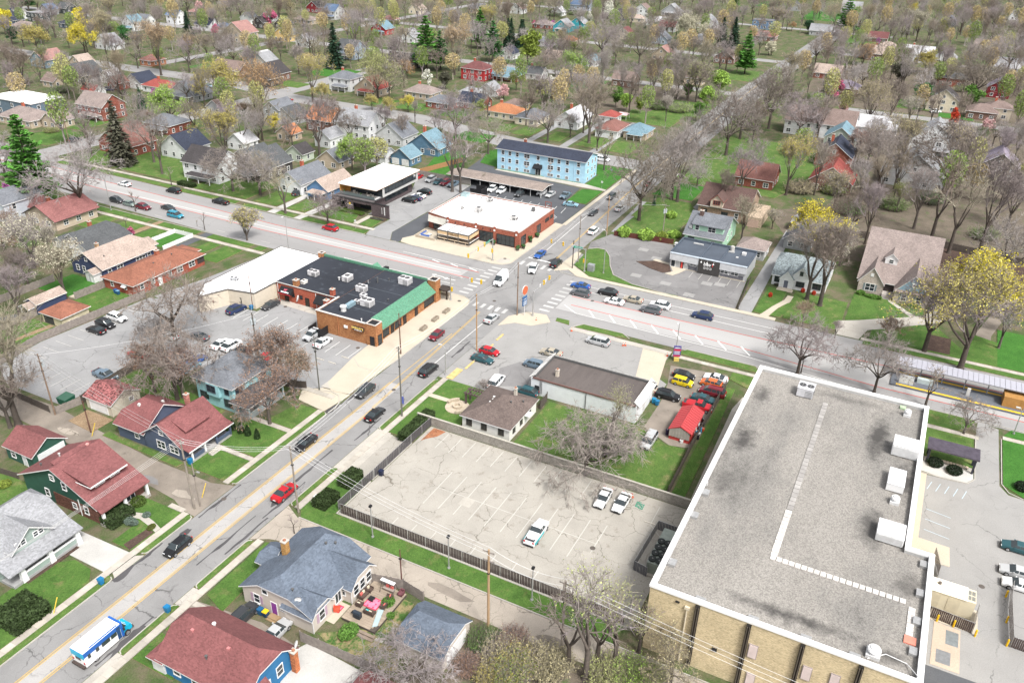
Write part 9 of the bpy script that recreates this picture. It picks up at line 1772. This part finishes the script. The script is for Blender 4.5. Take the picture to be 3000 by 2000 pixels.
t=th('block_wall','long grey concrete block wall behind the near car park','wall',(103.4,44,0));blk=brick((.27,.25,.22),(.33,.31,.28));y=-24.0;i=0
while y<23.9:MB().box(-.12,.12,y+.02,y+2.96,0,1.7+(.06 if i % 2 else 0)).bd('wall_panel',blk,t);MB().box(-.17,.17,y+.01,y+2.97,1.76,1.86).bd('coping',pl((.40,.38,.33)),t);y+=2.98;i+=1
# bins, bollards, boxes
def bin_(x,y,col,label,lid=None,rz=0):
 t=th('wheeled_bin',label,'bin',(x,y,.05),rz,'wheeled bins');m=pl(col,.45)
 MB().hexa([(-.25,-.28,.1),(.25,-.28,.1),(.25,.28,.1),(-.25,.28,.1)],[(-.33,-.36,1.0),(.33,-.36,1.0),(.33,.36,1.0),(-.33,.36,1.0)]).bd('body',m,t);MB().hexa([(-.36,-.38,1.0),(.38,-.38,1.0),(.38,.38,1.0),(-.36,.38,1.0)],[(-.3,-.34,1.12),(.36,-.34,1.08),(.36,.34,1.08),(-.3,.34,1.12)]).bd('lid',pl(lid,.45) if lid else m,t)
 for s in (-1,1):MB().tube([(.24,s*.3,.1),(.24,s*.24,.1)],.11,8).bd('wheel',TYRE,t)
BB=(.015,.16,.34)
for x,y,c,l,lid in ((49.2,86.9,BB,'blue wheeled bin on the verge before the grey house',None),(49.9,75.1,BB,'blue wheeled bin on the verge before the blue house',None),(55.4,64.1,(.02,.10,.22),'blue bin beside the purple door of the beige house',None),(55.4,63.2,(.015,.05,.12),'blue bin with yellow lid by the beige house',(.65,.45,.02)),(113.6,160.6,(.02,.09,.25),'left blue bin at the end wall of the brick bungalow',None),(113.4,159.6,(.02,.09,.2),'right blue bin at the end wall of the brick bungalow',(.15,.3,.42)),(117.6,136.2,(.03,.08,.2),'blue bin with yellow lid at the cream wall',(.6,.45,.05)),(122.6,127.6,(.02,.14,.3),'blue bin beside the dark pole at the cream wall',None),(74.6,96.6,BB,'blue bin at the front corner of the slate blue bungalow',None),(129.8,35.0,(.02,.2,.36),'left light blue bin behind the white shop',None),(129.4,34.2,(.02,.16,.32),'right light blue bin behind the white shop',None),(87.2,67.2,(.015,.02,.05),'dark bin hanging by the sliding gate',None)):bin_(x,y,c,l,lid)
t=th('dumpster','dark green dumpster at the end of the car park by the alley','dumpster',(77.2,130.2,.03));MB().hexa([(-1,-1,.1),(1,-1,.1),(1,1,.1),(-1,1,.1)],[(-1.1,-1.2,1.3),(1.1,-1.2,1.5),(1.1,1.2,1.5),(-1.1,1.2,1.3)]).bd('body',pl((.015,.09,.055)),t);MB().hexa([(-1.1,-1.2,1.31),(1.1,-1.2,1.51),(1.1,1.2,1.51),(-1.1,1.2,1.31)],[(-1.1,-1.2,1.38),(1.1,-1.2,1.58),(1.1,1.2,1.58),(-1.1,1.2,1.38)]).bd('lid',pl((.04,.10,.07)),t)
for x,y,l in ((97.0,-15.7,'yellow bollard left of the generator fence'),(97.0,-17.7,'yellow bollard at the middle of the generator fence'),(96.6,-20.3,'yellow bollard at the corner of the generator fence'),(106.4,-24.0,'yellow bollard at the far corner of the right-edge enclosure'),(101.2,-24.0,'yellow bollard at the middle of the right-edge enclosure'),(96.8,-24.0,'yellow bollard at the near corner of the right-edge enclosure')):
 t=th('bollard',l,'bollard',(x,y,.03),0,'yellow bollards');MB().cyl(0,0,0,1.1,.13,10).ball((0,0,1.1),.13,10,5).bd('post',pl((.68,.42,.01),.4),t)
t=th('generator','cream metal generator house beside the big building','generator',(100.3,-16.7,.1));MB().box(-1.3,1.3,-2.9,2.8,.3,3.2).bd('cabinet',pl((.62,.56,.42),.5,var=.04),t);MB().box(-1.4,1.35,-1.9,3.0,3.2,3.3).bd('roof',pl((.78,.74,.62),.5,var=.03),t)
for y in (-.4,2.0):MB().box(-1.34,-1.3,y-.75,y+.75,.5,2.9).bd('cabinet_door',pl((.56,.50,.37),.5),t)
for y in (-2.6,-2.1):
 for x in (-.5,.5):MB().box(x-.4,x+.4,y-.2,y+.2,3.2,3.24).bd('roof_grille',pl((.2,.2,.18)),t)
MB().cyl(.3,1.6,3.3,3.6,.22,10).bd('exhaust',pl((.12,.10,.09)),t)
t=th('cooling_unit','large grey cooling unit with two rows of round fans between car park and big building','air conditioner',(90.8,20.6,.05));MB().box(-4.0,4.0,-1.05,1.05,.3,2.2).bd('cabinet',metal((.34,.38,.34),.5),t);MB().box(-4.4,4.4,-1.4,1.5,0,.3).bd('base',CONC,t)
for i in range(4):
 for s in (-.5,.5):f_=MB().cyl(-3.2+i*1.35,s,2.2,2.45,.56,16).bd('fan',pl((.03,.035,.035)),t);MB().cyl(-3.2+i*1.35,s,2.45,2.5,.12,8).bd('fan_hub',pl((.2,.2,.2)),f_)
for x,y,l in ((133.4,88.6,'nearest of the three rough concrete planters on the plaza'),(138.4,88.7,'middle of the three rough concrete planters on the plaza'),(143.0,88.6,'farthest of the three rough concrete planters on the plaza'),(150.6,93.4,'concrete planter at the plaza corner beside the avenue')):
 t=th('planter',l,'planter',(x,y,.13),0 if x<150 else PI/2);MB().box(-1,1,-.42,-.3,0,.7).box(-1,1,.3,.42,0,.7).box(-1,-.88,-.3,.3,0,.7).box(.88,1,-.3,.3,0,.7).bd('trough',pl((.27,.235,.19),.9,var=.25,scale=3),t);MB().box(-.88,.88,-.3,.3,.3,.55).bd('soil',pl((.20,.16,.12)),t)
# memorial circle and pergolas
t=th('fire_pit','round stone seating circle with fire ring on the lawn before the brown-roofed cottage','fire pit',(110.6,66.6,.12));MB().cyl(0,0,0,.08,2.3,24).bd('paving',pl((.42,.36,.28),.9,var=.2),t);b=MB()
for i in range(14):a,c=2*PI*i/14,2*PI*(i+.92)/14;b.hexa([(.55*math.cos(a),.55*math.sin(a),.08),(.9*math.cos(a),.9*math.sin(a),.08),(.9*math.cos(c),.9*math.sin(c),.08),(.55*math.cos(c),.55*math.sin(c),.08)],[(.55*math.cos(a),.55*math.sin(a),.5),(.9*math.cos(a),.9*math.sin(a),.5),(.9*math.cos(c),.9*math.sin(c),.5),(.55*math.cos(c),.55*math.sin(c),.5)])
b.bd('fire_ring',pl((.45,.38,.29),.9,var=.2),t)
for a0,a1 in ((20,85),(200,260)):
 b=MB()
 for k in range(6):a,c=R_(a0+(a1-a0)*k/6),R_(a0+(a1-a0)*(k+.95)/6);b.hexa([(1.9*math.cos(a),1.9*math.sin(a),.08),(2.4*math.cos(a),2.4*math.sin(a),.08),(2.4*math.cos(c),2.4*math.sin(c),.08),(1.9*math.cos(c),1.9*math.sin(c),.08)],[(1.9*math.cos(a),1.9*math.sin(a),.55),(2.4*math.cos(a),2.4*math.sin(a),.55),(2.4*math.cos(c),2.4*math.sin(c),.55),(1.9*math.cos(c),1.9*math.sin(c),.55)])
 b.bd('seat_wall',pl((.40,.34,.26),.9,var=.2),t)
pad('footpath',rect(111.2,112.3,68.6,73.3),.13,MP)
def pergola(x,y,lx,ly,h,label,m,n,rz=0,solid=False):
 t=th('pergola',label,'pergola',(x,y,.05),rz)
 for a in (-lx/2,lx/2):
  for b in (-ly/2,ly/2):MB().box(a-.16,a+.16,b-.16,b+.16,0,h).bd('post',m,t)
 for a in (-lx/2,lx/2):MB().box(a-.1,a+.1,-ly/2-.4,ly/2+.4,h,h+.25).bd('beam',m,t)
 if solid:MB().box(-lx/2-.5,lx/2+.5,-ly/2-.5,ly/2+.5,h+.25,h+.5).bd('roof',pl((.07,.06,.08),.6,var=.35),t)
 else:
  for k in range(n):b=-ly/2+ly*k/(n-1);MB().box(-lx/2-.5,lx/2+.5,b-.05,b+.05,h+.25,h+.45).bd('rafter',m,t)
 return t
pergola(113.2,64.3,1.6,3.0,2.3,'small dark pergola beside the stone seating circle',pl((.10,.075,.07)),6);pergola(136.2,-15.6,2.6,7.0,2.7,'black pergola with solid dark roof beside the gravel bed',pl((.03,.032,.045),.5),0,solid=True)
t=th('patio_bench','pale slatted bench line beneath the black pergola','bench',(135.8,-15.5,.12));
for k in range(12):MB().box(-.3,.3,-3.0+k*.5,-2.6+k*.5,.35,.42).bd('slat',pl((.5,.42,.32)),t)
MB().box(-.2,.2,-2.9,-2.8,0,.35).box(-.2,.2,2.8,2.9,0,.35).bd('leg',BK,t)
# bus station on the avenue
t=th('bus_station','long bus rapid transit platform with white canopy and yellow edge strips','bus station',(162.4,-16,0));MB().box(-3.4,3.2,-14,12,.02,.38).bd('platform',pv_('platform_paving',(.12,.13,.15),var=.1,crackscale=0,stain=.1),t)
for x in (-3.0,2.2):MB().box(x-.3,x+.3,-13.5,11,.381,.40).bd('edge_strip',pl((.66,.42,.03)),t)
cm_=pl((.37,.37,.42),.4,var=.04)
for k in range(28):MB().box(-.2,3.6,-13.9+k*.92,-13.9+k*.92+.86,3.3,3.38).bd('roof_panel',cm_,t)
for k in range(7):MB().box(1.5,1.7,-13+k*4-.1,-13+k*4+.1,.38,3.3).bd('post',pl((.3,.3,.32),.4),t)
MB().box(-.2,3.6,-13.9,11.9,3.16,3.28).bd('roof_frame',pl((.25,.25,.27)),t);MB().box(-1.8,1.4,-11.2,-7.6,.38,2.5).bd('timber_wall',pl((.36,.19,.06),.7,var=.2),t);MB().box(-2.2,-2.0,8,10.6,.38,2.2).bd('ticket_screen',pl((.55,.58,.60),.4),t);MB().box(-.6,.4,4.6,7.4,.38,1.3).bd('bench',pl((.42,.48,.48)),t);MB().box(-1.2,-.8,-2.0,-1.4,.38,2.0).bd('info_pillar',pl((.5,.5,.5)),t)
# deck, furniture
dk_=th('wooden_deck','weathered wooden terrace deck behind the beige house','deck',(63.9,50.9,0));dm=slabmat('deck_board',(.33,.27,.21));k=0
for i in range(20):x0=-4.2+i*.37;MB().box(x0,x0+.35,-2.0+(.0 if i>3 else .8*(3-i)/3),3.3,.48,.55).bd('board',dm,dk_)
MB().box(-4.2,3.2,-2.0,3.2,.1,.46).bd('deck_frame',DKWOOD,dk_)
for k in range(2):MB().box(-5.0-k*.45,-4.6-k*.45,-2.4,.2,.0,.36-k*.16).bd('step',pl((.24,.19,.15)),dk_)
sh_('patio',rect(58.6,62.2,54.6,57.0),.05,MP)
def rug(x,y,lx,ly,z,label):
 t=th('rug',label,'rug',(x,y,z));MB().box(-lx/2,lx/2,-ly/2,ly/2,0,.015).bd('border',pl((.55,.04,.08)),t);MB().box(-lx/2+.15,lx/2-.15,-ly/2+.15,ly/2-.15,.015,.022).bd('field',pl((.62,.20,.30),var=.3,scale=3),t)
 for i in range(3):
  for j in range(2):MB().cyl(-lx/3+i*lx/3,-ly/5+j*ly/2.5,.022,.026,.13,8).bd('medallion',pl((.5,.05,.12)),t)
rug(63.6,51.9,1.9,2.2,.56,'pink and red patterned rug on the wooden deck');rug(61.0,55.9,1.3,1.4,.07,'small red rug on the patio by the beige house')
def sofa(x,y,z,rz,w_,label,cush,m=(.085,.06,.05)):
 t=th('outdoor_chair' if w_<1 else 'outdoor_sofa',label,'chair' if w_<1 else 'sofa',(x,y,z),rz);mm=pl(m)
 MB().box(-w_/2,w_/2,-.4,.4,.2,.42).bd('seat',mm,t);MB().box(-w_/2,w_/2,.3,.42,.42,.85).bd('backrest',mm,t)
 for s in (-1,1):MB().box(s*w_/2-.05,s*w_/2+.05,-.4,.42,.2,.62).bd('armrest',mm,t);MB().box(s*(w_/2-.06)-.04,s*(w_/2-.06)+.04,-.36,.36,0,.2).bd('leg',mm,t)
 for k,c in enumerate(cush):xx=(k-(len(cush)-1)/2)*.5;MB().box(xx-.2,xx+.2,.1,.3,.43,.78).bd('cushion',pl(c),t)
CO,CR,AQ=(.62,.14,.12),(.62,.55,.42),(.05,.5,.5)
sofa(65.2,53.6,.56,0,.75,'brown wicker chair with cream cushion by the house wall on the deck',(CR,));sofa(64.0,53.7,.56,0,1.4,'brown wicker sofa with red and cream cushions by the house wall',(CO,CR));sofa(62.4,53.2,.56,PI/2,.75,'brown wicker chair at the near left of the pink rug',(CR,));sofa(61.9,51.2,.56,PI/2,1.4,'brown wicker sofa with aqua cushion on the near side of the rug',(CR,AQ));sofa(63.6,50.2,.56,PI,.75,'dark chair with cream and orange cushions at the right of the rug',(CO,));sofa(65.2,50.4,.56,PI*1.1,.75,'dark chair with orange cushion at the far right of the rug',(CO,));sofa(66.6,49.4,.56,-PI/2,.6,'purple-brown folding chair by the board fence',(),(.15,.06,.07));sofa(60.6,55.6,.08,.5,.6,'orange-red chair on the small patio rug',(),(.55,.09,.05))
t=th('swing_seat','canopy swing seat with two coral cushions by the board fence','swing seat',(66.4,51.2,.56),-PI/2);MB().box(-.9,.9,-.3,.3,.45,.55).bd('seat',pl((.30,.26,.23)),t);MB().box(-.9,.9,.28,.38,.55,1.1).bd('backrest',pl((.24,.21,.19)),t);MB().box(-1.1,1.1,-.45,.1,1.95,2.02).bd('canopy',pl(.62),t)
for s in (-1,1):MB().tube([(s*1.1,-.7,0),(s*1.05,0,1.95),(s*1.1,.7,0)],.035,5).bd('frame',BK,t);MB().box(s*.35-.22,s*.35+.22,.05,.26,.56,.9).bd('cushion',pl(CO),t)
t=th('barbecue','black covered barbecue grill on the deck','grill',(60.6,52.2,.56));MB().box(-.3,.3,-.5,.5,.1,.75).bd('cart',pl((.025,.03,.04)),t);MB().tube([(0,-.55,.85),(0,.55,.85)],.3,8).bd('hood',pl((.03,.04,.055),.4),t);MB().box(-.25,.25,.5,.9,.7,.75).bd('side_shelf',BK,t)
t=th('coffee_table','small black table on the pink rug','table',(64.0,52.4,.585));MB().box(-.35,.35,-.4,.4,.28,.34).bd('tabletop',BK,t);MB().box(-.3,-.24,-.35,.35,0,.28).box(.24,.3,-.35,.35,0,.28).bd('leg',BK,t)
MB().hexa([(60.2,49.6,.56),(60.6,49.1,.56),(63.2,49.9,.56),(62.9,50.6,.56)],[(60.2,49.6,.66),(60.6,49.1,.66),(63.2,49.9,.72),(62.9,50.6,.72)]).bd('folded_tarpaulin',pl((.36,.46,.48)),label='pale blue folded tarpaulin lying across the deck',cat='tarpaulin')
# other yard things
t=th('trampoline','round trampoline with dark safety net behind the taupe house','trampoline',(*G(3,1,1290,655,.8),.05));MB().tube([(0,0,.8),(0,0,.86)],2.1,22).bd('mat',pl((.03,.035,.05)),t);b=MB()
for i in range(22):a,c=2*PI*i/22,2*PI*(i+1)/22;b.hexa([(2.1*math.cos(a),2.1*math.sin(a),.78),(2.5*math.cos(a),2.5*math.sin(a),.78),(2.5*math.cos(c),2.5*math.sin(c),.78),(2.1*math.cos(c),2.1*math.sin(c),.78)],[(2.1*math.cos(a),2.1*math.sin(a),.9),(2.5*math.cos(a),2.5*math.sin(a),.9),(2.5*math.cos(c),2.5*math.sin(c),.9),(2.1*math.cos(c),2.1*math.sin(c),.9)])
b.bd('padding',pl((.30,.42,.55)),t)
for i in range(6):a=PI*i/3;MB().tube([(2.3*math.cos(a),2.3*math.sin(a),0),(2.3*math.cos(a),2.3*math.sin(a),2.6)],.04,5).bd('pole',BK,t)
t=th('picnic_table','white picnic table beside the mint house','table',(208.2,54.6,.1));MB().box(-.5,.5,-1,1,.7,.76).bd('tabletop',pl(.6),t)
for s in (-1,1):MB().box(s*.85-.15,s*.85+.15,-1,1,.42,.47).bd('bench',pl(.6),t);MB().box(-.9,.9,s*.7-.05,s*.7+.05,0,.7).bd('leg',pl(.5),t)
t=th('basketball_hoop','white basketball hoop at the taupe house drive','basketball hoop',(206.4,-11.8,.05));MB().tube([(0,0,0),(0,0,3.2)],.07,6).bd('post',BK,t);MB().box(-.7,-.62,-.9,.9,2.9,4.0).bd('backboard',pl(.66),t);MB().tube([(-.62,0,3.0),(-1.0,0,3.0)],.2,10).bd('rim',pl((.5,.1,.03)),t)
t=th('parasol_awning','pale pink canopy beside the white garage with red roof','canopy',(*G(2,0,1020,985,2),0));MB().hexa([(-2,-2,2),(2,-2,2),(2,2,2),(-2,2,2)],[(-.1,-1.8,2.8),(.1,-1.8,2.8),(.1,1.8,2.8),(-.1,1.8,2.8)]).bd('cover',pl((.6,.45,.47)),t)
for sx in (-1.9,1.9):
 for sy in (-1.9,1.9):MB().box(sx-.05,sx+.05,sy-.05,sy+.05,0,2).bd('leg',TRIM,t)
t=th('patio_set','grey patio sofa group with blue cushions beside the tan terrace','patio set',(180.6,117,.15));MB().box(-1.9,1.9,1.6,2.3,0,.5).box(-1.9,-1.1,-1.2,1.6,0,.5).bd('sofa',pl((.45,.43,.4)),t);MB().box(-1.4,1.4,1.62,2.0,.5,.66).box(-1.85,-1.3,-1,1.4,.5,.66).bd('cushion',pl((.03,.10,.36)),t);MB().box(-.4,.8,-.5,.5,.3,.4).bd('tabletop',pl(.5),t);MB().box(-.3,.7,-.4,.4,0,.3).bd('base',pl((.3,.3,.3)),t);MB().box(-2.6,-2.4,-3.4,2.8,0,.6).box(-2.4,2.6,2.6,2.8,0,.6).bd('low_wall',pl((.4,.34,.27)),t)
for i,(x,y) in enumerate(((183.3,91.0),(185.2,90.2),(190.2,90.5),(194.4,90.5),(183.6,98.4))):
 t=th('potted_plant',('potted shrubs at the street corner of the brick restaurant','potted shrub right of the restaurant corner','tall potted evergreen along the restaurant street wall','farthest potted shrub along the restaurant street wall','low potted plant left of the restaurant corner')[i],'potted plant',(x,y,.14));MB().cyl(0,0,0,.55,.35,9,r1=.45).bd('pot',pl((.09,.08,.075)),t);b=MB()
 for k in range(7):b.ball((rnd.uniform(-.4,.4),rnd.uniform(-.4,.4),.7+rnd.random()*(1.2 if i==2 else .5)),.32,7,4,0,.35,rnd)
 b.bd('foliage',pl((.03,.075,.02),var=.5,scale=6),t)
for i,(x,y,c,h,l) in enumerate(((122.4,24.4,(.02,.02,.025),.9,'black drum beside the red shed'),(123.4,24.5,(.6,.6,.6),.7,'white tub beside the red shed'),(124.6,24.6,(.03,.28,.5),1.0,'blue barrel beside the red shed'),(126.0,24.6,(.03,.03,.03),1.1,'black cabinet beside the red shed'),(127.4,24.8,(.03,.03,.035),1.2,'black grill by the far corner of the red shed'),(125.4,24.3,(.5,.08,.03),.5,'orange plastic stool beside the red shed'),(120.0,26.6,(.6,.6,.6),.5,'row of white cans before the red shed'),(121.2,29.6,(.03,.02,.06),1.0,'dark covered mower left of the red shed'))):
 t=th('barrel' if i<3 else 'yard_item',l,'barrel' if i<3 else 'yard clutter',(x,y,.03));MB().cyl(0,0,0,h,.3,10).cyl(0,0,h,h+.04,.33,10).bd('body',pl(c,.5),t);MB().cyl(0,0,h+.04,h+.1,.12,8).bd('lid',pl((.3,.3,.3)),t)
for x,y,m in ((180.2,118,'k'),):pass
b=MB()
for x0,y0,x1,y1 in ((118.6,73.8,122.8,72.6),(123.4,72.4,127.0,72.2),(131,72.3,135,72.2),(137,72.4,140,72.6)):o=MB().box(x0,x1,min(y0,y1)-.1,max(y0,y1)+.1,.02,.18).bd('parking_kerb',pl((.52,.40,.17),var=.3),label=None,kind='structure')
for x,y in ((97.2,24.6),(112.4,100),(112.4,97),(115.4,96)):MB().box(-.09,.09,-.9,.9,0,.14).bd('wheel_stop',pl((.46,.43,.38)),None,(x,y,.025),kind='structure')
b=MB();pts=[(100.4+.9*math.cos(a*.9)*(1-.02*a),27.3+.7*math.sin(a*1.1),.05+.02*math.sin(a*3)) for a in range(26)];b.tube(pts,.045,4);b.bd('garden_hose',pl((.02,.25,.16)),label='coiled green hose on the car park by the block wall corner',cat='hose')
for x,y,l in ((72.2,117.4,'yellow guy wire guard by the short brown pole'),(69.2,88.6,'yellow guy wire guard beside the pale-topped pole'),(42.6,88.0,'yellow guy wire guard at the big square hedge')):MB().tube([(x,y,0),(x+.9,y-.4,2.4)],.07,6).bd('guy_guard',pl((.66,.47,.06)),label=l,cat='guy guard')
for x,y in ((153.6,82),(165,62),(110,80.4),(120,96.2),(176.8,91.4),(149.4,89),(127.5,122),(128.4,112.4),(88,30.2),(107,-21),(59.6,74),(70.6,85.4)):MB().cyl(0,0,0,.012,.42,14).bd('manhole_cover',pl((.10,.085,.075)),None,(x,y,.15 if (x>174 or y>88 and x>118) and y<95 else .075 if y>100 and x>125 else .034),kind='structure')
for x,y,h,l,c in ((174.9,137.6,2.6,'small white sign on a post on the office verge',.66),(241,90.2,3.2,'white street sign on the corner lawn of the apartments',.6),(262,95,.8,'small pale blue yard sign on the apartment lawn',(.4,.6,.75)),(281.6,87,3,'green street name sign at the side street',(.02,.3,.2)),(195.6,92.4,0,'',0)):
 if h:t=th('sign',l,'sign',(x,y,.1));MB().tube([(0,0,0),(0,0,h)],.04,5).bd('post',GALV,t);MB().box(-.04,-.01,-.35,.35,h-.6,h).bd('sign_plate',pl(c),t)
# people
def person(x,y,rz,label,top,legs,hair,bend=0):
 t=th('person',label,'person',(x,y,.04),rz);V=[(0,0,.95),(0,0,1.2),(bend*.35,0,1.42-bend*.1),(bend*.5,0,1.52-bend*.15),(bend*.62,0,1.66-bend*.22),(0,.1,.92),(.03,.12,.5),(0,.13,.08),(.14,.13,.04),(0,-.1,.92),(.05,-.12,.5),(0,-.13,.08),(.14,-.13,.04),(bend*.33,.2,1.4-bend*.1),(.05+bend*.4,.27,1.12),(.2+bend*.4,.22,.9),(bend*.33,-.2,1.4-bend*.1),(.08+bend*.4,-.27,1.12),(.24+bend*.4,-.2,.95)]
 E_=[(0,1),(1,2),(2,3),(3,4),(0,5),(5,6),(6,7),(7,8),(0,9),(9,10),(10,11),(11,12),(2,13),(13,14),(14,15),(2,16),(16,17),(17,18)];RD=[.15,.14,.16,.065,.105,.1,.075,.05,.045,.1,.075,.05,.045,.07,.05,.038,.07,.05,.038]
 me=bpy.data.meshes.new('body');me.from_pydata(V,E_,[]);o=bpy.data.objects.new('body',me);COL.objects.link(o);sk=o.modifiers.new('skin','SKIN');o.modifiers.new('sub','SUBSURF').levels=1
 for i,r in enumerate(RD):me.skin_vertices[0].data[i].radius=(r,r)
 me.skin_vertices[0].data[0].use_root=True;dg=bpy.context.evaluated_depsgraph_get();m2=bpy.data.meshes.new_from_object(o.evaluated_get(dg));bpy.data.objects.remove(o);SK=pl((.45,.27,.19))
 m2.materials.clear();[m2.materials.append(q) for q in (pl(top),pl(legs),SK)]
 for p in m2.polygons:c=p.center;p.material_index=2 if c.z>1.5-bend*.15 or (abs(c.y)>.17 and c.z<1.0) else 1 if c.z<.95 else 0;p.use_smooth=True
 link('body',m2,t);MB().ball((bend*.62-.03,0,1.72-bend*.22),(.12,.115,.1),8,5).bd('hair',pl(hair),t)
person(132.4,36.6,-.6,'person in black clothes standing behind the open tailgate',(.02,.02,.022),(.02,.02,.025),(.25,.2,.16));person(123.2,23.9+.9,2.4,'person in a light blue top bending beside the red shed',(.10,.42,.62),(.5,.5,.5),(.35,.2,.1),.8)
# ================================================================ labels for the trees: kind, size and the house or building each stands by
ANCH=[(a[0],a[1],a[4]) for a in FAR_HOUSES]+[(104,3,'gravel-roofed warehouse'),(126,46,'white shop'),(111,58,'brown-roofed cottage'),(135,100,'brick corner restaurant'),(132,134,'white-roofed cream building'),(196,106,'brick restaurant'),(200,146,'modern office'),(251,114,'blue apartment block'),(199,43,'drinks shop'),(216,49,'mint green house'),(243,48,'brown brick house'),(202,20,'slate cottage'),(217,0,'taupe house'),(62,62,'beige house'),(62,41,'beige garage'),(94.6,105,'turquoise house'),(79,104,'slate blue bungalow'),(64,121,'green garage'),(125,160,'brick bungalow'),(124,174,'navy house'),(100,168,'navy garage'),(128,185,'white house with charcoal roof'),(140,213,'dusty red bungalow'),(136,228,'pale blue-grey house'),(162,-16,'bus station')]
CW={None:'bare','y':'golden','Y':'bright yellow','g':'lime green','G':'green','o':'tan','O':'orange','k':'olive','w':'white','p':'pale pink','P':'purple','m':'magenta','R':'red','r':'russet','s':'dark','S':'dark green','n':'green','N':'deep green','x':'yellow-green','L':'lime green','u':'dark','W':'whitish','i':'ivy-clad','q':'pale'}
KD={'b':'bare tree','o':'spreading bare tree','d':'budding tree','e':'budding tree','j':'tall budding tree','J':'budding tree','v':'vase-shaped tree','w':'twiggy tree','t':'thin young tree','k':'tall sparse tree','f':'blossom tree','l':'leafy tree','s':'spruce','p':'pine'}
used={o['label'] for o in COL.objects if o.get('label')}
def cut(a):
 w_=a.replace(' in the background','').split();return ' '.join(w_[:6])
def name_by(base,x,y,z=6):
 px,py,_=PX(x,y,z);cand=sorted(ANCH,key=lambda a:(a[0]-x)**2+(a[1]-y)**2)[:8]
 for a in cand:
  ax,ay,_=PX(a[0],a[1],4);dx,dy=px-ax,py-ay;rel=('left of' if dx<0 else 'right of') if abs(dx)>abs(dy)*1.3 else ('behind' if dy<0 else 'in front of');lab=' '.join(('%s %s the %s' % (base,rel,cut(a[2]))).split()[:16])
  if lab not in used:used.add(lab);return lab
 for a in cand[:6]:
  for b in cand[:6]:
   if a is b:continue
   lab=' '.join(('%s between the %s and the %s' % (base,' '.join(cut(a[2]).split()[:4]),' '.join(cut(b[2]).split()[:4]))).split())
   if lab not in used and len(lab.split())<=16:used.add(lab);return lab
 return None
for r,k,c,x,y,h in TREES:
 b=KD[k];cw=CW.get(c,'');cw='' if cw.split()[0:1]==['bare'] or cw in b else cw;size='tall' if h>16 and 'tall' not in b else 'small' if h<8 and k not in 'tf' else '';base=' '.join((size+' '+cw+' '+b).split())
 lab=name_by(base,x,y) or name_by('grey '+base,x,y) or name_by('crooked '+base,x,y) or base
 r['label']=lab
for o,x,y,h,c in SHR:o['label']=name_by((CW.get(c,'')+' thicket').strip(),x,y,2) or 'thicket of low shrubs'
